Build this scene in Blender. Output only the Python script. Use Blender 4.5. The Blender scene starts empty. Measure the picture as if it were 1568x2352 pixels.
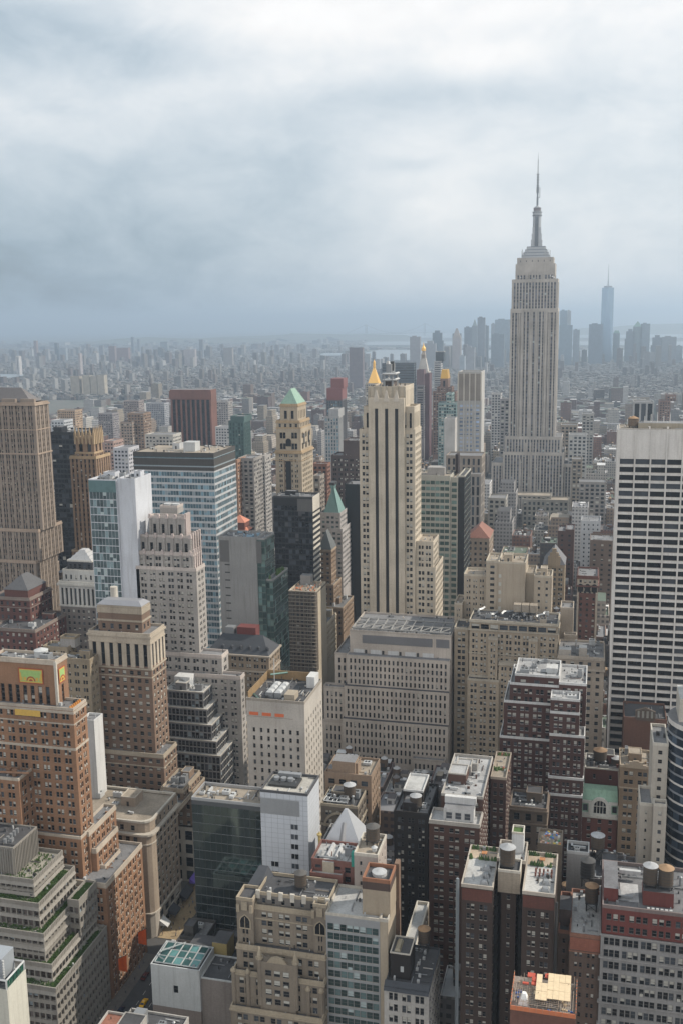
import bpy, math, random
from math import radians, sin, cos, pi, sqrt, floor
from mathutils import Matrix, Vector
random.seed(7)
RN = random.Random(11)
SC = bpy.context.scene
COL = SC.collection
# ------------------------------------------------------------------ camera
FPX, YAW, PIT, ROL, CZ = 2348.0, radians(14.1), radians(10.6), radians(-0.81), 252.0
FW = Vector((-sin(YAW)*cos(PIT), cos(YAW)*cos(PIT), -sin(PIT)))
R0 = Vector((cos(YAW), sin(YAW), 0)); U0 = R0.cross(FW)
RT = R0*cos(ROL) + U0*sin(ROL); UP = U0*cos(ROL) - R0*sin(ROL)
cam = bpy.data.objects.new('camera', bpy.data.cameras.new('camera'))
COL.objects.link(cam)
m = Matrix((RT, UP, -FW)).transposed().to_4x4(); m.translation = (0, 0, CZ)
cam.matrix_world = m
cam.data.sensor_fit = 'HORIZONTAL'; cam.data.sensor_width = 36.0
cam.data.lens = 36.0*FPX/1568.0
cam.data.clip_start = 1.0; cam.data.clip_end = 120000.0
SC.camera = cam
# ------------------------------------------------------------------ light
SUN_AZ, SUN_EL = radians(66), radians(40)      # azimuth from straight ahead (+y) towards the right (+x)
SUN_DIR = Vector((sin(SUN_AZ)*cos(SUN_EL), cos(SUN_AZ)*cos(SUN_EL), sin(SUN_EL)))
sl = bpy.data.lights.new('sun', 'SUN'); sl.energy = 5.0; sl.angle = radians(0.6); sl.color = (1.0, 0.92, 0.80)
so = bpy.data.objects.new('sun', sl); COL.objects.link(so)
so.rotation_euler = SUN_DIR.to_track_quat('Z', 'Y').to_euler()
SC.view_settings.view_transform = 'Standard'; SC.view_settings.look = 'None'
SC.view_settings.exposure = 0.0; SC.view_settings.gamma = 1.0

class NT:
    """tiny node-tree helper"""
    def __init__(s, tree): s.t = tree; s.n = tree.nodes; s.l = tree.links
    def put(s, sock, v):
        if v is None: return
        if hasattr(v, 'is_linked') or hasattr(v, 'links'): s.l.new(v, sock)
        else: sock.default_value = v
    def math(s, op, a, b=None, c=None, clamp=False):
        n = s.n.new('ShaderNodeMath'); n.operation = op; n.use_clamp = clamp
        for i, v in enumerate((a, b, c)): s.put(n.inputs[i], v)
        return n.outputs[0]
    def noise(s, vec, scale, detail=3, rough=0.5, dist=0.0):
        n = s.n.new('ShaderNodeTexNoise'); s.put(n.inputs['Vector'], vec)
        n.inputs['Scale'].default_value = scale; n.inputs['Detail'].default_value = detail
        n.inputs['Roughness'].default_value = rough; n.inputs['Distortion'].default_value = dist
        return n.outputs['Fac']
    def ramp(s, f, stops, interp='LINEAR'):
        n = s.n.new('ShaderNodeValToRGB'); s.put(n.inputs[0], f); n.color_ramp.interpolation = interp
        e = n.color_ramp.elements
        while len(e) < len(stops): e.new(0.5)
        for i, (p, c) in enumerate(stops):
            e[i].position = p; e[i].color = (c, c, c, 1) if isinstance(c, (int, float)) else (*c, 1)
        return n.outputs[0]
    def mix(s, f, a, b, mode='MIX'):
        n = s.n.new('ShaderNodeMix'); n.data_type = 'RGBA'; n.blend_type = mode
        s.put(n.inputs[0], f)
        for i, v in ((6, a), (7, b)):
            if isinstance(v, (tuple, list)): v = (*v[:3], 1)
            s.put(n.inputs[i], v)
        return n.outputs[2]
    def xyz(s, v):
        n = s.n.new('ShaderNodeSeparateXYZ'); s.put(n.inputs[0], v); return n.outputs
    def comb(s, x, y, z):
        n = s.n.new('ShaderNodeCombineXYZ')
        for i, v in enumerate((x, y, z)): s.put(n.inputs[i], v)
        return n.outputs[0]
    def vmul(s, v, k):
        n = s.n.new('ShaderNodeVectorMath'); n.operation = 'MULTIPLY'; s.put(n.inputs[0], v); n.inputs[1].default_value = k
        return n.outputs[0]
# ------------------------------------------------------------------ world sky
wd = bpy.data.worlds.new("World"); SC.world = wd; wd.use_nodes = True
w = NT(wd.node_tree); w.n.clear()
out = w.n.new('ShaderNodeOutputWorld'); bg = w.n.new('ShaderNodeBackground'); w.l.new(bg.outputs[0], out.inputs[0])
bg.inputs[1].default_value = 0.1
sky = w.n.new('ShaderNodeTexSky'); sky.sky_type = 'NISHITA'; sky.sun_disc = False
sky.sun_elevation = SUN_EL; sky.sun_rotation = SUN_AZ; sky.altitude = 250; sky.air_density = 1.5; sky.dust_density = 3.0
tc = w.n.new('ShaderNodeTexCoord'); D = tc.outputs['Generated']
X, Y, Zc = w.xyz(D)
az = w.math('ARCTAN2', X, Y)                     # 0 straight down the avenue, negative to the left
el = w.math('ARCSINE', Zc)
# cloud-deck coordinates: project the direction on a flat layer overhead
inv = w.math('DIVIDE', 1.0, w.math('ADD', w.math('MAXIMUM', Zc, 0.0), 0.34))
P = w.comb(w.math('MULTIPLY', X, inv), w.math('MULTIPLY', Y, inv), 0.37)
n1 = w.noise(w.vmul(D, (1.0, 1.0, 2.3)), 3.2, 6, 0.50, 0.5)
n2 = w.noise(w.vmul(D, (1.0, 1.0, 1.9)), 9.0, 7, 0.56, 0.5)
def blob(a0, e0, sa, se, tilt=0.0):              # soft patch of the cloud deck, degrees
    da = w.math('SUBTRACT', az, radians(a0)); de = w.math('SUBTRACT', w.math('SUBTRACT', el, radians(e0)), w.math('MULTIPLY', da, tilt))
    da = w.math('DIVIDE', da, radians(sa)); de = w.math('DIVIDE', de, radians(se))
    wob = w.math('MULTIPLY', w.math('SUBTRACT', w.math('ADD', w.math('MULTIPLY', n1, 0.55), w.math('MULTIPLY', n2, 0.45)), 0.5), 2.2)
    r = w.math('ADD', w.math('ADD', w.math('MULTIPLY', da, da), w.math('MULTIPLY', de, de)), wob)
    return w.math('POWER', 2.718, w.math('MULTIPLY', w.math('MAXIMUM', r, 0.0), -1.0))
base = w.math('ADD', 0.67, w.math('MULTIPLY', w.math('MINIMUM', w.math('MAXIMUM', el, 0.0), 0.42), 0.60))
def acc(v, k, b): return w.math('ADD', v, w.math('MULTIPLY', b, k))
v = acc(base, 0.20, w.math('SUBTRACT', n1, 0.5))
v = acc(v, 0.30, w.math('SUBTRACT', n2, 0.5))
v = acc(v, 0.14, w.math('SUBTRACT', w.noise(w.vmul(D, (1.0, 1.0, 1.6)), 26.0, 6, 0.6, 0.3), 0.5))
#        az,  el, spread (degrees)
for k_, b_ in ((-0.32, (-40, 1, 18, 9)), (-0.10, (-25, 3.0, 9, 4)), (-0.22, (-30, 14.6, 8, 1.5, -.1)), (0.13, (-29, 10.4, 7, 1.6)), (-0.07, (-17, 7.6, 3.6, 2.6)), (0.14, (-8.5, 7.2, 6, 3.0)),
               (0.12, (-4, 2.5, 11, 4)), (0.12, (-5, 15.6, 10, 1.8)), (0.16, (-6.3, 13.2, 3.4, 0.9)), (0.16, (-17, 15.2, 6, 1.6)), (-0.13, (-7.5, 11.4, 7, .9, -.05)), (-0.09, (-9.8, 8.1, 1.6, .35)), (-0.06, (-5.5, 6.6, 3, 1, -.2)), (0.10, (-16, 12.2, 6, 1.0))):
    v = acc(v, k_, blob(*b_))
# unseen sky: brightened behind the camera to fill north faces, darkened overhead for contrast
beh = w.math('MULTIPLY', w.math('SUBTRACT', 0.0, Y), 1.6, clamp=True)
ovh = w.math('MULTIPLY', w.math('SUBTRACT', Zc, 0.40), 2.5, clamp=True)
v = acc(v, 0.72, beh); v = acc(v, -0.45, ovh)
v = w.math('MAXIMUM', v, 0.12)
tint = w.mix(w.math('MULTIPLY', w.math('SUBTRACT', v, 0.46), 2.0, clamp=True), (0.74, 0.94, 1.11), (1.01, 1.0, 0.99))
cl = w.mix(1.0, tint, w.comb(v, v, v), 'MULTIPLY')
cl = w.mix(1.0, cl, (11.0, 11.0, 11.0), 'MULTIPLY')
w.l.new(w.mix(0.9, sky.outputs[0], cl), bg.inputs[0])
# ------------------------------------------------------------------ pixel helpers: a point of the photograph plus a distance gives a place in the city
ZZ = {0: (0, 0, 1.0), 1: (0, 689, .3662), 2: (516.7, 689, .3662), 3: (993.9, 689, .3662), 4: (0, 1205.7, .3296), 5: (488, 1205.7, .3479),
      6: (993.9, 1148.3, .3662), 7: (0, 1665, .3296), 8: (0, 1952, .3296), 9: (488, 1665, .3296), 10: (488, 1952, .3296),
      11: (976, 1492.8, .3775), 12: (993.9, 1894.7, .3662), 13: (1119.6, 344.5, .14647), 14: (861.2, 700.5, .2563), 15: (1223.5, 574.2, .2197)}
def Zp(k, x, y): a, b, s = ZZ[k]; return a+x*s, b+y*s
def ray(px, py):
    p, q = px-784, py-1176
    a = p*cos(ROL)+q*sin(ROL); b = -p*sin(ROL)+q*cos(ROL)
    return FW + R0*(a/FPX) - U0*(b/FPX)
def atY(px, py, D): d = ray(px, py); t = D/d.y; return d.x*t, CZ+d.z*t
def atX(px, py, x): d = ray(px, py); t = x/d.x; return d.y*t, CZ+d.z*t
def atZ(px, py, z): d = ray(px, py); t = (z-CZ)/d.z; return d.x*t, d.y*t
def proj(x, y, z):
    v = Vector((x, y, z-CZ)); q = v.dot(FW)
    if q < 1: return -9999, -9999
    a = FPX*v.dot(R0)/q; b = -FPX*v.dot(U0)/q
    return 784+a*cos(ROL)-b*sin(ROL), 1176+a*sin(ROL)+b*cos(ROL)
def farY(px, x, z, y0):                           # y on the line (x, z) that projects to column px
    lo, hi = y0+0.5, y0+600
    s = 1 if x < 0 else -1
    for _ in range(40):
        mid = (lo+hi)/2
        if (proj(x, mid, z)[0]-px)*s < 0: lo = mid
        else: hi = mid
    return (lo+hi)/2
def gz(x, y): return -(x*x+y*y)/(2*7.3e6)         # the curve of the earth
# ------------------------------------------------------------------ materials
MC = {}
def newmat(key):
    m = bpy.data.materials.new(key); m.use_nodes = True; t = NT(m.node_tree)
    return m, t, t.n['Principled BSDF']
def wall(rgb, kind='stone', rough=0.85):
    key = f'{kind}_{rgb[0]:.3f}_{rgb[1]:.3f}_{rgb[2]:.3f}'
    if key in MC: return MC[key]
    rgb = tuple(v_*.80 for v_ in rgb)
    m, t, p = newmat(key)
    g = t.n.new('ShaderNodeNewGeometry').outputs['Position']
    big = t.noise(g, 0.07, 3); st = t.noise(t.vmul(g, (0.9, 0.9, 0.05)), 1.0, 4, 0.6); fine = t.noise(g, 1.4, 3)
    amt = {'stone': .46, 'brick': .50, 'paint': .26, 'metal': .16, 'roof': .7}.get(kind, .3)
    k = t.math('ADD', t.math('MULTIPLY', t.math('SUBTRACT', big, .5), amt*1.7),
               t.math('ADD', t.math('MULTIPLY', t.math('SUBTRACT', st, .5), amt*1.0), t.math('MULTIPLY', t.math('SUBTRACT', fine, .5), amt)))
    if kind == 'brick':                            # faint courses
        z = t.xyz(g)[2]
        k = t.math('ADD', k, t.math('MULTIPLY', t.math('SINE', t.math('MULTIPLY', z, 9.0)), 0.03))
    if kind == 'roof':
        pat = t.noise(g, 0.22, 5, 0.65)
        k = t.math('ADD', k, t.math('MULTIPLY', t.math('SUBTRACT', pat, .5), .7))
    f = t.math('ADD', 1.0, k)
    c = t.mix(1.0, rgb, t.comb(f, f, f), 'MULTIPLY')
    if kind != 'metal':
        c = t.mix(t.math('MULTIPLY', t.ramp(st, [(.48, 0), (.74, 1)]), .5), c, (rgb[0]*.45, rgb[1]*.42, rgb[2]*.4))
    t.l.new(c, p.inputs['Base Color'])
    p.inputs['Roughness'].default_value = rough if kind != 'metal' else .45
    p.inputs['Metallic'].default_value = .3 if kind == 'metal' else 0
    MC[key] = m; return m
def glass(rgb=(.012, .014, .017), rough=.12, metal=0.0, vary=.8, key=None):
    key = key or 'glass_%.3f_%.3f_%.3f_%.1f' % (*rgb, metal)
    if key in MC: return MC[key]
    m, t, p = newmat(key)
    g = t.n.new('ShaderNodeNewGeometry'); o = t.n.new('ShaderNodeObjectInfo')
    r = t.math('FRACT', t.math('ADD', g.outputs['Random Per Island'], o.outputs['Random']))
    f = t.math('ADD', 1-vary*.5, t.math('MULTIPLY', r, vary))
    c = t.mix(1.0, rgb, t.comb(f, f, f), 'MULTIPLY')
    c = t.mix(t.math('GREATER_THAN', r, .8), c, (rgb[0]*2.5+.03, rgb[1]*2.5+.035, rgb[2]*2.5+.04))
    n = t.noise(g.outputs['Position'], 0.35, 3)
    c = t.mix(t.ramp(n, [(.45, 0), (.7, .5)]), c, (rgb[0]*1.8+.004, rgb[1]*1.8+.004, rgb[2]*1.8+.004))
    t.l.new(c, p.inputs['Base Color'])
    p.inputs['Roughness'].default_value = rough; p.inputs['Metallic'].default_value = metal
    p.inputs['IOR'].default_value = 1.45
    bmp = t.n.new('ShaderNodeBump'); bmp.inputs['Strength'].default_value = .12; bmp.inputs['Distance'].default_value = .3
    t.l.new(t.noise(g.outputs['Position'], .3, 2), bmp.inputs['Height']); t.l.new(bmp.outputs[0], p.inputs['Normal'])
    MC[key] = m; return m
def plain(key, rgb, rough=.7, metal=0.0):
    if key in MC: return MC[key]
    m, t, p = newmat(key)
    g = t.n.new('ShaderNodeNewGeometry').outputs['Position']
    f = t.math('ADD', .8, t.math('MULTIPLY', t.noise(g, 1.1, 4), .4))
    t.l.new(t.mix(1.0, rgb, t.comb(f, f, f), 'MULTIPLY'), p.inputs['Base Color'])
    p.inputs['Roughness'].default_value = rough; p.inputs['Metallic'].default_value = metal
    MC[key] = m; return m
DARK = glass(); BLIND = plain('window_blind', (.40, .39, .35)); FRAME = plain('window_frame', (.13, .125, .12))
TAR = wall((.075, .075, .08), 'roof'); GREYROOF = wall((.20, .20, .205), 'roof'); WHITEROOF = wall((.46, .46, .45), 'roof')
TANROOF = wall((.34, .29, .23), 'roof'); UNIT = wall((.30, .31, .32), 'metal'); UNITW = wall((.50, .51, .51), 'paint')
WOOD = wall((.10, .075, .055), 'brick'); WOODROOF = wall((.36, .23, .13), 'paint'); TANKROOF = wall((.42, .43, .44), 'paint')
COPPER = wall((.2, .33, .28), 'paint'); IRON = plain('black_iron', (.03, .03, .03), .6)
# ------------------------------------------------------------------ meshes
class MB:
    def __init__(s): s.v = []; s.f = []; s.mi = []; s.mats = []
    def mi_(s, m):
        if m not in s.mats: s.mats.append(m)
        return s.mats.index(m)
    def quad(s, a, b, c, d, m):
        i = len(s.v); s.v += [a, b, c, d]; s.f.append((i, i+1, i+2, i+3)); s.mi.append(s.mi_(m))
    def poly(s, pts, m):
        i = len(s.v); s.v += list(pts); s.f.append(tuple(range(i, i+len(pts)))); s.mi.append(s.mi_(m))
    def box(s, x0, x1, y0, y1, z0, z1, m, top=None, bot=False):
        q = s.quad
        q((x0, y0, z0), (x1, y0, z0), (x1, y0, z1), (x0, y0, z1), m)
        q((x1, y0, z0), (x1, y1, z0), (x1, y1, z1), (x1, y0, z1), m)
        q((x1, y1, z0), (x0, y1, z0), (x0, y1, z1), (x1, y1, z1), m)
        q((x0, y1, z0), (x0, y0, z0), (x0, y0, z1), (x0, y1, z1), m)
        q((x0, y0, z1), (x1, y0, z1), (x1, y1, z1), (x0, y1, z1), top or m)
        if bot: q((x0, y0, z0), (x0, y1, z0), (x1, y1, z0), (x1, y0, z0), m)
    def frus(s, x0, x1, y0, y1, z0, a0, a1, b0, b1, z1, m, top=None):
        L = [(x0, y0, z0), (x1, y0, z0), (x1, y1, z0), (x0, y1, z0)]; H = [(a0, b0, z1), (a1, b0, z1), (a1, b1, z1), (a0, b1, z1)]
        for i in range(4):
            j = (i+1) % 4; s.quad(L[i], L[j], H[j], H[i], m)
        s.poly(H, top or m)
    def cyl(s, x, y, z0, z1, r, m, n=14, r1=None, top=None, cap=True, ph=0.0):
        r1 = r if r1 is None else r1
        A = [(x+r*cos(2*pi*i/n+ph), y+r*sin(2*pi*i/n+ph), z0) for i in range(n)]
        B = [(x+r1*cos(2*pi*i/n+ph), y+r1*sin(2*pi*i/n+ph), z1) for i in range(n)]
        for i in range(n):
            j = (i+1) % n
            if r1 < 1e-4: s.poly([A[i], A[j], (x, y, z1)], m)
            else: s.quad(A[i], A[j], B[j], B[i], m)
        if r1 >= 1e-4 and cap: s.poly(B, top or m)
    def bar(s, p, q, r, m):
        p, q = Vector(p), Vector(q); d = (q-p).normalized(); a = d.orthogonal().normalized()*r; b = d.cross(a)
        c = [(a+b), (b-a), (-a-b), (a-b)]
        for i in range(4):
            j = (i+1) % 4; s.quad(tuple(p+c[i]), tuple(p+c[j]), tuple(q+c[j]), tuple(q+c[i]), m)
        s.poly([tuple(p+k) for k in c], m); s.poly([tuple(q+k) for k in c], m)
    def mesh(s, name, org=(0, 0, 0)):
        me = bpy.data.meshes.new(name)
        ox, oy, oz = org
        me.from_pydata([(a-ox, b-oy, c-oz) for a, b, c in s.v], [], s.f)
        for m in s.mats: me.materials.append(m)
        me.polygons.foreach_set('material_index', s.mi)
        me.update(); return me
    def build(s, name, parent=None, org=(0, 0, 0), **kw):
        o = bpy.data.objects.new(name, s.mesh(name, org)); COL.objects.link(o)
        if parent: o.parent = parent
        else: o.location = org
        for k, v in kw.items(): o[k] = v
        return o
def thing(name, label, cat, loc, group=None):
    o = bpy.data.objects.new(name, None); COL.objects.link(o); o.location = loc; o.empty_display_size = 3
    o['label'] = label; o['category'] = cat
    if group: o['group'] = group
    return o
# ------------------------------------------------------------------ window templates (face -y, centred)
WT = {}
def wpane(mb, T, w, h, v, gl, fr, bl, lod):
    """one window into mb; T maps local (u, outward, z) to the scene"""
    def q(u0, u1, z0, z1, o, m): mb.quad(T(u0, o, z0), T(u1, o, z0), T(u1, o, z1), T(u0, o, z1), m)
    a, b = w/2, h/2
    if lod == 0:
        if v == 0: q(-a, a, -b, b, 0, gl)
        elif v == 1: q(-a, a, -b, b*.0, 0, gl); q(-a, a, 0, b, 0, bl)
        elif v == 2: q(-a, a, -b, b, 0, bl)
        else: q(-a, a, -b*.3, b, 0, gl); q(-a, a, -b, -b*.3, 0, bl)
        return
    q(-a, a, -b, b, 0, gl)
    if v == 1: q(-a, a, b*.05, b, .02, bl)
    elif v == 2: q(-a, a, -b*.6, b, .02, bl)
    elif v == 3:
        u = a*.7; zt = -b*.35; o = .35
        q(-u, u, -b, zt, o, bl)
        mb.quad(T(-u, o, zt), T(u, o, zt), T(u, 0, zt), T(-u, 0, zt), bl)
        mb.quad(T(u, o, -b), T(u, 0, -b), T(u, 0, zt), T(u, o, zt), bl); mb.quad(T(-u, 0, -b), T(-u, o, -b), T(-u, o, zt), T(-u, 0, zt), bl)
    t = min(.09, w*.07)
    q(-a, a, -t*.6, t*.6, .04, fr); q(-a, -a+t, -b, b, .05, fr); q(a-t, a, -b, b, .05, fr); q(-a, a, b-t, b, .05, fr); q(-a, a, -b, -b+t, .05, fr)
def wtemplate(w, h, v, gl, fr, bl, lod):
    key = (round(w, 2), round(h, 2), v, gl.name, fr.name, bl.name, lod)
    if key not in WT:
        mb = MB(); wpane(mb, lambda u, o, z: (u, -o, z), w, h, v, gl, fr, bl, lod); WT[key] = mb.mesh('window')
    return WT[key]
ST = dict(bw=3.2, fh=3.6, ww=.58, wh=.6, k=1, gap=.3, rec=.28, sp=None, sr=.12, mg=.6, zt=.8, blind=.3, kind='g', sill=True)
def S(**k): d = dict(ST); d.update(k); return d
class Bld:
    """a building: tiers from the top down, each a footprint with its facades"""
    def __init__(s, name, label, cat, wallm, style, roofm=None, trim=None, glassm=None, spm=None, blindm=None, framem=None, lod=1, group=None, seed=1, hid=0.0, para=1.1, indiv=True, zbase=0.0, units=3):
        s.name, s.label, s.cat, s.w, s.st = name, label, cat, wallm, style
        s.roofm = roofm or GREYROOF; s.trim = trim or wallm; s.gl = glassm or DARK; s.spm = spm or wallm
        s.bl = blindm or BLIND; s.fr = framem or FRAME; s.lod = lod; s.group = group; s.r = random.Random(seed)
        s.hid = hid; s.para = para; s.tiers = []; s.indiv = indiv; s.zbase = zbase; s.units = units
        s.W = MB(); s.R = MB(); s.C = MB(); s.panes = []; s.extra = []
    def tier(s, k, L, R, T, D=None, x1=None, fx=None, dep=None, x0=None, zb=None, **kw):
        if k is not None:
            pR = Zp(k, R, T); pL = Zp(k, L, T)
            if D is None:
                D, z = atX(*pR, x1)
            else:
                xx, z = atY(*pR, D)
                if x1 is None: x1 = xx
            if x0 is None: x0 = atY(pL[0], pL[1], D)[0]
            if fx is not None: y1 = farY(Zp(k, fx, 0)[0], x1, z, D)
            else: y1 = D+(dep or 25)
            t = dict(x0=x0, x1=x1, y0=D, y1=y1, z1=z)
        else: t = dict(x0=L, x1=R, y0=D, y1=D+dep, z1=T)
        t['zb'] = zb; t.update(kw); s.tiers.append(t); return t
    def facade(s, P, u, n, W, z0, z1, st):
        Wm = s.W
        def pt(a, o, z): return (P[0]+u[0]*a+n[0]*o, P[1]+u[1]*a+n[1]*o, z)
        if st is None or st['kind'] == 'blank' or z1-z0 < 2.2 or W < 2.5:
            Wm.quad(pt(0, 0, z0), pt(W, 0, z0), pt(W, 0, z1), pt(0, 0, z1), s.w); return
        if z0 < s.hid < z1:
            Wm.quad(pt(0, 0, z0), pt(W, 0, z0), pt(W, 0, s.hid), pt(0, 0, s.hid), s.w); z0 = s.hid
        elif z1 <= s.hid:
            Wm.quad(pt(0, 0, z0), pt(W, 0, z0), pt(W, 0, z1), pt(0, 0, z1), s.w); return
        mg, zt = min(st['mg'], W*.2), st['zt']
        if z1-z0-zt < 2.4: zt = .2
        if zt > 0: Wm.quad(pt(0, 0, z1-zt), pt(W, 0, z1-zt), pt(W, 0, z1), pt(0, 0, z1), s.w); z1 = z1-zt
        nf = max(1, round((z1-z0)/st['fh'])); fh = (z1-z0)/nf
        nb = max(1, round((W-2*mg)/st['bw'])); b = (W-2*mg)/nb
        k = st['k']; tot = st['ww']*b; gap = st['gap'] if k > 1 else 0; ww = (tot-gap*(k-1))/k
        wh = st['wh']*fh; sl = (fh-wh)*st.get('slf', .5); rec = st['rec']
        spans = []                                  # window spans along u
        for i in range(nb):
            a = mg+i*b+(b-tot)/2
            for j in range(k): spans.append((a+j*(ww+gap), a+j*(ww+gap)+ww))
        piers = []; c = 0.0
        for a, e in spans: piers.append((c, a)); c = e
        piers.append((c, W))
        sp = st['sp']
        if sp:                                      # tall recessed bays: continuous piers, spandrels set back
            sr = st['sr']
            for a, e in piers:
                if e-a > .01: Wm.quad(pt(a, 0, z0), pt(e, 0, z0), pt(e, 0, z1), pt(a, 0, z1), s.w)
            for a, e in spans:
                Wm.quad(pt(a, 0, z0), pt(a, -rec, z0), pt(a, -rec, z1), pt(a, 0, z1), s.w); Wm.quad(pt(e, -rec, z0), pt(e, 0, z0), pt(e, 0, z1), pt(e, -rec, z1), s.w)
                Wm.quad(pt(a, -rec, z1), pt(e, -rec, z1), pt(e, 0, z1), pt(a, 0, z1), s.w)
                for f in range(nf+1):
                    za = z0+f*fh-(fh-wh-sl) if f else z0; zb = z0+f*fh+sl if f < nf else z1
                    Wm.quad(pt(a, -sr, za), pt(e, -sr, za), pt(e, -sr, zb), pt(a, -sr, zb), s.spm)
                    if st.get('sill', True) and f < nf: Wm.quad(pt(a, -sr, zb), pt(e, -sr, zb), pt(e, -rec, zb), pt(a, -rec, zb), s.spm)
        else:
            zc = z0
            for f in range(nf):
                za = z0+f*fh+sl; zb = za+wh
                Wm.quad(pt(0, 0, zc), pt(W, 0, zc), pt(W, 0, za), pt(0, 0, za), s.w)
                for a, e in piers:
                    if e-a > .01: Wm.quad(pt(a, 0, za), pt(e, 0, za), pt(e, 0, zb), pt(a, 0, zb), s.w)
                zc = zb
            Wm.quad(pt(0, 0, zc), pt(W, 0, zc), pt(W, 0, z1), pt(0, 0, z1), s.w)
            for a, e in spans:
                for f in range(nf):
                    za = z0+f*fh+sl; zb = za+wh
                    Wm.quad(pt(a, 0, za), pt(a, -rec, za), pt(a, -rec, zb), pt(a, 0, zb), s.w); Wm.quad(pt(e, -rec, za), pt(e, 0, za), pt(e, 0, zb), pt(e, -rec, zb), s.w)
                    Wm.quad(pt(a, .06, za), pt(e, .06, za), pt(e, -rec, za), pt(a, -rec, za), s.trim); Wm.quad(pt(a, -rec, zb), pt(e, -rec, zb), pt(e, 0, zb), pt(a, 0, zb), s.w)
        for f in range(nf):
            zm = z0+f*fh+sl+wh/2
            if f in st.get('skip', ()): continue
            for a, e in spans:
                r = s.r.random(); v = 0
                if r < st['blind']: v = 1 if r < st['blind']*.45 else (2 if r < st['blind']*.8 else 3)
                c = pt((a+e)/2, -rec, zm)
                s.panes.append((c, u, n, e-a, wh, v))
    def ring(s, M, x0, x1, y0, y1, z0, z1, p, m, inner=.35):
        """parapet or cornice ring standing p proud of the walls"""
        a0, a1, b0, b1 = x0-p, x1+p, y0-p, y1+p; c0, c1, d0, d1 = x0+inner, x1-inner, y0+inner, y1-inner
        q = M.quad
        q((a0, b0, z0), (a1, b0, z0), (a1, b0, z1), (a0, b0, z1), m); q((a1, b0, z0), (a1, b1, z0), (a1, b1, z1), (a1, b0, z1), m)
        q((a1, b1, z0), (a0, b1, z0), (a0, b1, z1), (a1, b1, z1), m); q((a0, b1, z0), (a0, b0, z0), (a0, b0, z1), (a0, b1, z1), m)
        q((a0, b0, z1), (a1, b0, z1), (c1, d0, z1), (c0, d0, z1), m); q((a1, b0, z1), (a1, b1, z1), (c1, d1, z1), (c1, d0, z1), m)
        q((a1, b1, z1), (a0, b1, z1), (c0, d1, z1), (c1, d1, z1), m); q((a0, b1, z1), (a0, b0, z1), (c0, d0, z1), (c0, d1, z1), m)
        q((c0, d0, z0), (c0, d0, z1), (c1, d0, z1), (c1, d0, z0), m); q((c1, d0, z0), (c1, d0, z1), (c1, d1, z1), (c1, d1, z0), m)
        q((c1, d1, z0), (c1, d1, z1), (c0, d1, z1), (c0, d1, z0), m); q((c0, d1, z0), (c0, d1, z1), (c0, d0, z1), (c0, d0, z0), m)
    def make(s):
        T = s.tiers
        cx = (T[-1]['x0']+T[-1]['x1'])/2; cy = (T[-1]['y0']+T[-1]['y1'])/2; org = (cx, cy, s.zbase)
        s.org = org
        e = thing(s.name, s.label, s.cat, org, s.group); s.e = e
        for i, t in enumerate(T):
            x0, x1, y0, y1, z1 = t['x0'], t['x1'], t['y0'], t['y1'], t['z1']
            z0 = t['zb'] if t['zb'] is not None else (T[i+1]['z1'] if i+1 < len(T) else s.zbase)
            t['z0'] = z0
            nS = t.get('n', s.st); wS = t.get('w', nS)
            w0, t0, sp0 = s.w, s.trim, s.spm
            if t.get('wm'): s.w = t['wm']
            if t.get('tm'): s.trim = t['tm']
            if t.get('spm'): s.spm = t['spm']
            pa = t.get('para', s.para)
            s.facade((x0, y0), (1, 0), (0, -1), x1-x0, z0, z1, nS)
            s.facade((x1, y0), (0, 1), (1, 0), y1-y0, z0, z1, wS if x1 < 60 else None)
            s.facade((x0, y1), (0, -1), (-1, 0), y1-y0, z0, z1, t.get('e', wS) if x0 > -60 else None)
            s.W.quad((x1, y1, z0), (x0, y1, z0), (x0, y1, z1), (x1, y1, z1), s.w)
            if not t.get('noroof'):
                if pa > 0:
                    zr = z1-.05
                    s.R.quad((x0, y0, zr), (x1, y0, zr), (x1, y1, zr), (x0, y1, zr), t.get('roof', s.roofm))
                    s.ring(s.C, x0, x1, y0, y1, z1, z1+pa, t.get('pp', .05), s.trim)
                else: s.R.quad((x0, y0, z1), (x1, y0, z1), (x1, y1, z1), (x0, y1, z1), t.get('roof', s.roofm))
            for (dz, h, p) in t.get('belts', ()):   # string courses and cornices, dz below the top
                s.ring(s.C, x0, x1, y0, y1, z1-dz-h, z1-dz, p, s.trim, inner=-.01)
            s.w, s.trim, s.spm = w0, t0, sp0
        F_ = MB(); rf = random.Random(len(s.label)*3+int(abs(cx)))
        for t in T:
            if t.get('noroof') or t.get('para', s.para) <= 0: continue
            x0, x1, y0, y1, z = t['x0']+.7, t['x1']-.7, t['y0']+.7, t['y1']-.7, t['z1']-.04
            if x1-x0 < 3 or y1-y0 < 2: continue
            for _ in range(int(min(46, (x1-x0)*(y1-y0)*(.07 if y0 < 450 else .045)))):
                a, b_ = rf.uniform(x0, x1-.5), rf.uniform(y0, y1-.5); k = rf.random(); sz = rf.uniform(.25, 1.0)
                mm = rf.choice([UNIT, UNITW, IRON, UNIT, s.w, TAR])
                if k < .45: F_.box(a, min(x1, a+sz), b_, min(y1, b_+sz*rf.uniform(.5, 1.5)), z, z+rf.uniform(.3, 1.5), mm)
                elif k < .65: F_.cyl(a, b_, z, z+rf.uniform(.6, 2), .16, mm, 6)
                elif k < .85: F_.box(a, min(x1, a+rf.uniform(2, 7)), b_, b_+.22, z+.2, z+.45, mm, bot=True)
                else: F_.box(a, a+.22, b_, min(y1, b_+rf.uniform(2, 7)), z+.2, z+.45, mm, bot=True)
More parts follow.
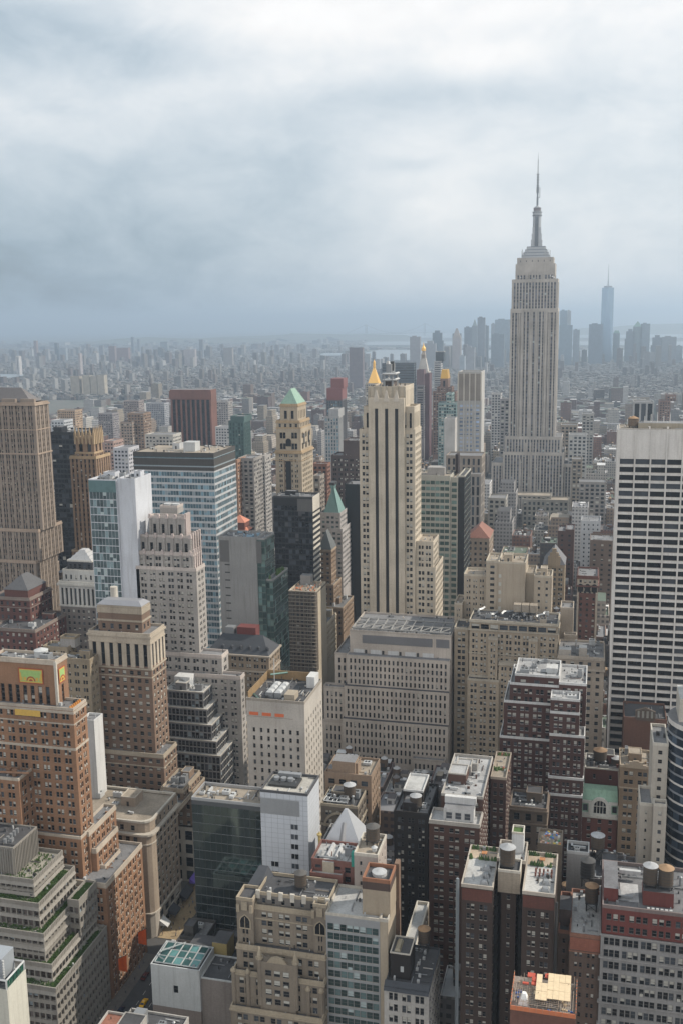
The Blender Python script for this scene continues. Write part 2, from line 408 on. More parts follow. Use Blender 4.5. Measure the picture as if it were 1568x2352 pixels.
        if F_.f and y0 < 900: F_.build('roof_fittings', e, org, kind='stuff')
        s.W.build('wall', e, org)
        s.roof = s.R.build('roof', e, org) if s.R.f else None
        if s.C.f: s.C.build('cornice', e, org)
        # windows: the 100 that show largest are objects, the rest one part
        P = s.panes
        def T_(c, u, n): return lambda a, o, z: (c[0]+u[0]*a+n[0]*o, c[1]+u[1]*a+n[1]*o, c[2]+z)
        if P:
            keep = []
            if s.indiv:
                for i, (c, u, n, w_, h, v) in enumerate(P):
                    px, py = proj(*c)
                    vis = -n[0]*c[0]-n[1]*c[1] > 0 and -30 < px < 1600 and py < 2380
                    keep.append((0 if vis else 1, sqrt(c[0]**2+c[1]**2+(c[2]-CZ)**2)-c[2]*.6, i))
                keep.sort(); keep = [k[2] for k in keep[:100]]
            ks = set(keep)
            for i in keep:
                c, u, n, w_, h, v = P[i]
                o = bpy.data.objects.new('window', wtemplate(w_, h, v, s.gl, s.fr, s.bl, s.lod)); COL.objects.link(o)
                o.parent = e; o.location = (c[0]-cx, c[1]-cy, c[2]-s.zbase)
                o.rotation_euler = (0, 0, math.atan2(u[1], u[0]))
            if len(P) > len(ks):
                mb = MB()
                for i, (c, u, n, w_, h, v) in enumerate(P):
                    if i not in ks: wpane(mb, T_(c, u, n), w_, h, v, s.gl, s.fr, s.bl, min(s.lod, 1) if s.lod > 0 else 0)
                mb.build('window', e, org, kind='stuff')
        return e
    def part(s, name, mb, **kw):
        up = s.roof if s.roof is not None and name in ('rooftop_unit', 'vent_pipe', 'duct', 'chimney', 'skylight', 'cooling_tower', 'roof_tank', 'antenna', 'roof_plants', 'stair_hut', 'bulkhead', 'flagpole') else s.e
        return mb.build(name, up, s.org, **kw)
    def clutter(s, ti=0, n=4, bulk=True, seed=None, mats=None, hmax=3.0):
        """plant on a roof: a bulkhead and air handlers, each its own part"""
        t = s.tiers[ti]; r = random.Random(seed or len(s.name)*7+ti)
        x0, x1, y0, y1, z = t['x0']+1.2, t['x1']-1.2, t['y0']+1.2, t['y1']-1.2, t['z1']-.04
        if x1-x0 < 3 or y1-y0 < 3: return
        used = []
        def place(w_, d):
            for _ in range(30):
                a = r.uniform(x0, max(x0+.1, x1-w_)); b = r.uniform(y0, max(y0+.1, y1-d))
                if a+w_ > x1+.2 or b+d > y1+.2: return None
                if all(a+w_+.3 < c[0] or a > c[1]+.3 or b+d+.3 < c[2] or b > c[3]+.3 for c in used):
                    used.append((a, a+w_, b, b+d)); return a, b
        if bulk:
            w_, d = min(r.uniform(4, 8), (x1-x0)*.5), min(r.uniform(4, 9), (y1-y0)*.5); p = place(w_, d)
            if p:
                mb = MB(); h = r.uniform(2.6, 4.4); mb.box(p[0], p[0]+w_, p[1], p[1]+d, z, z+h, s.w, top=s.roofm)
                s.ring(mb, p[0], p[0]+w_, p[1], p[1]+d, z+h, z+h+.3, .08, s.trim, .2)
                mb.box(p[0]+w_*.4, p[0]+w_*.4+1, p[1]-.06, p[1], z, z+2.1, IRON); s.part('bulkhead', mb)
        for i in range(n):
            w_, d = r.uniform(1.2, 4.2), r.uniform(1.2, 4.2); p = place(w_, d)
            if not p: continue
            mb = MB(); h = r.uniform(.8, hmax); m_ = r.choice(mats or [UNIT, UNITW, UNIT])
            k = r.random()
            if k < .55:
                mb.box(p[0], p[0]+w_, p[1], p[1]+d, z+.25, z+.25+h, m_)
                mb.box(p[0]+.2, p[0]+.4, p[1]+.2, p[1]+.4, z, z+.25, IRON); mb.box(p[0]+w_-.4, p[0]+w_-.2, p[1]+d-.4, p[1]+d-.2, z, z+.25, IRON)
                for j in range(2):
                    mb.cyl(p[0]+w_*(.3+.4*j), p[1]+d*.5, z+.25+h, z+.5+h, min(w_, d)*.17, IRON, 10)
                s.part('rooftop_unit', mb)
            elif k < .75:
                mb.cyl(p[0]+w_/2, p[1]+d/2, z, z+h*1.2, .35, m_, 10); mb.cyl(p[0]+w_/2, p[1]+d/2, z+h*1.2, z+h*1.2+.35, .6, m_, 10, r1=.2); s.part('vent_pipe', mb)
            else:
                L = w_*1.6; mb.box(p[0], min(x1, p[0]+L), p[1], p[1]+.7, z+.4, z+1.1, m_, bot=True); mb.box(p[0], p[0]+.7, p[1], p[1]+d, z, z+1.12, m_); s.part('duct', mb)
def water_tower(label, x, y, z, r=2.3, h=4.6, leg=2.6, roofm=None, tank=None, group=None):
    e = thing('water_tower', label, 'water tower', (x, y, z), group); o = (x, y, z)
    tank = tank or WOOD
    mb = MB(); mb.cyl(x, y, z+leg+.3, z+leg+h, r, tank, 18)
    for i in range(5): mb.cyl(x, y, z+leg+.6+i*h*.18, z+leg+.72+i*h*.18, r+.05, IRON, 18)
    mb.build('tank', e, o)
    mb = MB(); mb.cyl(x, y, z+leg+h+.01, z+leg+h+r*.5, r+.2, roofm or TANKROOF, 18, r1=0.0); mb.build('tank_roof', e, o)
    mb = MB(); mb.box(x-r*.95, x+r*.95, y-r*.95, y+r*.95, z+leg, z+leg+.28, IRON, bot=True); mb.build('platform', e, o)
    for a in (-1, 1):
        for b in (-1, 1):
            mb = MB(); mb.bar((x+a*r*.75, y+b*r*.75, z), (x+a*r*.75, y+b*r*.75, z+leg), .14, IRON); mb.build('leg', e, o)
    if leg > 2:
        mb = MB(); k = r*.75
        for p, q in (((-k, -k), (k, -k)), ((k, -k), (k, k))):
            mb.bar((x+p[0], y+p[1], z+.2), (x+q[0], y+q[1], z+leg-.1), .06, IRON); mb.bar((x+q[0], y+q[1], z+.2), (x+p[0], y+p[1], z+leg-.1), .06, IRON)
        mb.build('brace', e, o)
    return e
HAZE_D = 0.000115
# ================================================================== THE HAND-BUILT BUILDINGS
FOOT = []                                         # footprints taken (x0, x1, y0, y1)
def done(b):
    b.make()
    for t in b.tiers: FOOT.append((t['x0'], t['x1'], t['y0'], t['y1']))
    return b
def pyramid(b, x0, x1, y0, y1, z, h, m, fr=0.0, name='roof', over=.3):
    mb = MB(); cx, cy = (x0+x1)/2, (y0+y1)/2; a, c = (x1-x0)/2*fr, (y1-y0)/2*fr
    mb.frus(x0-over, x1+over, y0-over, y1+over, z, cx-a, cx+a, cy-c, cy+c, z+h, m); return b.part(name, mb)
def hip(b, x0, x1, y0, y1, z, h, m, inset=.35, name='roof', over=.4):
    mb = MB(); w_ = x1-x0; d = y1-y0
    i = min(w_, d)*inset if inset < 1 else inset
    if w_ > d: A, B = (x0+i, (y0+y1)/2), (x1-i, (y0+y1)/2)
    else: A, B = ((x0+x1)/2, y0+i), ((x0+x1)/2, y1-i)
    x0 -= over; x1 += over; y0 -= over; y1 += over
    A = (*A, z+h); B = (*B, z+h); a, b_, c, d_ = (x0, y0, z), (x1, y0, z), (x1, y1, z), (x0, y1, z)
    if w_ > d: mb.quad(a, b_, B, A, m); mb.quad(c, d_, A, B, m); mb.poly([b_, c, B], m); mb.poly([d_, a, A], m)
    else: mb.quad(b_, c, B, A, m); mb.quad(d_, a, A, B, m); mb.poly([a, b_, A], m); mb.poly([c, d_, B], m)
    return b.part(name, mb)
BLUEGL = glass((.10, .16, .19), .08, .35); GREENGL = glass((.06, .10, .095), .08, .3); BLACKGL = glass((.012, .013, .016), .15)
TEALGL = glass((.04, .065, .065), .1, .2)
CREAM = wall((.50, .43, .33)); STONE = wall((.40, .36, .31)); GREYST = wall((.36, .34, .32)); TAN = wall((.38, .30, .21)); WHITE = wall((.62, .62, .61), 'paint')
BROWNB = wall((.21, .14, .10), 'brick'); REDB = wall((.13, .045, .035), 'brick'); DKRED = wall((.08, .042, .034), 'brick'); DKB = wall((.024, .019, .018), 'brick')
ORANGE = wall((.29, .16, .092), 'brick'); LTRIM = wall((.56, .52, .45)); CONC = wall((.50, .46, .41)); SLATE = wall((.06, .065, .075), 'paint'); BLACKM = wall((.025, .025, .027), 'metal')

# ---- left: tall brown tower with a hipped roof
b = Bld('office_tower', 'tall brown stone tower with a low hipped roof at the left edge', 'skyscraper', wall((.29, .235, .19)), S(bw=4.6, fh=3.75, ww=.58, wh=.55, k=2, gap=.7, blind=.22, mg=1.2, sp=1, rec=.5, sr=.3), spm=wall((.17, .135, .11)), blindm=plain('warm_blind', (.30, .27, .22)), roofm=SLATE, trim=wall((.40, .31, .24)), lod=0, seed=2, hid=40)
t = b.tier(1, -60, 215, 650, D=607, x0=-405, fx=303, belts=((.2, 1.2, .7), (17, .8, .3), (33, 1, .5)), para=.8)
TB = t
b.tier(1, -60, 240, 1450, D=604, x0=-410, fx=388, belts=((0, 1, .3),)); b.tier(4, -60, 250, 262, D=601, x0=-414, fx=400, belts=((0, 1, .3),))
done(b); hip(b, t['x0'], t['x1']-5, t['y0']+4, t['y1']-1, t['z1']+1, 9, wall((.16, .15, .15), 'paint'), .8)
for i in range(3):
    mb = MB(); mb.box(t['x0']+6+i*14, t['x0']+16+i*14, t['y0']+1, t['y0']+3.5, t['z1'], t['z1']+3, b.w); b.part('dormer', mb)
# ---- black slab
b = Bld('office_tower', 'flat black glass slab between the hip roofed brown tower and the pinnacled tower', 'skyscraper', BLACKM, S(bw=3, fh=3.8, ww=.9, wh=.7, rec=.1, blind=.04, mg=.3), glassm=BLACKGL, lod=0, seed=3, hid=60)
b.tier(1, 318, 500, 838, D=700, dep=30); done(b); b.clutter(0, 3)
# ---- pinnacled brown tower
PB = wall((.30, .20, .13), 'brick')
b = Bld('pinnacled_tower', 'slender orange brown brick tower crowned with stone pinnacles', 'skyscraper', PB, S(bw=3.4, fh=3.6, ww=.42, wh=.6, sp=1, rec=.6, sr=.45, blind=.15), spm=wall((.15, .09, .06)), trim=wall((.45, .33, .2)), lod=0, seed=4, hid=50)
t = b.tier(1, 472, 588, 870, D=655, fx=640, n=S(bw=5.6, fh=14, ww=.45, wh=.72, rec=.9, zt=2, blind=0), belts=((14, .8, .4),))
b.tier(1, 470, 592, 965, D=654, fx=650); b.tier(1, 437, 602, 990, D=652, fx=690, belts=((0, 1, .3),)); b.tier(4, 500, 640, 190, D=650, fx=720)
done(b)
for i in range(6):
    for side in (0, 1):
        if side == 0: x, y = t['x0']+(t['x1']-t['x0'])*i/5, t['y0']
        else: x, y = t['x1'], t['y0']+(t['y1']-t['y0'])*i/5
        if side and i == 0: continue
        mb = MB(); z = t['z1']; mb.box(x-.7, x+.7, y-.7, y+.7, z-4, z+4, b.trim); mb.cyl(x, y, z+4, z+9.5, .8, b.trim, 8, r1=0.0); b.part('pinnacle', mb)
# ---- glass and white tower
b = Bld('glass_tower', 'narrow glass fronted tower with a blank white side wall and few small windows', 'skyscraper', wall((.60, .62, .66), 'paint'), S(bw=1.7, fh=3.9, ww=.94, wh=.9, rec=.08, zt=5, blind=.12, mg=.2), glassm=glass((.14, .19, .20), .05, .6), blindm=plain('pale_blind', (.34, .40, .40)), roofm=GREYROOF, lod=0, seed=5, hid=20)
t = b.tier(1, 555, 728, 1142, D=452, fx=850, w=S(kind='blank')); t['zb'] = 0
t2 = b.tier(1, 728, 845, 1135, D=453, fx=947, n=S(kind='blank'), w=S(bw=5.2, fh=4.2, ww=.16, wh=.36, rec=.3, blind=0, mg=2.5, zt=22))
t2['x0'] = t['x1']+.01; t2['zb'] = 0; t['y1'] = t2['y1']; done(b); b.clutter(0, 5); b.clutter(1, 4)
mb = MB(); mb.box(t['x0'], t['x1']-.2, t['y0']-.12, t['y0']-.04, t['z1']-5.2, t['z1']+.6, glass((.03, .055, .055), .25)); b.part('glass_screen', mb)
# ---- wide banded building
b = Bld('banded_office', 'wide flat roofed office block wrapped in white and blue glass bands', 'office building', wall((.50, .51, .52), 'paint'), S(bw=1.9, fh=4.1, ww=.93, wh=.66, rec=.15, blind=.1, mg=.2, zt=.3), glassm=BLUEGL, blindm=plain('dim_blind', (.2, .24, .26)), roofm=TANROOF, lod=0, seed=6, hid=20)
dkw = wall((.07, .065, .06), 'paint')
t = b.tier(1, 835, 1340, 965, D=600, fx=1475, zb=None, para=.5, n=S(bw=60, fh=4.4, ww=1, wh=.16, rec=-.02, mg=0, blind=1, zt=.2), wm=dkw); t['tm'] = dkw
b.tiers[-1]['zb'] = t['z1']-11
b.tier(None, t['x0'], t['x1'], t['z1']-11.02, D=600, dep=t['y1']-600, para=0, noroof=1); done(b); b.clutter(0, 6, True, 3, [UNITW])
mb = MB(); mb.box(t['x0']+31, t['x0']+39, t['y0']+9, t['y0']+18, t['z1'], t['z1']+6, UNITW); b.part('bulkhead', mb)
# ---- grey art deco tower
GD = wall((.37, .345, .32)); 
sg = S(bw=5.1, fh=3.3, ww=.6, wh=.56, k=2, gap=.35, rec=.35, blind=.5, mg=1.4)
b = Bld('art_deco_tower', 'pale grey stepped art deco tower with scalloped stone crown', 'skyscraper', GD, sg, trim=wall((.52, .46, .42)), lod=1, seed=7)
b.tier(1, 1003, 1112, 1305, D=470, dep=8, n=S(kind='blank')); 
crown = S(bw=4.6, fh=9.5, ww=.36, wh=.7, rec=.5, blind=0, zt=1.2, slf=.2)
ta = b.tier(1, 935, 1160, 1372, D=459, fx=1188, n=crown); tb = b.tier(1, 862, 1200, 1495, D=456, fx=1258, n=crown)
tc_ = b.tier(4, 925, 1345, 210, D=454, fx=1402, belts=((0, .8, .3),)); b.tier(4, 950, 1368, 318, D=453, fx=1428, belts=((0, .6, .2),)); 
b.tier(4, 1000, 1545, 925, D=449, fx=1590, belts=((0, .7, .2), (11, .7, .3)))
b.tier(5, -60, 185, 1015, D=445.2, fx=212, x0=-205, belts=((0, .7, .2),)); done(b)
pk = wall((.52, .44, .41))
for t in (ta, tb, tc_):
    W_ = t['x1']-t['x0']; st_ = crown if t is not tc_ else sg; mg_ = st_['mg']; n = max(1, round((W_-2*mg_)/st_['bw']))
    for i in range(n+1):
        x = t['x0']+mg_+(W_-2*mg_)*i/n; mb = MB(); z = t['z1']
        mb.box(x-.45, x+.45, t['y0']-.6, t['y0']+.4, z-9, z+1.2, b.w); mb.frus(x-.9, x+.9, t['y0']-.7, t['y0']+.7, z-.2, x-.5, x+.5, t['y0']-.5, t['y0']+.5, z+2.0, pk); b.part('buttress', mb)
    for i in range(4):
        y = t['y0']+(t['y1']-t['y0'])*(i+.5)/4; mb = MB(); z = t['z1']
        mb.box(t['x1']-.4, t['x1']+.6, y-.6, y+.6, z-9, z+2.4, pk); b.part('buttress', mb)
mb = MB(); t = b.tiers[0]; z = t['z1']
mb.cyl((t['x0']+t['x1'])/2-2, t['y0']+4, z, z+1.6, 2, UNITW, 14); mb.cyl((t['x0']+t['x1'])/2+2.4, t['y0']+4, z, z+1.6, 2, UNITW, 14); b.part('rooftop_unit', mb)
# ---- brown tower with cream top
b = Bld('office_tower', 'brown brick tower whose top floors are dressed in cream stone', 'skyscraper', BROWNB, S(bw=3.6, fh=3.55, ww=.5, wh=.56, rec=.3, blind=.5, mg=.8), trim=wall((.42, .36, .28)), lod=1, seed=8, roofm=GREYROOF)
cr = wall((.50, .43, .34))
b.tier(4, 680, 985, 585, D=405, fx=1043, n=S(bw=4, fh=3.6, ww=.4, wh=.5, zt=6.5, blind=.1), belts=((.1, 2.6, .25), (5.6, .8, .4)), dep=20)
t = b.tier(4, 616, 1045, 778, D=401, fx=1145, wm=cr, tm=cr, n=S(bw=3.9, fh=12, ww=.46, wh=.9, rec=.5, sp=1, zt=3.6, blind=0), spm=wall((.2, .12, .09)), belts=((.1, .9, .6), (3.4, .5, .3)))
t['y1'] = min(t['y1'], 425); t['zb'] = t['z1']-15; z = t['z1']-15
b.tier(None, t['x0'], t['x1'], z-.02, D=401, dep=t['y1']-401, noroof=1, belts=((.1, .7, .4), (4, .5, .2)), para=0)
tt = b.tier(7, 640, 1140, 225, D=398, fx=1230, belts=((0, .8, .3), (5, .5, .2))); done(b); b.clutter(3, 2)
t = b.tiers[0]
mb = MB(); z = t['z1']+1; mb.frus(t['x0']-.3, t['x1']+.3, t['y0']-.3, t['y1']+.3, z, t['x0']+2, t['x1']-2, t['y0']+2, t['y1']-2, z+1.8, wall((.34, .34, .36), 'metal')); b.part('roof', mb)
mb = MB(); mb.cyl(t['x0']+4, t['y0']+9, z, z+6, 1.7, LTRIM, 12); b.part('chimney', mb)
# ---- white wall behind the orange tower
b = Bld('office_building', 'plain white walled building squeezed behind the bright orange brick tower', 'office building', WHITE, S(kind='blank'), seed=9)
b.tier(4, 560, 655, 1380, D=372, dep=8); done(b)
# ---- small tan building behind the orange tower
b = Bld('office_building', 'tan stepped office building directly behind the orange tower roof', 'office building', wall((.33, .27, .19), 'brick'), S(bw=4, fh=3.6, ww=.55, wh=.5, k=2, blind=.4), seed=10, lod=1)
b.tier(4, 420, 520, 800, D=400, dep=5, n=S(kind='blank'), wm=GREYST); b.tier(4, 300, 470, 870, D=397, dep=8); b.tier(4, 380, 625, 955, D=392, dep=8); done(b); b.clutter(2, 5)
# ---- orange tower with mosaic panels
b = Bld('art_deco_tower', 'bright orange brick tower with green and gold mosaic panel under its roof', 'skyscraper', ORANGE, S(bw=4.4, fh=3.45, ww=.6, wh=.62, k=2, gap=.35, rec=.3, blind=.4, mg=1), trim=wall((.50, .43, .35)), lod=1, seed=12, roofm=GREYROOF)
tall = S(bw=3.3, fh=4.3, ww=.52, wh=.84, rec=.5, sp=1, zt=9.5, blind=.2, mg=2.4)
t1 = b.tier(4, -60, 385, 965, D=325, fx=465, n=tall, w=S(bw=5, fh=4, ww=.3, wh=.8, rec=.5, sp=1, zt=9.5, blind=.1, mg=3), belts=((0, .8, .25),), spm=wall((.045, .035, .03)))
t2 = b.tier(4, -60, 510, 1300, D=321, fx=600, belts=((.2, 1.0, .3), (5, .5, .2), (14.5, 1.0, .15)))
b.tier(7, -60, 545, 800, D=318, x1=None, fx=640, zb=0); b.tiers[-1]['x1'] = t2['x1']+1.5
for k, (R, T, x1) in enumerate(((620, 765, -181), (672, 885, -179), (735, 1000, -177))):
    q = b.tier(7, 430, R, T, x1=x1, dep=9, zb=0, belts=((0, .9, .15),)); q['x0'] = t2['x1']-3; q['y1'] = 345-k*3
q = b.tier(8, 600, 770, 265, x1=-173.5, dep=12, zb=0, belts=((0, .9, .15),)); q['x0'] = -190; q['y1'] = 345.5
q = b.tier(8, 690, 755, 440, x1=-171, dep=12, zb=0, belts=((0, .9, .15),)); q['y1'] = 346; q['y0'] = 315; q['z1'] = 47; q['x0'] = -189
sb = b.tier(7, -60, 130, 395, D=312, dep=12, zb=0); sb['x0'] = -232
done(b); b.clutter(0, 4, False, 4); 
z = t1['z1']
for (ax, kk) in (('n', 0), ('w', 1)):
    mb = MB(); grn = plain('mosaic_green', (.28, .42, .14)); red = plain('mosaic_red', (.30, .06, .03)); gold = plain('mosaic_gold', (.52, .33, .07))
    if ax == 'n': L0, L1 = t1['x1']-15.5, t1['x1']-5.2; F = lambda a, o, zz: (a, t1['y0']-o, zz)
    else: L0, L1 = t1['y0']+1.4, t1['y0']+6.2; F = lambda a, o, zz: (t1['x1']+o, a, zz)
    def pn(a0, a1, z0_, z1_, o, m): mb.quad(F(a0, o, z0_), F(a1, o, z0_), F(a1, o, z1_), F(a0, o, z1_), m)
    pn(L0, L1, z-8.6, z-2.6, .30, red); pn(L0+.4, L1-.4, z-8.2, z-3.0, .33, gold); pn(L0+.7, L1-.7, z-7.8, z-3.4, .36, grn)
    c = (L0+L1)/2
    for rr, m_, o in ((1.9, red, .39), (1.4, gold, .42), (.8, red, .45)):
        mb.poly([F(c+rr*cos(pi*i/10), o, z-7.6+rr*sin(pi*i/10)) for i in range(11)], m_)
    if ax == 'n':
        for s_ in (-1, 1):
            for d in (2.5, 4.0): pn(c+s_*d-.5, c+s_*d+.5, z-7.5, z-6.1, .4, gold)
            mb.poly([F(c+s_*4.3-.4, .43, z-7.2), F(c+s_*4.3+.4, .43, z-7.2), F(c+s_*4.3+.3, .43, z-4.4), F(c+s_*4.3-.3, .43, z-4.4)], gold)
    b.part('mosaic_panel', mb)
mb = MB(); z2 = t2['z1']; F = lambda a, o, zz: (a, t2['y0']-o, zz)
mb.quad(F(t1['x1']-15.5, .4, z2-3.2), F(t1['x1']-5, .4, z2-3.2), F(t1['x1']-5, .4, z2-.8), F(t1['x1']-15.5, .4, z2-.8), plain('mosaic_gold', (1, 1, 1))); b.part('mosaic_panel', mb)
for i in (0, 8):
    mb = MB(); x = t1['x0']+(t1['x1']-t1['x0'])*(i/8); mb.box(x-.5, x+.5, t1['y0']-.5, t1['y0']+.3, t1['z1']-27, t1['z1']+.6 if i in (0, 8) else t1['z1']-9.5, LTRIM if i in (0, 8) else b.w); b.part('pilaster', mb)
mb = MB(); 
for i in range(6):
    y = t2['y0']+1+i*1.4; mb.cyl(t2['x1']-1.6, y, t2['z1']+.1, t2['z1']+1.5, .8, plain('autumn_plant', (.42, .17, .03)), 7, r1=.3)
b.part('roof_plants', mb, kind='stuff')
ORT = t1
cx, cy = t1['x0']+(t1['x1']-t1['x0'])*.68, t1['y0']+5
mb = MB(); mb.cyl(cx, cy, z, z+3.0, 2.6, UNITW, 16); mb.cyl(cx, cy, z+3.01, z+4.0, 2.7, UNITW, 16, r1=0.0); b.part('roof_tank', mb)
mb = MB(); z = sb['z1']; mb.bar((sb['x0']+14, 314, z+1.5), (sb['x1']+2, 316, z+1.5), .35, ORANGE); mb.cyl(sb['x1']-4, 316, z, z+2.4, 1.0, ORANGE, 10); mb.cyl(sb['x1']-7, 317, z, z+2.4, 1.0, ORANGE, 10); b.part('duct', mb)
b = Bld('brick_block', 'dark red brick block with slate pitched roof and stone trims at the left edge', 'building', wall((.13, .055, .045), 'brick'), S(bw=3.8, fh=3.9, ww=.42, wh=.55, blind=.35, mg=1), lod=1, seed=301, roofm=TAR, trim=wall((.25, .20, .17)), hid=20)
t = b.tier(4, -60, 205, 522, D=530, fx=360, belts=((0, .8, .5), (5, .5, .3))); b.tier(4, -60, 245, 745, D=512, fx=480, zb=0, belts=((0, .7, .4),)); done(b); b.clutter(1, 4)
mb = MB(); x0_, x1_, y0_, y1_, z = t['x0']+8, t['x1']-2, t['y0']+2, t['y1']-3, t['z1']; mb.box(x0_, x1_, y0_, y1_, z, z+5, b.w, top=SLATE); b.part('attic', mb); hip(b, x0_, x1_, y0_, y1_, z+5.05, 8, wall((.11, .11, .115), 'paint'), .45)
b = Bld('colonnaded_building', 'dark office building with white columned upper floors and a white stepped cap', 'office building', wall((.17, .15, .135), 'brick'), S(bw=3.4, fh=3.7, ww=.45, wh=.5, blind=.45), lod=1, seed=302, trim=wall((.55, .53, .48)), hid=20)
wc = wall((.52, .51, .48)); b.tier(4, 468, 640, 262, D=556, dep=14, n=S(bw=3, fh=6, ww=.6, wh=.7, blind=0), wm=wall((.05, .05, .055))); b.tier(4, 436, 655, 330, D=552, dep=20, n=S(bw=3.2, fh=4.2, ww=.35, wh=.5, blind=.2), wm=wc)
t = b.tier(4, 410, 665, 415, D=548, dep=25, wm=wc, n=S(bw=3.0, fh=13, ww=.5, wh=.82, rec=1, blind=0, zt=2), belts=((.2, 1.3, .9), (13.8, .7, .4))); t['zb'] = t['z1']-15; b.tier(None, t['x0'], t['x1'], t['z1']-15.02, D=548, dep=25, noroof=1, para=0, zb=0); done(b)
t = b.tiers[0]; mb = MB(); x0_, x1_, z = t['x0'], t['x1'], t['z1']; W_ = x1_-x0_
for i in range(4): mb.frus(x0_+W_*.11*i, x1_-W_*.11*i, 556+1.2*i, 570-1.2*i, z+i*1.7, x0_+W_*.11*i+1, x1_-W_*.11*i-1, 557+1.2*i, 569-1.2*i, z+i*1.7+1.6, wall((.50, .50, .50), 'paint'))
b.part('stepped_cap', mb)
# ---- rounded-corner beige building
b = Bld('corner_building', 'beige office building with a rounded corner, heavy cornice and awnings along the avenue', 'office building', wall((.36, .29, .225)), S(bw=3.5, fh=3.85, ww=.54, wh=.62, rec=.35, blind=.35, mg=.8), trim=wall((.50, .45, .38)), lod=1, seed=14, roofm=TANROOF)
x1, y0, zc = -171, 354, atX(*Zp(7, 1050, 770), -171)[1]
x0 = atY(*Zp(7, 655, 700), 356)[0]-14
rr = 4.2
t = b.tier(None, x0, x1, zc, D=y0, dep=28, zb=0)
FOOT.append((x0, x1, y0, 382))
# faces by hand: north part, arc of five facets, west part
b.org = None
def rounded(b, x0, x1, y0, y1, z0, z1, st, r):
    b.facade((x0, y0), (1, 0), (0, -1), x1-r-x0, z0, z1, st)
    n = 3; pts = [(x1-r+r*sin(pi/2*i/n), y0+r-r*cos(pi/2*i/n)) for i in range(n+1)]
    s1 = dict(st); s1.update(mg=.1, bw=9)
    for i in range(n):
        p, q = pts[i], pts[i+1]; L = sqrt((q[0]-p[0])**2+(q[1]-p[1])**2); u = ((q[0]-p[0])/L, (q[1]-p[1])/L)
        s1['kind'] = 'g'; b.facade(p, u, (u[1], -u[0]), L, z0, z1, s1)
    b.facade((x1, y0+r), (0, 1), (1, 0), y1-y0-r, z0, z1, st)
    return [(x0, y0)]+pts+[(x1, y1), (x0, y1)]
b.tiers = []
b.st2 = b.st
base_st = S(bw=6, fh=5.4, ww=.78, wh=.7, rec=.6, blind=.2)
wk_ = b.w; b.w = wall((.42, .38, .33)); loop = rounded(b, x0, x1, y0, 382, 0, 11, base_st, rr); b.w = wk_; rounded(b, x0, x1, y0, 382, 11, zc, b.st, rr); 
loop2 = rounded(b, x0, x1-.8, y0+.8, 382, zc, zc+4.6, S(bw=4.6, fh=4.4, ww=.35, wh=.62, blind=.1), rr)
b.W.quad((x1, 382, 0), (x0, 382, 0), (x0, 382, zc+4.6), (x1, 382, zc+4.6), b.w)
b.R.poly([(p[0], p[1], zc+4.0) for p in loop2], b.roofm)
def ledge(loop, z0, z1, p, m, M):
    cx = sum(q[0] for q in loop)/len(loop); cy = sum(q[1] for q in loop)/len(loop)
    o = [(q[0]+(p if q[0] > cx else -p), q[1]+(p if q[1] > cy else -p)) for q in loop]
    i_ = [(q[0]+(-.5 if q[0] > cx else .5), q[1]+(-.5 if q[1] > cy else .5)) for q in loop]
    n = len(loop)
    for i in range(n):
        j = (i+1) % n
        M.quad((*o[i], z0), (*o[j], z0), (*o[j], z1), (*o[i], z1), m); M.quad((*o[i], z1), (*o[j], z1), (*i_[j], z1), (*i_[i], z1), m); M.quad((*i_[j], z0), (*i_[i], z0), (*i_[i], z1), (*i_[j], z1), m)
ledge(loop, zc-.6, zc+.3, 1.2, b.trim, b.C); ledge(loop2, zc+4.4, zc+5.3, .3, LTRIM, b.C); ledge(loop, 11, 11.6, .5, b.trim, b.C); ledge(loop, zc-5, zc-4.6, .25, b.trim, b.C)
b.tiers = [dict(x0=x0, x1=x1-7, y0=y0+3, y1=378, z1=zc+4, zb=zc+3.9, noroof=1, n=S(kind='blank'), w=S(kind='blank'))]
b.make(); b.tiers[0]['z1'] = zc+4; b.clutter(0, 7, True, 5, [UNITW, UNITW, UNIT])
b = Bld('office_building', 'narrow brown brick building adjoining the rounded corner block on the avenue', 'office building', wall((.27, .19, .135), 'brick'), S(bw=3.3, fh=3.6, ww=.45, wh=.55, rec=.3, blind=.4), trim=wall((.40, .33, .25)), lod=1, seed=15)
q = b.tier(7, 1180, 1310, 400, x1=-172.5, dep=14, belts=((0, .9, .4),)); q['y0'] = 392; q['y1'] = 412; q['x0'] = -183; q['z1'] = 48
q = b.tier(7, 1100, 1240, 600, x1=-171, dep=14, belts=((0, .9, .4),)); q['y0'] = 382.4; q['y1'] = 398.9; q['x0'] = -183; q3_ = b.tier(None, -183, -171, q['z1'], D=398.95, dep=15, zb=27.2); done(b); b.clutter(0, 3); b.clutter(1, 2)
b = Bld('shop_building', 'low cream stone shop front with tall windows beside the wide pavement', 'shop', LTRIM, S(bw=5, fh=6, ww=.62, wh=.72, rec=.5, blind=.2), lod=1, seed=16)
b.tier(None, -183, -170.4, 27, D=399, dep=30, zb=0, roof=TANROOF); done(b)
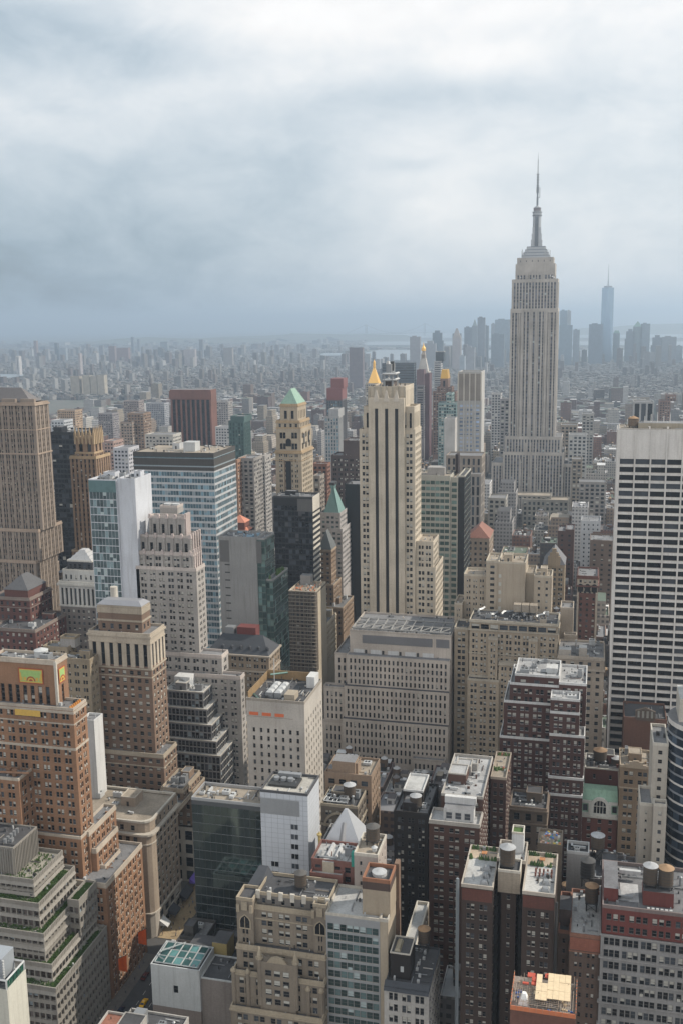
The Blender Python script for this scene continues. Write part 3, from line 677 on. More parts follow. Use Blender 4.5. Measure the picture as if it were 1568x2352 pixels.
# ---- stepped dark grid building
b = Bld('stepped_office', 'dark gridded glass office building stepping down in white edged terraces', 'office building', wall((.24, .24, .245), 'metal'), S(bw=2.0, fh=3.7, ww=.84, wh=.86, rec=.25, sp=None, blind=.12, mg=.3, zt=.5), glassm=BLACKGL, blindm=plain('dim_blind', (.2, .2, .2)), roofm=wall((.42, .42, .41), 'roof'), trim=LTRIM, lod=1, seed=17)
for (k, R, T, fx) in ((4, 1415, 1172, 1498), (4, 1443, 1290, 1545), (4, 1475, 1400, 1575), (4, 1508, 1515, 1600), (7, 1535, 222, 1620)):
    q = b.tier(k, 1160, R, T, D=433-1.6*len(b.tiers), fx=fx, para=.35); q['x0'] = -198; q['y1'] = 445
done(b); b.clutter(0, 2)
mb = MB(); t = b.tiers[0]; z = t['z1']
mb.box(t['x0']+3, t['x1']-9, t['y0']+6, t['y1'], z, z+5, WHITE); b.part('bulkhead', mb)
mb = MB(); mb.poly([(t['x0']+5, t['y0']+6, z+5.0), (t['x0']+11, t['y0']+3.5, z+3.2), (t['x1']-6, t['y0']+4.5, z+1.0), (t['x1']-9, t['y0']+8, z+4.6)], UNITW); b.part('skylight', mb)
# ---- green terraced building
GT = wall((.27, .25, .22), 'paint'); GRASSM = plain('terrace_planting', (.05, .095, .02)); BRONZE = glass((.04, .03, .025), .15)
b = Bld('terraced_office', 'ribbed pale concrete office block stepping down in terraces planted with green beds', 'office building', GT, S(bw=2.2, fh=3.7, ww=.8, wh=.62, rec=.7, blind=.1, mg=.2, zt=.2, slf=.15), glassm=BRONZE, blindm=plain('dim_blind', (.2, .2, .2)), roofm=wall((.34, .32, .27), 'roof'), lod=1, seed=18, para=1.3)
rows = [(7, 92, 868, -196, 262, 'k7'), (8, 232, 232, -187, 400, ''), (8, 270, 400, -182.5, 527, ''), (8, 305, 612, -178.6, 660, ''), (8, 362, 826, -174.8, 735, ''), (8, 390, 992, -171, 735, '')]
for i, (k, R, T, x1, fx, _) in enumerate(rows):
    q = b.tier(k, -60, R, T, x1=x1, dep=20); q['x0'] = -235
    q['y1'] = 313.5
    if i == 0: q['n'] = S(kind='blank'); q['para'] = .5; q['y1'] = q['y0']+16; q['roof'] = TAR
done(b)
t = b.tiers[0]
mb = MB()
for i in range(26):
    x = t['x1']-.4-i*.95; mb.box(x-.16, x+.16, t['y0']-.3, t['y0'], t['z0']+.1, t['z1']-.1, GT)
for i in range(17):
    y = t['y0']+.4+i*.95; mb.box(t['x1'], t['x1']+.3, y-.16, y+.16, t['z0']+.1, t['z1']-.1, GT)
b.part('ribs', mb, kind='stuff')
for j in range(5):
    y = t['y0']+3+j*2; mb = MB(); mb.cyl(t['x1']-5, y, t['z1'], t['z1']+1.8, .6, UNIT, 10); b.part('vent_pipe', mb)
for i in range(1, 6):                             # planting beds and slanted sun shades on every terrace
    a, c = b.tiers[i-1], b.tiers[i]
    mb = MB(); z = c['z1']+.05; r = random.Random(i)
    for _ in range(1500 if i > 1 else 300):
        if r.random() < .5: x = r.uniform(a['x1']+.7, c['x1']-.8); y = r.uniform(c['y0']+1, 311)
        else: x = r.uniform(-232, c['x1']-1); y = r.uniform(c['y0']+.8, max(c['y0']+.9, a['y0']-.6))
        if r.random() < .25 and (int(y/5)+int(x/7)) % 3 == 0: continue
        s_ = r.uniform(.15, .42); h = r.uniform(.2, .9); an = r.uniform(0, 3.14)
        dx, dy = s_*cos(an), s_*sin(an)
        mb.quad((x-dx, y-dy, z), (x+dx, y+dy, z), (x+dx*.7+.1, y+dy*.7, z+h), (x-dx*.7+.1, y-dy*.7, z+h), GRASSM)
        mb.quad((x-dy, y-dx, z+h*.6), (x+dx, y-dy, z+h*.6), (x+dy, y+dx, z+h*.9), (x-dx, y+dy, z+h*.8), GRASSM)
    b.part('planting', mb, kind='stuff')
    mb = MB()
    for q, lim in ((a, 311), (c, 311)):
        pass
    for lvl in range(2 if i < 5 else 1):
        zz = c['z1']-.4-lvl*3.7
        mb.quad((c['x0'], c['y0']-.75, zz-.9), (c['x1']+.75, c['y0']-.75, zz-.9), (c['x1'], c['y0'], zz), (c['x0'], c['y0'], zz), GT)
        if i < 5: mb.quad((c['x1']+.75, c['y0']-.75, zz-.9), (c['x1']+.75, 313, zz-.9), (c['x1'], 313, zz), (c['x1'], c['y0'], zz), GT)
    b.part('sun_shade', mb)
    mb = MB()
    n_ = 40
    for k2 in range(n_):
        y = c['y0']+k2*1.05
        if y < 313: mb.box(c['x1']+.06, c['x1']+.16, y, y+.12, c['z1']-.1, c['z1']+1.2, GT)
    for k2 in range(45):
        x = c['x1']-k2*1.05; mb.box(x-.12, x, c['y0']-.16, c['y0']-.06, c['z1']-.1, c['z1']+1.2, GT)
    b.part('parapet_ribs', mb, kind='stuff')
GTB = b.tiers
# higher wing at its far end
b = Bld('office_wing', 'far end wing of the terraced block topped with a square green roof bed', 'office building', GT, S(bw=2.2, fh=3.7, ww=.8, wh=.58, rec=.7, blind=.25, mg=.2, zt=.2, slf=.15), glassm=BRONZE, blindm=plain('dim_blind', (.2, .2, .2)), seed=19, lod=1, para=1.3)
# (kept as upper pavilion on the terrace)
q = b.tier(8, 480, 550, 378, x1=-174.0, dep=14, zb=GTB[4]['z1']); q['y1'] = 313.4; q['x0'] = -178.5
b.zbase = GTB[4]['z1']; done(b)
mb = MB(); r = random.Random(4)
for _ in range(500):
    x = r.uniform(q['x0']+.5, q['x1']-.5); y = r.uniform(q['y0']+.5, q['y1']-.6); z = q['z1']+.02; s_ = r.uniform(.15, .4); h = r.uniform(.2, .7)
    mb.quad((x-s_, y, z), (x+s_, y, z), (x+s_, y+.1, z+h), (x-s_, y+.1, z+h), GRASSM)
b.part('planting', mb, kind='stuff')
# ---- white block in the bottom left corner
b = Bld('white_block', 'smooth white block with a white framed rooftop in the bottom left corner', 'building', wall((.60, .58, .50), 'paint'), S(kind='blank'), seed=20, roofm=TAR, para=.4)
q = b.tier(8, -60, 50, 992, D=228, fx=180, x0=None); b.tiers[0]['x0'] = q['x1']-14; done(b)
t = q; mb = MB(); x0, x1, y0, y1, z = t['x0']+.3, t['x1']-.3, t['y0']+.3, t['y1']-.3, t['z1']+.4
for (p, q_) in (((x1, y0), (x1, y1)), ((x0, y0), (x1, y0)), ((x1, y1), (x0, y1))):
    mb.bar((*p, z+2.8), (*q_, z+2.8), .25, UNITW)
for p in ((x1, y0), (x1, y1), (x0, y0)): mb.bar((*p, z-.4), (*p, z+2.8), .25, UNITW)
b.part('roof_frame', mb)
mb = MB()
for i in range(5):
    ya = y0+(y1-y0)*i/5+.2; yb = y0+(y1-y0)*(i+1)/5-.2; mb.box(x1-.25, x1-.1, ya, yb, z-.3, z+2.4, plain('green_screen', (.01, .06, .04), .3), bot=True)
b.part('green_screen', mb)
mb = MB(); mb.box(x0+2, x1-3, y0+3, y1, z, z+7, wall((.40, .43, .46), 'metal')); b.part('bulkhead', mb)
mb = MB()
for i in range(8): mb.box(x1-3, x1-2.6, y0+3+i*.01, y0+3.6, z+i*.85, z+i*.85+.5, UNITW)
b.part('louvre', mb)
# ================================================================== WEST OF THE AVENUE, NEAR ROWS
# ---- white rooftop and skylight building at the avenue corner
b = Bld('low_building', 'white walled low building with a teal glass skylight roof at the street corner', 'building', wall((.50, .52, .52), 'paint'), S(bw=9, fh=14, ww=.16, wh=.2, rec=.3, blind=0, mg=4), seed=21, roofm=TAR, lod=1, para=.5, units=0)
BRN = wall((.22, .185, .165), 'brick'); t = b.tier(8, 1055, 1390, 855, D=287, x0=-141, dep=13.5, zb=0); wz = t['z1']; t['zb'] = wz-15; b.tier(None, -141, t['x1'], wz-15.02, D=287.1, dep=13.4, zb=0, noroof=1, wm=BRN)
q = b.tier(None, t['x1']+.02, t['x1']+13, wz-3, D=288, dep=13, zb=0, n=S(kind='blank'), wm=wall((.24, .21, .19), 'brick')); done(b)
mb = MB(); sg_ = glass((.03, .08, .075), .1, .2); x0, x1 = -140, t['x1']-1; z = wz+.55; fr = plain('steel', (.25, .27, .27), .5)
for i in range(5):
    for j in range(3):
        a, c = x0+(x1-x0)*i/5, x0+(x1-x0)*(i+1)/5; y0_, y1_ = 288+j*3.8, 291.8+j*3.8
        mb.quad((a+.15, y0_+.15, z+.02*i), (c-.15, y0_+.15, z+.02*i), (c-.15, y1_-.15, z+.3), (a+.15, y1_-.15, z+.3), sg_)
b.part('skylight_glass', mb)
mb = MB()
for i in range(6): a = x0+(x1-x0)*i/5; mb.bar((a, 288, z+.2), (a, 299.4, z+.5), .2, fr)
for j in range(4): mb.bar((x0, 288+j*3.8, z+.2+.05*j), (x1, 288+j*3.8, z+.2+.05*j), .2, fr)
mb.bar((x0, 291, z+.4), (x0+4, 288, z+1.4), .2, fr); mb.bar((x0, 292, z+1.4), (x0+7, 299, z+1.4), .2, fr)
b.part('skylight_frame', mb)
b = Bld('low_building', 'low building with a mustard yellow walled rooftop hut behind the teal skylight', 'building', wall((.2, .17, .15), 'brick'), S(kind='blank'), seed=22, roofm=TAR)
b.tier(None, -140.8, -108, 32, D=301, dep=9, zb=0); done(b)
mb = MB(); YL = wall((.32, .25, .10), 'paint'); mb.box(-133, -124.5, 302, 308, 32.02, 37.5, YL, top=TAR); mb.box(-124.4, -119, 301.6, 309, 32.02, 39.5, YL, top=TAR); mb.box(-126, -124.9, 301.8, 301.95, 32.1, 34.6, IRON); b.part('bulkhead', mb)
b = Bld('low_building', 'dark flat roofed building with grey plant beside the busy pavement', 'building', wall((.07, .066, .062), 'brick'), S(bw=4, fh=4, ww=.6, wh=.58, blind=.1), seed=23, roofm=TAR, lod=1)
b.tier(None, -140.5, -131, 33, D=310.5, dep=12, zb=0, roof=GREYROOF); b.tier(None, -130.9, -104, 30, D=310.5, dep=12, zb=0, n=S(kind='blank')); done(b); b.clutter(0, 5); b.clutter(1, 6, True, 3)
# ---- bottom roofs
b = Bld('low_building', 'black roofed building with a grey vent cabin at the very bottom, by the taxi', 'building', wall((.42, .40, .37)), S(bw=4, fh=4, ww=.4, wh=.5), seed=24, roofm=TAR, lod=1, para=.7)
zr9 = atY(400, 2336, 258)[1]; t = b.tier(None, -134, -115, zr9, D=244, dep=14, zb=0); q = b.tier(None, -141, -134.05, zr9-.6, D=245, dep=11, zb=0, roof=wall((.28, .12, .08), 'roof')); done(b); b.clutter(0, 3)
mb = MB(); z = t['z1']; mb.box(-130, -126.5, 251, 254, z, z+4.5, UNIT); 
for i in range(3): mb.box(-129.7+i*1.1, -129+i*1.1, 250.9, 250.98, z+.8, z+2.4, IRON)
b.part('vent_cabin', mb)
# ---- white tiled tower
TILE = MC.setdefault('tile', None)
m, tt_, p = newmat('white_tile'); g = tt_.n.new('ShaderNodeNewGeometry').outputs['Position']; gx, gy, gzz = tt_.xyz(g)
br = tt_.math('MAXIMUM', tt_.math('GREATER_THAN', tt_.math('FRACT', tt_.math('DIVIDE', gzz, 1.9)), .955), tt_.math('GREATER_THAN', tt_.math('FRACT', tt_.math('DIVIDE', tt_.math('ADD', gx, gy), 2.35)), .955))
cc = tt_.noise(g, .25, 3); f = tt_.math('ADD', .9, tt_.math('MULTIPLY', cc, .2))
c = tt_.mix(1.0, (.47, .49, .52), tt_.comb(f, f, f), 'MULTIPLY'); c = tt_.mix(br, c, (.22, .23, .25)); tt_.l.new(c, p.inputs['Base Color']); p.inputs['Roughness'].default_value = .4
TILE = m
b = Bld('tiled_tower', 'white square tiled tower with a column of dark windows and a fan filled roof well', 'office building', TILE, S(kind='blank'), roofm=wall((.42, .40, .36), 'roof'), lod=1, seed=25, trim=wall((.08, .08, .085)), hid=0)
t = b.tier(9, 332, 662, 500, D=322, fx=742, n=S(kind='blank')); t['zb'] = 0; t['para'] = .9; z = t['z1']
b.make_orig = b.make
W_ = t['x1']-t['x0']
t['n'] = S(kind='blank'); done(b)
mb = MB()
def hole(a, w_, zz, h):
    mb.quad((t['x0']+a, t['y0']-.02, zz), (t['x0']+a+w_, t['y0']-.02, zz), (t['x0']+a+w_, t['y0']-.02, zz+h), (t['x0']+a, t['y0']-.02, zz+h), BLACKGL)
for i in range(9):
    o = MB(); zz = z-13.2-i*3.8
    x = t['x0']+W_*.635; fr_ = UNITW
    o.quad((x, t['y0']-.03, zz), (x+W_*.155, t['y0']-.03, zz), (x+W_*.155, t['y0']-.03, zz+1.9), (x, t['y0']-.03, zz+1.9), BLACKGL)
    for (a, c_) in ((0, .07), (W_*.155-.07, W_*.155), (W_*.07, W_*.08)): o.box(x+a, x+c_, t['y0']-.1, t['y0']-.035, zz, zz+1.9, fr_)
    b.part('window', o)
    if i >= 4:
        o = MB(); x = t['x0']+W_*.2
        o.quad((x, t['y0']-.03, zz), (x+W_*.155, t['y0']-.03, zz), (x+W_*.155, t['y0']-.03, zz+1.9), (x, t['y0']-.03, zz+1.9), BLACKGL); o.box(x+W_*.07, x+W_*.08, t['y0']-.1, t['y0']-.035, zz, zz+1.9, fr_); b.part('window', o)
mb = MB(); mb.quad((t['x0'], t['y0']-.02, z-8.2), (t['x1']-3, t['y0']-.02, z-8.2), (t['x1']-3, t['y0']-.02, z-2.2), (t['x0'], t['y0']-.02, z-2.2), wall((.36, .37, .38), 'metal')); b.part('louvre_panel', mb)
mb = MB(); mb.box(t['x0']+1.5, t['x1']-5.5, t['y0']+5, t['y1']-3, z, z+.8, IRON); 
for i in range(3): mb.cyl(t['x0']+3.5+i*2.6, t['y0']+9, z+.8, z+1.9, 1.1, UNIT, 12)
mb.box(t['x0']+3, t['x1']-6, t['y0']+12, t['y0']+14, z+.8, z+2, UNIT); b.part('rooftop_unit', mb)
TT = t
# glass podium to its left
m, tt_, p = newmat('mirror_podium_glass'); g = tt_.n.new('ShaderNodeNewGeometry').outputs['Position']
p.inputs['Base Color'].default_value = (.10, .125, .125, 1); p.inputs['Roughness'].default_value = .05; p.inputs['Metallic'].default_value = .85
bb = tt_.n.new('ShaderNodeBump'); bb.inputs['Strength'].default_value = .35; tt_.l.new(tt_.noise(g, .45, 3, .5, 1.5), bb.inputs['Height']); tt_.l.new(bb.outputs[0], p.inputs['Normal'])
b = Bld('glass_podium', 'mirror glass building reflecting the avenue beside the white tiled tower', 'office building', wall((.11, .115, .12), 'metal'), S(bw=2.2, fh=3.6, ww=.97, wh=.96, rec=.06, blind=0, mg=.1, zt=1.6), glassm=m, seed=26, roofm=TANROOF, lod=0, trim=wall((.42, .42, .42), 'metal'))
q = b.tier(9, 0, 332, 555, D=323, x0=-139, dep=18, zb=0); q['x1'] = TT['x0']-.03; q['y1'] = 336; q['z1'] = atY(*Zp(9, 200, 560), 323)[1]; done(b); b.clutter(0, 7, False, 8, [UNITW], 1.4)
# ---- pale stone building with orange netting
b = Bld('stone_building', 'pale blank sided stone building with orange netting in three openings and a cooling plant well', 'office building', CONC, S(bw=3.45, fh=3.7, ww=.34, wh=.55, rec=.45, blind=.12, mg=1.4, zt=11), lod=1, seed=27, roofm=TAR, trim=wall((.36, .32, .27)), hid=20)
t = b.tier(5, 222, 605, 1188, D=385, fx=722, w=S(bw=3.6, fh=3.7, ww=.3, wh=.5, rec=.4, blind=.1, mg=1, zt=7), para=1.2, zb=0); t['x0'] = -139; done(b)
z = t['z1']; W_ = t['x1']-t['x0']
mb = MB()
for i in range(3):
    x = t['x0']+1.2+i*5.6; mb.box(x, x+4, t['y0']-.12, t['y0']-.02, z-6.3, z-4.9, plain('orange_net', (.55, .13, .05)), bot=True)
    b.part('orange_netting', mb); mb = MB()
mb = MB(); mb.box(t['x0']+.2, t['x1']-5, t['y0']-.02, t['y0'], z-7.0, z-6.7, b.trim); b.part('string_course', mb)
for i in range(2):
    for j in range(3):
        mb = MB(); x = t['x0']+7+i*3.6; y = t['y0']+5+j*4.4; mb.box(x, x+3.2, y, y+3.9, z, z+2.2, UNIT); mb.frus(x, x+3.2, y, y+3.9, z+2.2, x+.9, x+2.3, y+.9, y+3, z+3, UNITW); b.part('cooling_tower', mb)
mb = MB(); mb.box(t['x1']-9.5, t['x1']-5, t['y0']+3, t['y0']+9, z, z+2.6, wall((.4, .34, .26))); mb.box(t['x1']-4.4, t['x1']-.8, t['y1']-9, t['y1']-2, z, z+5, WHITE); b.part('bulkhead', mb)
mb = MB(); mb.bar((t['x0']+6, t['y1']-8, z), (t['x0']+6, t['y1']-8, z+12), .12, UNITW); b.part('flagpole', mb)
mb = MB(); mb.box(t['x0']+.4, t['x0']+.7, t['y0']+1, t['y1'], z, z+3.5, wall((.30, .20, .10)), bot=True); mb.box(t['x0']+.7, t['x1']-5, t['y1']-.8, t['y1']-.5, z, z+4.0, wall((.30, .20, .10)), bot=True); b.part('timber_screen', mb)
mb = MB(); mb.bar((t['x0']+1, t['y0']+7, z+.4), (t['x0']+5.5, t['y0']+1.2, z+.4), .3, COPPER); mb.bar((t['x0']+3, t['y1']-4, z+3), (t['x0']+10, t['y1']-1, z+3.4), .3, COPPER); b.part('duct', mb)
# ---- brown brick loft behind the pyramid
b = Bld('brick_loft', 'brown brick loft building with a sunlit tan side wall and roof plant', 'building', wall((.28, .20, .14), 'brick'), S(bw=4, fh=3.7, ww=.6, wh=.58, blind=.3), lod=1, seed=28, roofm=TANROOF, hid=20)
t = b.tier(9, 730, 1105, 375, D=365, fx=1165, w=S(bw=2.9, fh=3.6, ww=.42, wh=.5, rec=.25, blind=.35, mg=1), zb=0); t['x0'] = -100; t['y1'] = min(t['y1'], 384); done(b); b.clutter(0, 6)
mb = MB(); mb.box(t['x0']+3, t['x0']+12, t['y0']+1, t['y0']+8, t['z1'], t['z1']+5.5, b.w, top=GREYROOF); mb.box(t['x0']+1, t['x0']+3, t['y0']+1, t['y0']+5, t['z1'], t['z1']+2, b.w, top=GREYROOF); b.part('bulkhead', mb)
b = Bld('arched_loft', 'dark stone loft with a great arched top floor and crowded steel roof frames', 'building', wall((.15, .125, .10), 'brick'), S(bw=3.7, fh=3.7, ww=.6, wh=.55, blind=.4, k=2, mg=1), lod=1, seed=29, roofm=TAR, trim=wall((.34, .29, .22)), hid=15)
t = b.tier(9, 755, 1010, 590, D=350, fx=1105, zb=0, belts=((7, .8, .4),)); t['y1'] = 364.8; done(b); z = t['z1']; b.clutter(0, 5)
mb = MB(); xc = (t['x0']+t['x1'])/2; R_ = 5.2
for i in range(12):
    a0, a1 = pi*i/12, pi*(i+1)/12
    for r0, r1, y in ((R_, R_+.9, t['y0']-.5),):
        mb.quad((xc+r0*cos(a0), y, z-8+r0*sin(a0)), (xc+r1*cos(a0), y, z-8+r1*sin(a0)), (xc+r1*cos(a1), y, z-8+r1*sin(a1)), (xc+r0*cos(a1), y, z-8+r0*sin(a1)), b.trim)
        mb.quad((xc+r0*cos(a0), y, z-8+r0*sin(a0)), (xc+r0*cos(a1), y, z-8+r0*sin(a1)), (xc+r0*cos(a1), y+.5, z-8+r0*sin(a1)), (xc+r0*cos(a0), y+.5, z-8+r0*sin(a0)), b.trim)
        mb.quad((xc+r1*cos(a0), y, z-8+r1*sin(a0)), (xc+r1*cos(a1), y, z-8+r1*sin(a1)), (xc+r1*cos(a1), y+.5, z-8+r1*sin(a1)), (xc+r1*cos(a0), y+.5, z-8+r1*sin(a0)), b.trim)
b.part('arch', mb)
mb = MB()
for i in range(6): mb.bar((t['x0']+.6+i*1.7, t['y0']+2, z+1.4), (t['x0']+1.5+i*1.7, t['y0']+12, z+1.4), .16, UNITW)
for i in range(4): mb.bar((t['x0']+.6, t['y0']+2+i*3, z+1.2), (t['x0']+10, t['y0']+2+i*3, z+1.2), .2, UNITW)
b.part('steel_frame', mb)
water_tower('dark wooden water tower on the arched loft roof, behind the white pyramid', t['x1']-5, t['y0']+8, z, 2.3, 4.6, 1.2)
# ---- pyramid roof, pink block and tank in front
b = Bld('pyramid_roof_building', 'low building under a tall smooth white metal pyramid roof with gilded corner finials', 'building', wall((.26, .25, .24)), S(bw=3, fh=4, ww=.6, wh=.6, blind=.1), lod=1, seed=30, roofm=GREYROOF, hid=15)
zb_ = atY(*Zp(9, 880, 865), 318)[1]; x0p = atY(*Zp(9, 760, 855), 318)[0]; x1p = atY(*Zp(9, 1035, 855), 318)[0]
b.tier(None, x0p-.5, x1p+.5, zb_, D=318, dep=x1p-x0p+1, zb=0); done(b)
apz = atY(*Zp(9, 908, 590), 325)[1]
PYM = wall((.46, .47, .49), 'metal'); mb = MB(); cx, cy = (x0p+x1p)/2, 318.5+(x1p-x0p)/2; w_ = x1p-x0p
mb.frus(x0p, x1p, 318.5, 318.5+w_, zb_+.1, cx-.5, cx+.5, cy-.5, cy+.5, apz, PYM); b.part('roof', mb)
mb = MB(); mb.bar((cx, 318.3, zb_+.4), (cx, cy-w_*.18, zb_+(apz-zb_)*.64), .7, wall((.33, .33, .34), 'metal')); b.part('roof_rib', mb)
for xx in (x0p-.6, x1p+.9):
    mb = MB(); mb.bar((xx, 317.6, zb_-3), (xx, 317.6, zb_+4.5), .35, wall((.5, .38, .15))); mb.cyl(xx, 317.6, zb_+4.5, zb_+5.0, .9, wall((.5, .38, .15)), 10); mb.cyl(xx, 317.6, zb_+5, zb_+6.2, .5, wall((.5, .38, .15)), 10, r1=0.0); b.part('finial', mb)
PW = (x0p, x1p)
b = Bld('roof_house', 'white roofed block with skylight strips at the foot of the white pyramid', 'building', wall((.22, .10, .08), 'brick'), S(bw=3.2, fh=3.6, ww=.5, wh=.5), lod=1, seed=31, roofm=WHITEROOF)
t = b.tier(9, 690, 985, 985, D=304, x0=None, dep=12.6, zb=0, n=S(bw=2.2, fh=3, ww=.75, wh=.7, zt=.4), e=None); t['n'] = S(bw=3, fh=3.4, ww=.6, wh=.6, zt=.3, blind=0)
t['y1'] = 317; b.tier(10, 680, 905, 205, D=300.5, dep=3.4, zb=0); b.tiers[-1]['y1'] = 303.9; b.tiers[-1]['z1'] = min(b.tiers[-1]['z1'], t['z1']-3); done(b); b.clutter(0, 3, False, 2); b.clutter(1, 4, False, 5, None, 1.5)
t = b.tiers[0]; mb = MB()
for i in range(2): mb.frus(t['x0']+4+i*3, t['x0']+5.6+i*3, t['y0']+3, t['y1']-1, t['z1']+.2, t['x0']+4.5+i*3, t['x0']+5.1+i*3, t['y0']+3.3, t['y1']-1.3, t['z1']+1.1, wall((.5, .5, .5), 'paint'))
mb.box(t['x0']+4, t['x0']+8, t['y0']-.6, t['y0']+2.5, t['z1']-3.4, t['z1']+.7, CREAM, top=WHITEROOF); b.part('skylight', mb)
b = Bld('pink_block', 'pinkish rendered block with white edged parapets carrying a dark wooden tank', 'building', wall((.42, .36, .32), 'paint'), S(bw=4, fh=3.6, ww=.2, wh=.4, blind=.2), lod=1, seed=32, roofm=TANROOF, trim=LTRIM)
t = b.tier(9, 985, 1150, 930, D=300, fx=1200, zb=0); t['y1'] = 314; done(b)
mb = MB(); z = t['z1']; mb.box(t['x0']-1.7, t['x0']-.1, t['y0']+3, t['y0']+5, z-6, z-1, plain('teal_paint', (.03, .25, .20))); b.part('rooftop_unit', mb)
mb = MB(); mb.cyl(t['x1']-2, t['y0']+4, z, z+1.4, .8, UNITW, 12); mb.cyl(t['x1']-2, t['y0']+4, z+1.4, z+2, 1.1, UNITW, 12, r1=.3); b.part('vent_pipe', mb)
water_tower('dark wooden water tower on the pink rendered block, right of the white pyramid', t['x1']-3.6, t['y0']+9, z, 2.3, 4.8, 1.4, wall((.10, .095, .09), 'paint'))
# ---- gothic hotel-like building at the bottom
GO = wall((.24, .20, .155)); GOT = wall((.38, .32, .235))
gs = S(bw=5.4, fh=3.35, ww=.64, wh=.64, k=2, gap=.4, rec=.3, blind=.45, mg=1.2)
b = Bld('gothic_building', 'tan gothic stepped building with arched corner towers and stone pinnacles', 'building', GO, gs, lod=1, seed=33, roofm=TAR, trim=GOT, hid=0)
xa, xb = atY(*Zp(10, 165, 375), 283)[0], atY(*Zp(10, 790, 455), 283)[0]-.05
zt = atY(*Zp(10, 300, 330), 285)[1]
def Lz(y, D=283): return atY(*Zp(10, 480, y), D)[1]
w_ = xb-xa; zA = Lz(450); zB = Lz(700); zC = Lz(850); zD = Lz(1030)
b.tier(None, xa+6, xb, zt, D=286.5, dep=11, zb=zA, n=S(bw=3.3, fh=3.6, ww=.35, wh=.55, blind=.1, zt=1.4), wm=wall((.17, .155, .14)))
b.tiers[-1]['y1'] = 299
for nm, x0_, x1_, zz, D_ in (('corner', xa, xa+5.6, zt-.8, 283.2), ('corner2', xb-4.4, xb, zA+3.4, 284)):
    b.tier(None, x0_, x1_, zz, D=D_, dep=4.5, zb=zB-.0, n=S(bw=5, fh=3.3, ww=.5, wh=.6, k=2, gap=.4, rec=.4, zt=6.2, blind=.1, mg=.8))
b.tiers[-1]['y1'] = 288; b.tiers[-2]['y1'] = 291
b.tier(None, xa+5.6, xb-4.4, zA, D=284.8, dep=3.2, zb=zB, n=gs, belts=((0, .5, .3), (3.6, .3, .2))); b.tiers[-1]['y1'] = 290
b.tier(None, xa+.2, xb, zB, D=281.5, dep=16, zb=zC, belts=((0, .6, .3),)); b.tiers[-1]['y1'] = 299
b.tier(None, xa-.6, xb, zC, D=279.2, dep=18, zb=zD-2, belts=((0, .5, .3),)); b.tiers[-1]['y1'] = 299
b.tier(None, xa-.8, xb, zD-2, D=276.8, dep=20, zb=0, belts=((0, .6, .35),)); b.tiers[-1]['y1'] = 299
done(b)
# projecting central bay and corner turrets
mb = MB(); cw = w_*.19; cx = xa+w_*.50
SB = Bld('x', 'x', 'x', GO, S(bw=2.9, fh=3.35, ww=.6, wh=.6, rec=.3, blind=.3, mg=1.4)); SB.trim = GOT; SB.tiers = []
mb.box(cx-cw-.2, cx+cw+.2, 278.0, 281.4, zD-1.95, zB-1.6, GO); mb.poly([(cx-cw*.6, 277.95, zB-1.6), (cx+cw*.6, 277.95, zB-1.6), (cx+cw*.35, 277.95, zB+.2), (cx, 277.95, zB+.7), (cx-cw*.35, 277.95, zB+.2)], GOT)
mb.poly([(cx-cw*.35, 278.6, zB+.2), (cx, 278.6, zB+.7), (cx+cw*.35, 278.6, zB+.2), (cx+cw*.6, 278.6, zB-1.6), (cx-cw*.6, 278.6, zB-1.6)], GOT)
mb.quad((cx-cw*.35, 277.95, zB+.2), (cx, 277.95, zB+.7), (cx, 278.6, zB+.7), (cx-cw*.35, 278.6, zB+.2), GOT); mb.quad((cx, 277.95, zB+.7), (cx+cw*.35, 277.95, zB+.2), (cx+cw*.35, 278.6, zB+.2), (cx, 278.6, zB+.7), GOT)
b.part('central_bay', mb)
for i in range(4):
    for j in range(3):
        mb = MB(); zz = zB-5.2-i*3.35; x = cx-cw*.72+j*cw*.52
        wpane(mb, lambda a, o, q: (x+cw*.2+a, 277.93-o, zz+q), cw*.36, 2.0, (i+j) % 4, DARK, FRAME, BLIND, 1); b.part('window', mb)
for xx in (cx-cw-.3, cx+cw+.3):
    mb = MB(); mb.cyl(xx, 278.4, zD, zB-.8, .85, GO, 8); mb.cyl(xx, 278.4, zB-.8, zB-.2, 1.2, GOT, 8); mb.cyl(xx, 278.4, zB-.2, zB+.9, .8, GOT, 8); mb.cyl(xx, 278.4, zB+.9, zB+3.2, .75, GOT, 8, r1=.12); mb.cyl(xx, 278.4, zB+3.2, zB+3.6, .25, GOT, 8, r1=0.0); b.part('turret', mb)
for xx, zz in ((xa-.3, zC), (xa+4.6, zC), (xb-5.2, zC-3.0), (xb-.9, zC-3.0)):
    mb = MB(); mb.cyl(xx, 279.2, zD-20, zz+.6, .75, GO, 8); mb.cyl(xx, 279.2, zz+.6, zz+1.1, 1.05, GOT, 8); mb.cyl(xx, 279.2, zz+1.1, zz+2, .8, GOT, 8, r1=.3); b.part('turret', mb)
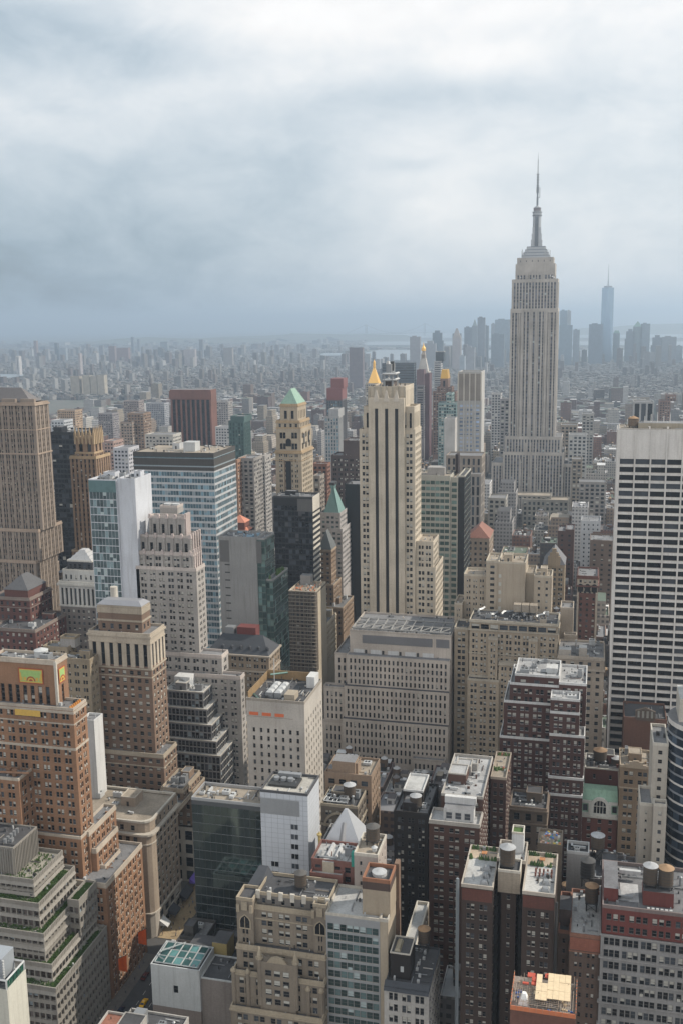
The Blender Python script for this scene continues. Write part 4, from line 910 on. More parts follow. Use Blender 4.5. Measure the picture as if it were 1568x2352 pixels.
for x0_, x1_, zz, D_ in ((xa, xa+5.6, zt-.8, 283.2), (xb-4.4, xb, zA+3.4, 284)):
    mb = MB(); c = (x0_+x1_)/2; y = D_-.25
    pts = [(c-1.6, zz-9.3), (c+1.6, zz-9.3), (c+1.6, zz-7), (c+1.2, zz-6), (c, zz-5), (c-1.2, zz-6), (c-1.6, zz-7)]
    for sc, m_, o in ((1.25, GOT, 0), (1.0, BLACKGL, .03)):
        mb.poly([(c+(a-c)*sc, y-o, (q-(zz-7.2))*sc+(zz-7.2)) for a, q in pts], m_)
    mb.box(c-.1, c+.1, y-.12, y-.05, zz-9.2, zz-5.6, GOT)
    for k_ in (-1, 1):
        mb.box(c+k_*2.2-.5, c+k_*2.2+.5, y-.3, y+.2, zz-3.8, zz-1.2, GOT)
    mb.box(c-1, c+1, y-.3, y+.2, zz-3, zz-.2, GOT); b.part('arched_window', mb)
mb = MB()
for i in range(7):
    x = xa+6.3+i*(w_-6.6)/6; mb.box(x-.7, x+.7, 286.2, 286.9, zt-1.2, zt+1.6, LTRIM)
b.part('merlon', mb, kind='stuff')
mb = MB(); z = zt; mb.quad((xa+.5, 290, z-1), (xa+5, 290, z-1), (xa+6, 298.5, z+3.4), (xa+3, 298.5, z+3.4), SLATE); mb.quad((xa+5, 290, z-1), (xa+8.5, 290, z-.9), (xa+8.5, 298.5, z-.9), (xa+6, 298.5, z+3.4), SLATE); b.part('sloped_roof', mb)
water_tower('dark wooden water tower on the black roof of the tan gothic building', xb-11, 293, zt, 2.0, 4.4, 1.2, wall((.10, .095, .09), 'paint'))
for i in range(5):
    mb = MB(); x = xb-5+i*.95; mb.box(x-.35, x+.35, 288.6, 289.5, zt, zt+.9, UNITW); mb.cyl(x, 289, zt+.9, zt+1.1, .25, IRON, 8); b.part('vent_pipe', mb)
# ---- glass banded white roof building
b = Bld('glass_loft', 'building with glass bands, a bright white roof and a tall tan lift tower', 'office building', wall((.40, .41, .42), 'metal'), S(bw=2.1, fh=3.35, ww=.95, wh=.72, rec=.2, blind=.22, mg=.4, zt=2.2), glassm=TEALGL, blindm=plain('pale_blind', (.34, .40, .40)), roofm=WHITEROOF, trim=LTRIM, lod=1, seed=34)
x0_ = xb+.02; x1_ = atY(*Zp(10, 1220, 495), 283)[0]; z = atY(*Zp(10, 790, 455), 283)[1]
t = b.tier(None, x0_, x1_, z, D=283, dep=17, zb=0, n=S(bw=2.1, fh=3.35, ww=.95, wh=.72, rec=.2, blind=.22, mg=.4, zt=2.2), w=S(kind='blank'), para=.9)
t['x1'] = x1_-2.6; q = b.tier(None, x1_-2.58, x1_, z, D=283.1, dep=17, zb=0, n=S(kind='blank'), w=S(kind='blank'), wm=wall((.44, .37, .28), 'paint')); q['y1'] = 300; b.tiers[0]['y1'] = 300
done(b)
tw = wall((.40, .33, .245), 'paint'); xt = atY(*Zp(10, 1042, 220), 286)[0]; xt1 = atY(*Zp(10, 1235, 230), 286)[0]; zt2 = atY(*Zp(10, 1042, 220), 286)[1]
mb = MB(); mb.box(xt, xt1, 286, 295.5, z, zt2-2.6, tw); mb.box(xt-.02, xt1+.02, 285.98, 295.52, zt2-2.6, zt2, wall((.09, .06, .05), 'paint'), top=TAR); b.ring(mb, xt, xt1, 286, 295.5, zt2, zt2+1.3, .02, wall((.30, .14, .08), 'paint'), .4); mb.box(xt1-.6, xt1+.9, 296, 299, z-20, zt2+1.5, wall((.20, .13, .09), 'brick')); b.part('lift_tower', mb)
mb = MB(); mb.cyl((xt+xt1)/2, 291, zt2, zt2+1.1, 2.3, UNITW, 18); mb.cyl((xt+xt1)/2, 291, zt2+1.1, zt2+1.7, 2.4, TANKROOF, 18, r1=0.0); b.part('roof_tank', mb)
# ---- dark roofed white loft, with brick hut
b = Bld('white_loft', 'narrow white stone loft with black pitched cornice and dark brick stair hut on its roof', 'building', wall((.46, .44, .41)), S(bw=4.3, fh=3.9, ww=.66, wh=.6, k=2, gap=.3, rec=.35, blind=.25, mg=.8), lod=1, seed=35, roofm=TAR, trim=SLATE, hid=0)
t = b.tier(10, 1225, 1505, 1005, D=276, fx=1580, zb=0, para=.4); t['x0'] = x1_+.1; t['y1'] = 299; done(b); z = t['z1']
mb = MB(); mb.quad((t['x0'], 275.2, z-.6), (t['x1'], 275.2, z-.6), (t['x1'], 277.6, z+1.6), (t['x0'], 277.6, z+1.6), SLATE); mb.quad((t['x0'], 277.6, z+1.6), (t['x1'], 277.6, z+1.6), (t['x1'], 278, z), (t['x0'], 278, z), SLATE); b.part('pitched_cornice', mb)
mb = MB(); hx = t['x0']+1; mb.box(hx, hx+6.2, 281, 290, z, z+8.5, DKB, top=TAR); b.ring(mb, hx, hx+6.2, 281, 290, z+8.5, z+8.9, .1, LTRIM, .25); mb.frus(hx+1, hx+3, 282, 288, z+8.55, hx+1.4, hx+2.6, 282.3, 287.7, z+9.4, wall((.34, .3, .22), 'metal')); mb.box(hx+3.2, hx+4.2, 280.95, 281, z+2.5, z+4.4, UNITW); b.part('stair_hut', mb)
r = random.Random(2)
for i in range(6):
    mb = MB(); x = hx+7+r.random()*1.5; y = 280+i*3; mb.box(x, x+.8, y, y+.8, z, z+.9, UNITW); b.part('vent_pipe', mb)
water_tower('tan lidded water tower behind the brick stair hut of the narrow white loft', t['x0']+9.5, 293.5, z+3, 1.9, 4.6, 2.6, WOODROOF)
b = Bld('loft_building', 'dark loft with a cluttered whitish roof behind the narrow white loft', 'building', wall((.26, .21, .16), 'brick'), S(bw=3.2, fh=3.6, ww=.5, wh=.55, blind=.35), lod=1, seed=36, roofm=WHITEROOF, trim=LTRIM)
t = b.tier(10, 1290, 1480, 400, D=322, fx=1495, zb=0); t['y0'] = 302; t['z1'] -= 4; t['y1'] = 330; t['x0'] = x1_+1; done(b); b.clutter(0, 9, True, 4, [UNIT, UNITW], 1.8)
# ---- dark brick tall narrow building left of the red brick one
b = Bld('brick_building', 'sooty dark brick building with white roof cabin, left of the red brick penthouse block', 'building', DKB, S(bw=4, fh=3.5, ww=.6, wh=.58, k=2, blind=.35), lod=1, seed=37, roofm=GREYROOF)
t = b.tier(9, 1262, 1500, 640, D=358, fx=None, zb=0, dep=26); done(b); z = t['z1']; b.clutter(0, 4)
mb = MB(); mb.box(t['x0']+2, t['x1']-3.5, t['y0']+9, t['y1']-2, z, z+5, DKB, top=WHITEROOF); b.ring(mb, t['x0']+2, t['x1']-3.5, t['y0']+9, t['y1']-2, z+5, z+5.8, .05, WHITE, .3); b.part('bulkhead', mb)
water_tower('grey lidded water tower on the sooty dark brick building', (t['x0']+t['x1'])/2+1, t['y0']+5, z, 2.2, 4.2, 1.4)
# ---- red brick building with white penthouse
RB = wall((.10, .052, .040), 'brick')
b = Bld('brick_building', 'red brick apartment block with a white framed penthouse and broad grey roof', 'apartment block', RB, S(bw=5.0, fh=3.4, ww=.66, wh=.52, k=2, gap=.45, rec=.3, blind=.6, mg=.9), lod=1, seed=38, roofm=wall((.40, .40, .40), 'roof'), trim=wall((.45, .42, .38)))
side = S(bw=3.2, fh=3.4, ww=.6, wh=.58, rec=.3, blind=.6, mg=.6)
t = b.tier(11, 22, 330, 1082, D=352, fx=345, zb=0, w=side, belts=((0, .4, .2),)); t['y1'] = 362.4; tz = t['z1']
q = b.tier(11, 90, 350, 915, D=362.5, x0=None, fx=398, zb=0, w=side); q['x0'] = t['x0']+3; q['x1'] = t['x1']; q['z1'] = tz+6; q['y1'] = 400
done(b); z = tz+6
for i, (fx_, fy_, h) in enumerate(((.05, .25, 4), (.2, .55, 3.4), (.45, .7, 2.6))):
    mb = MB(); x = q['x0']+.5+fx_*12; y = 366+fy_*30; mb.box(x, x+7-i, y, y+9-i*2, z, z+h, RB if i == 0 else GREYST, top=b.roofm); b.ring(mb, x, x+7-i, y, y+9-i*2, z+h, z+h+.5, .05, b.trim, .3); b.part('bulkhead', mb)
b.clutter(1, 7, False, 9, [UNITW, UNIT])
mb = MB(); x0_, x1_ = t['x0']+5, t['x1']-2.6; mb.box(x0_, x1_, 355, 360, tz, tz+4.6, WHITE, top=GREYROOF); mb.box(x0_-.3, x1_+.3, 360, 362, tz+4.6, tz+7.2, WHITE); b.part('penthouse', mb)
for i in range(3):
    mb = MB(); a = x0_+.8+i*(x1_-x0_-1)/3; wpane(mb, lambda u_, o, q_: (a+1.3+u_, 354.95-o, tz+2.1+q_), 2.3, 2.6, 0, BLACKGL, UNITW, BLIND, 1); b.part('window', mb)
RBT = (t, q)
b = Bld('brick_building', 'slim brick block with a planted tan roof terrace behind the red brick penthouse block', 'apartment block', DKRED, S(bw=3.2, fh=3.5, ww=.6, wh=.5, k=1, blind=.5, mg=.6), lod=1, seed=39, roofm=TANROOF, trim=wall((.36, .30, .24)), hid=10)
t2 = b.tier(11, 405, 492, 795, D=385, fx=514, zb=0); t2['x0'] = q['x1']+.6; t2['y1'] = 410; done(b)
mb = MB(); r = random.Random(3)
for _ in range(26):
    x, y = r.uniform(t2['x0'], t2['x1']), r.choice([t2['y1']-1.2, t2['y0']+8+r.random()*2]); s_ = r.uniform(.3, .8); mb.cyl(x, y, t2['z1'], t2['z1']+s_*1.6, s_, r.choice([GRASSM, GRASSM, plain('rust_plant', (.25, .10, .06))]), 6, r1=s_*.4)
b.part('roof_plants', mb, kind='stuff')
# ---- stepped red brick tower
RT_ = wall((.085, .040, .033), 'brick')
b = Bld('stepped_brick_block', 'dark red brick apartment block stepping up in white edged terraces', 'apartment block', RT_, S(bw=5.2, fh=3.35, ww=.68, wh=.58, k=2, gap=.5, rec=.3, blind=.6, mg=.8), lod=1, seed=40, roofm=wall((.36, .36, .36), 'roof'), trim=WHITE)
t = b.tier(11, 545, 815, 175, D=440, x0=None, fx=None, dep=22, n=S(bw=5.2, fh=4, ww=.4, wh=.5, rec=.3, blind=.6)); zz = t['z1']
q = b.tier(11, 515, 815, 232, D=439.2, dep=24); q['x0'] = t['x0']-2.2; q2 = b.tier(11, 480, 820, 345, D=438.6, dep=25); q2['x0'] = t['x0']-4.6; q3 = b.tier(11, 458, 820, 565, D=438, dep=26, zb=0); q3['x0'] = t['x0']-6.2; 
for a_ in (q, q2, q3): a_['y1'] = 464; a_['x1'] = t['x1']
e1 = b.tier(11, 762, 940, 318, D=428, dep=10); e2 = b.tier(11, 760, 938, 400, D=427.5, dep=10); e3 = b.tier(11, 755, 970, 540, D=427, dep=10); e4 = b.tier(11, 745, 962, 800, D=424, dep=12); e5 = b.tier(11, 743, 955, 905, D=421.5, dep=12, zb=0)
for a_ in (e1, e2, e3, e4, e5): a_['y1'] = 437.9; a_['x0'] = e1['x0']-.1*(a_ is not e1)
k_ = b.tier(11, 905, 982, 210, D=438, dep=26, zb=0); k_['x0'] = t['x1']+.02; k_['y1'] = 463; k_['z1'] = zz-2
done(b); b.clutter(0, 5, False, 2, [UNITW, UNIT], 2.2); b.clutter(4, 4, False, 3, [UNITW], 2); b.clutter(len(b.tiers)-1, 2, False)
mb = MB(); mb.box(t['x1']-6, t['x1']-1, t['y0']+6, t['y0']+12, zz, zz+2.4, UNITW, top=WHITEROOF); b.part('bulkhead', mb)
SBX = e5
# ---- big concrete grid building
b = Bld('concrete_office', 'broad pale concrete office building in three window gridded tiers with steel roof trusses', 'office building', wall((.52, .46, .40)), S(bw=2.35, fh=4.35, ww=.44, wh=.66, rec=.55, blind=.12, mg=1.0, zt=1.0), lod=1, seed=41, roofm=GREYROOF, trim=wall((.44, .39, .34)), hid=15)
st0 = b.st
top = b.tier(5, 905, 1575, 745, D=520, fx=None, dep=24, n=S(kind='blank'), w=S(kind='blank'), noroof=0); top['zb'] = None
A = b.tier(5, 885, 1563, 905, D=515, dep=30, para=.3); B_ = b.tier(5, 868, 1558, 1112, D=512.6, dep=32, para=0, roof=TAR); C_ = b.tier(5, 858, 1550, 1335, D=510.2, dep=34, zb=0, para=0, roof=TAR)  # tar tone on these ledges stands in for shadow lines at the setbacks
xr = A['x1']
for q in (top, A, B_, C_): q['y1'] = 556; q['x1'] = xr
W1 = b.tier(5, 808, 880, 860, D=520, dep=30, zb=0); W1['y1'] = 556; W1['x1'] = A['x0']-.02
W2 = b.tier(5, 722, 860, 1085, D=514, dep=30, zb=0); W2['x1'] = B_['x0']-.03; W2['y1'] = 519.9; W2['x0'] = max(-140.5, W2['x0'])
W3 = b.tier(5, 722, 858, 1310, D=512.2, dep=30, zb=0); W3['x1'] = C_['x0']-.03; W3['y1'] = 513.9; W3['x0'] = max(-140.7, W3['x0'])
P3 = b.tier(9, 1385, 1560, 262, D=505, x0=None, dep=5.1, zb=0); P3['x1'] = xr-1; P3['y1'] = 510.1
done(b); z = top['z1']
mb = MB(); mb.box(top['x0']+7, top['x1']-10, 519.8, 519.98, z-6, z-1.4, wall((.22, .22, .23), 'metal')); mb.box(top['x1']-8, top['x1']-1, 519.8, 519.98, z-6, z-1.4, wall((.22, .22, .23), 'metal')); b.part('louvre_panel', mb)
for i in range(5):
    mb = MB(); x = top['x0']+2+i*9.5; mb.box(x, x+6, 519.7, 519.98, z-12.2, z-9.6, WHITE); b.part('wall_panel', mb)
for i in range(4):
    mb = MB(); x = top['x0']+8.4+i*9.5; mb.box(x, x+1.1, 519.75, 519.98, z-12.2, z-9.8, IRON); b.part('door', mb)
mb = MB()
TRUS = wall((.25, .245, .235), 'paint')
for i in range(11):
    x = top['x0']+1+i*(top['x1']-top['x0']-2)/10; mb.bar((x, 521, z+2.0), (x, 540, z+2.0), .3, TRUS)
    if i < 10: x2 = x+(top['x1']-top['x0']-2)/10; mb.bar((x, 521, z+2), (x2, 530, z+2), .22, TRUS); mb.bar((x2, 521, z+.2), (x2, 521, z+2), .2, TRUS)
for y in (521, 530, 540): mb.bar((top['x0']+1, y, z+2.0), (top['x1']-1, y, z+2.0), .3, TRUS)
b.part('roof_truss', mb); b.clutter(0, 6, False, 4, None, 1.6)
# ---- cream tower with black stripes
CT = wall((.55, .48, .38)); 
pr = S(bw=5.0, fh=3.75, ww=.68, wh=.58, k=2, gap=.5, rec=.35, blind=.5, mg=.8)
b = Bld('striped_tower', 'cream art deco tower with three black vertical stripes down its middle', 'skyscraper', CT, pr, lod=1, seed=42, roofm=TANROOF, trim=CT, hid=35)
t = b.tier(2, 900, 1125, 548, D=578, fx=1182, n=S(kind='blank'), w=S(bw=4.5, fh=16, ww=.2, wh=.8, sp=None, rec=.5, blind=0), para=.6)
b.tier(2, 868, 1185, 680, D=576.4, fx=1222, n=S(bw=3.3, fh=11, ww=.4, wh=.7, rec=.5, blind=.3, mg=.6)); b.tier(2, 840, 1190, 825, D=575.5, fx=1228)
sh = b.tiers[-1]
bx = b.tier(5, 1345, 1455, 122, D=578.5, x0=None, fx=1490, zb=0, belts=((17, 3, .1),)); bx['x0'] = sh['x1']+.02
b2 = b.tier(5, 1345, 1470, 292, D=577.2, x0=None, fx=1517, zb=0); b2['x0'] = sh['x1']+.04
b2['y1'] = bx['y1']+8; bx['y0'] = b2['y0']+1.2; bx['zb'] = b2['z1']; 
sh['zb'] = 0
# centre slab pierced by three dark shafts
x0c, x1c = atY(*Zp(2, 897, 620), 573)[0], atY(*Zp(2, 1122, 620), 573)[0]; zc_ = atY(*Zp(2, 1000, 615), 573)[1]
stx = [atY(*Zp(2, p, 660), 573)[0] for p in (947, 1010, 1073)]; hw = .95
done(b)
mb = MB(); ed = [x0c]+[v for s_ in stx for v in (s_-hw, s_+hw)]+[x1c]
for i in range(0, 8, 2): mb.box(ed[i], ed[i+1], 573, 575.48, 0, zc_, CT)
for i, s_ in enumerate(stx): mb.box(s_-hw-.001, s_+hw+.001, 573.02, 575.4, zc_-6, zc_-.01, CT, bot=True); mb.frus(s_-1.7, s_+1.7, 572.7, 573.6, zc_-2, s_-.3, s_+.3, 573, 573.5, zc_+4.5, wall((.58, .52, .44)))
b.part('stone_slab', mb)
for s_ in stx:
    mb = MB(); mb.box(s_-hw, s_+hw, 573.6, 574.4, 0, zc_-6, BLACKM); b.part('window_strip', mb)
mb = MB()
for i in range(7): x = t['x0']+(t['x1']-t['x0'])*i/6; mb.box(x-.5, x+.5, 577.4, 578, t['z1']-12, t['z1']+.3, wall((.42, .38, .31)))
b.part('pilaster', mb)
z = t['z1']; mb = MB(); xa_, xb_ = t['x0']+8, t['x1']-8
for p in ((xa_, 583), (xb_, 583), (xa_, 597), (xb_, 597)): mb.bar((*p, z), (*p, z+7.5), .5, UNIT)
for zz in (z+4, z+7.4): 
    mb.bar((xa_-1, 583, zz), (xb_+2, 583, zz), .5, UNITW); mb.bar((xb_+1, 583, zz), (xb_+1, 597, zz), .5, UNITW); mb.bar((xa_, 583, zz), (xa_, 597, zz), .5, UNITW)
mb.box(xa_+1, xb_-1, 584, 596, z+7.5, z+13, UNIT); mb.cyl(xa_+2, 585, z+13, z+14.8, 1.3, WHITE, 10, r1=.8); mb.cyl(xb_-3, 585, z+13, z+14.8, 1.3, WHITE, 10, r1=.8); mb.cyl(xb_-1, 588, z+9, z+14.4, 1, IRON, 10); b.part('cooling_tower', mb)
mb = MB(); mb.box(xa_, xb_, 584, 597, z, z+3.5, wall((.08, .06, .05))); b.part('bulkhead', mb)
# ---- beige hotel
HT = wall((.40, .33, .245), 'brick')
b = Bld('hotel_block', 'long beige brick block with a tangle of ducts and teal edged glazing on its roof', 'apartment block', HT, S(bw=4.3, fh=3.3, ww=.64, wh=.58, k=2, gap=.6, rec=.3, blind=.5, mg=.7), lod=1, seed=43, roofm=TAR, trim=wall((.46, .41, .33)), hid=15)
t = b.tier(6, 228, 783, 790, D=519, dep=24, n=S(bw=5, fh=4.2, ww=.85, wh=.62, rec=.5, blind=.3, zt=.6), w=None, para=.9, belts=((0, .5, .5), (4.4, .5, .6))); b.tiers[-1]['zb'] = t['z1']-5
q = b.tier(None, t['x0'], t['x1'], t['z1']-5.02, D=518.8, dep=24, noroof=1, zb=0, belts=((12, .6, .3),), para=0); q['y1'] = t['y1'] = 540
w1 = b.tier(6, 215, 412, 1145, D=513, dep=5.7, zb=0); w2 = b.tier(6, 345, 405, 880, D=516, dep=2.7, zb=0); w3 = b.tier(6, 598, 655, 890, D=516, dep=2.7, zb=0)
w0 = b.tier(6, 133, 222, 815, D=524, dep=16, zb=0)
w4 = b.tier(6, 410, 780, 1055, D=515.5, dep=3.2, zb=0, belts=((0, .5, .3),)); done(b)
b.clutter(0, 12, False, 4, [UNIT, UNITW, TANROOF], 2.5); z = t['z1']
r = random.Random(8)
for i in range(6):
    mb = MB(); pts = [(t['x0']+4+i*6, 524+r.random()*3, z+1.5+r.random()*2)]
    for j in range(4): p = pts[-1]; pts.append((p[0]+r.uniform(-1, 3), p[1]+r.uniform(1, 4), p[2]+r.uniform(-.6, .8)))
    for p, q_ in zip(pts, pts[1:]): mb.bar(p, q_, .45, UNIT)
    b.part('duct', mb)
for i in range(3):
    mb = MB(); x = t['x0']+22+i*4.2; mb.box(x, x+3.8, 530, 535, z+3, z+7, TANROOF, bot=True); mb.bar((x+.5, 530.5, z), (x+.5, 530.5, z+3), .15, IRON); mb.bar((x+3.3, 534, z), (x+3.3, 534, z+3), .15, IRON); b.part('cooling_tower', mb)
b = Bld('hotel_block', 'taller beige block with a large blank rendered wall rising behind the beige block with ducts', 'apartment block', wall((.43, .36, .275), 'paint'), S(bw=4.1, fh=3.4, ww=.55, wh=.48, k=2, gap=.6, rec=.3, blind=.45, mg=.7), lod=1, seed=44, roofm=TANROOF, trim=wall((.50, .44, .35)), hid=40)
sA = b.tier(6, 185, 335, 482, D=552, dep=16, zb=0); sB = b.tier(6, 340, 412, 395, D=548, dep=20, zb=0, n=S(bw=4, fh=3.4, ww=.4, wh=.45, blind=.2)); sC = b.tier(6, 412, 580, 405, D=547, dep=21, zb=0, n=S(kind='blank'))
sD = b.tier(6, 582, 640, 470, D=550, dep=18, zb=0, n=S(kind='blank')); sE = b.tier(6, 640, 745, 490, D=541, dep=15, zb=0, n=S(bw=4.6, fh=3.6, ww=.3, wh=.4, blind=.2)); s0 = b.tier(6, 133, 183, 660, D=546, dep=18, zb=0)
px = None
for q in sorted(b.tiers, key=lambda q: q['x0']):
    if px is not None: q['x0'] = px+.02
    px = q['x1']
done(b); b.clutter(2, 2); b.clutter(4, 2)
mb = MB()
for i in range(5): x = sC['x0']-.5+0; zz = sC['z1']-8-i*4.6; mb.box(x+.6, x+2, 546.9, 546.98, zz, zz+2, BLIND)
b.part('wall_panel', mb)
# ---- beige corner block right of the hotel
b = Bld('office_block', 'beige office block with cluttered white plant roof left of the white striped slab', 'office building', wall((.38, .32, .255)), S(bw=4.6, fh=3.9, ww=.42, wh=.5, rec=.4, blind=.3, mg=1), lod=1, seed=45, roofm=GREYROOF, trim=wall((.46, .40, .33)), hid=25)
t = b.tier(6, 778, 1075, 1005, D=512, dep=26, zb=0, belts=((.1, .6, .3), (5.5, .9, .6))); b.tiers[-1]['x0'] = w4['x1']+.1
u = b.tier(6, 798, 880, 690, D=545, dep=14, zb=0, n=S(kind='blank')); v_ = b.tier(6, 820, 900, 860, D=540, dep=4.9, zb=t['z1'], n=S(kind='blank')); 
t['y1'] = 539.9; done(b); b.clutter(0, 10, False, 5, [UNITW, UNIT, UNITW], 3.5); z = t['z1']
for (p, q_, h) in ((.02, .28, 3.5), (.45, .62, 5)):
    mb = MB(); L = t['x1']-t['x0']; mb.box(t['x0']+L*p, t['x0']+L*q_, 514, 519, z, z+h, wall((.42, .38, .33)), top=WHITEROOF); b.part('bulkhead', mb)
# ---- white striped slab
GRW = wall((.70, .67, .63), 'paint')
b = Bld('striped_slab', 'huge white slab tower striped with rows of black windows on the right edge', 'skyscraper', GRW, S(bw=7.45, fh=4.02, ww=.91, wh=.66, rec=1.0, blind=.0, mg=.25, zt=13.5, slf=.3), glassm=BLACKGL, lod=0, seed=46, roofm=TANROOF, trim=wall((.55, .51, .46)), para=.6)
xg = atY(*Zp(3, 1170, 810), 519)[0]; zg = atY(*Zp(3, 1170, 812), 519)[1]
GR_X1 = xg+7.45*8+.5
t = b.tier(None, xg, GR_X1, zg, D=519, dep=22, zb=0, e=S(kind='blank'), w=S(kind='blank'))
done(b); z = zg
mb = MB()                                          # curved flare of the white side wall towards the street
n = 10
for i in range(n):
    z0_, z1_ = zg*i/n, zg*(i+1)/n
    f = lambda q: 16*max(0, 1-q/(zg*.62))**2
    a0, a1 = f(z0_), f(z1_)
    mb.quad((xg-.9, 518.6-a0, z0_), (xg-.05, 518.6-a0, z0_), (xg-.05, 518.6-a1, z1_), (xg-.9, 518.6-a1, z1_), GRW)
    mb.quad((xg-.9, 541, z0_), (xg-.9, 518.6-a0, z0_), (xg-.9, 518.6-a1, z1_), (xg-.9, 541, z1_), GRW); mb.quad((xg-.05, 518.9, z0_), (xg-.05, 518.6-a0, z0_), (xg-.05, 518.6-a1, z1_), (xg-.05, 518.9, z1_), GRW)
mb.quad((xg-.9, 518.6, zg), (xg-.05, 518.6, zg), (xg-.05, 541, zg), (xg-.9, 541, zg), GRW); b.part('side_wall', mb)
mb = MB()
for i in range(9): x = xg+.25+i*7.45; mb.box(x-.35, x+.35, 518.45, 518.98, 0, zg-.3, GRW)
b.part('rib', mb)
mb = MB(); mb.box(xg+9, xg+33, 526, 538, z, z+2.6, wall((.36, .32, .25), 'paint'), top=GREYROOF); b.part('bulkhead', mb); b.clutter(0, 5, False, 3)
for i in range(5): mb = MB(); x = xg+12+i*3; mb.bar((x, 527, z+3), (x, 527, z+6+i % 3), .12, WHITE); b.part('antenna', mb)
water_tower('tan lidded water tank on the roof of the huge white striped slab', xg+6.8, 530, z, 2.6, 4, .6, WOODROOF, wall((.2, .15, .11), 'brick'))
# ---- dark brick with copper mansard
b = Bld('mansard_building', 'dark red brick house front with a pale green copper mansard and white arched window', 'building', wall((.17, .065, .05), 'brick'), S(bw=4.8, fh=3.7, ww=.34, wh=.5, rec=.3, blind=.4), lod=1, seed=47, roofm=TAR, trim=wall((.60, .58, .52)), hid=0)
gx0, gz1 = atY(*Zp(11, 957, 905), 430); gx1 = atY(*Zp(11, 1172, 905), 430)[0]
t = b.tier(None, gx0, gx1, gz1-7.5, D=430, dep=8, zb=0, belts=((0, .9, .7),), para=0); 
back = b.tier(11, 955, 1185, 740, D=444, dep=16, zb=0, n=S(bw=7, fh=5, ww=.16, wh=.4, rec=.3, blind=0), para=.6); back['x0'] = SBX['x1']+.8; done(b); b.clutter(1, 5, True, 5, [UNITW, UNIT, GREYST])
mb = MB(); z = t['z1']; CG = wall((.32, .50, .38), 'paint'); mb.box(gx0, gx1, 430.3, 434, z, z+7.2, CG); mb.frus(gx0, gx1, 430.3, 438, z+7.2, gx0+.2, gx1-.2, 432.5, 438, z+11.0, CG); b.part('roof', mb)
gt = wall((.62, .61, .56))
mb = MB(); cx = (gx0+gx1)/2; y = 429.7
mb.box(gx0, gx1, 429.7, 430.28, z+.05, z+1.2, gt); 
for i in range(2):
    for s_ in (-1, 1): mb.box(cx+s_*(4.4+i*3.6)-.45+0, cx+s_*(4.4+i*3.6)+.45, 429.6, 430.28, z+1.2, z+5.6, gt)
mb.box(gx0, cx-3.6, 429.7, 430.28, z+5.6, z+6.9, gt); mb.box(cx+3.6, gx1, 429.7, 430.28, z+5.6, z+6.9, gt)
for i in range(12):
    a0, a1 = pi*i/12, pi*(i+1)/12
    for r0, r1 in ((2.6, 3.9),): mb.quad((cx+r0*cos(a0), y, z+4.6+r0*sin(a0)), (cx+r1*cos(a0), y, z+4.6+r1*sin(a0)), (cx+r1*cos(a1), y, z+4.6+r1*sin(a1)), (cx+r0*cos(a1), y, z+4.6+r0*sin(a1)), gt)
    mb.quad((cx+3.9*cos(a0), y, z+4.6+3.9*sin(a0)), (cx+3.9*cos(a0), y+1.2, z+4.6+3.9*sin(a0)), (cx+3.9*cos(a1), y+1.2, z+4.6+3.9*sin(a1)), (cx+3.9*cos(a1), y, z+4.6+3.9*sin(a1)), gt)
mb.box(cx-3.9, cx-2.6, y, y+.5, z+1.2, z+4.6, gt); mb.box(cx+2.6, cx+3.9, y, y+.5, z+1.2, z+4.6, gt); b.part('dormer', mb)
mb = MB(); mb.poly([(cx-2.6, 430.0, z+1.2), (cx+2.6, 430.0, z+1.2)]+[(cx+2.6*cos(pi*i/10), 430.0, z+4.6+2.6*sin(pi*i/10)) for i in range(11)], BLACKGL)
for i in (-1, 0, 1): mb.box(cx+i*1.3-.12, cx+i*1.3+.12, 429.85, 429.98, z+1.2, z+(7.0 if i == 0 else 6.5), gt)
mb.box(cx-2.6, cx+2.6, 429.85, 429.97, z+4.4, z+4.65, gt); b.part('arched_window', mb)
for s_ in (-1, 1):
    mb = MB(); mb.box(cx+s_*6.2-.9, cx+s_*6.2+.9, 430.1, 430.25, z+2, z+4.8, BLACKGL); b.part('window', mb)
water_tower('tan topped water tower left on the roof behind the green copper mansard', back['x0']+6.5, 452, back['z1'], 3.0, 4.8, 1.2, wall((.26, .17, .10), 'paint')); water_tower('grey lidded water tower right on the roof behind the green copper mansard', back['x1']-1.5, 452, back['z1']-3, 2.4, 4.6, 1.2)
b = Bld('tan_loft', 'narrow tan brick loft with a curved gable beside the green copper mansard', 'building', wall((.26, .185, .12), 'brick'), S(bw=4.6, fh=3.9, ww=.66, wh=.52, k=2, gap=.5, blind=.3, mg=.8), lod=1, seed=48, roofm=TANROOF, trim=wall((.42, .34, .25)))
t = b.tier(11, 1185, 1378, 730, D=428, x0=gx1+.3, dep=18, zb=0, belts=((9, .6, .3),)); done(b); b.clutter(0, 5)
mb = MB(); z = t['z1']; cx = (t['x0']+t['x1'])/2
mb.box(cx-4.2, cx+4.2, 427.6, 428.4, z, z+1.6, b.trim); mb.box(cx-2.8, cx+2.8, 427.5, 428.3, z+1.6, z+3.0, b.trim); mb.box(cx-1.2, cx+1.2, 427.4, 428.2, z+3, z+3.5, b.trim); b.part('gable', mb)
b = Bld('blank_building', 'rust brown windowless building with an arched stone crest in front of the white striped slab', 'building', wall((.15, .075, .05), 'brick'), S(kind='blank'), seed=49, roofm=TAR)
t = b.tier(11, 1208, 1470, 440, D=492, dep=22, zb=0); done(b)
mb = MB(); z = t['z1']; x0_, x1_ = atY(*Zp(11, 1285, 380), 492)[0], atY(*Zp(11, 1395, 380), 492)[0]; dk = wall((.12, .095, .075))
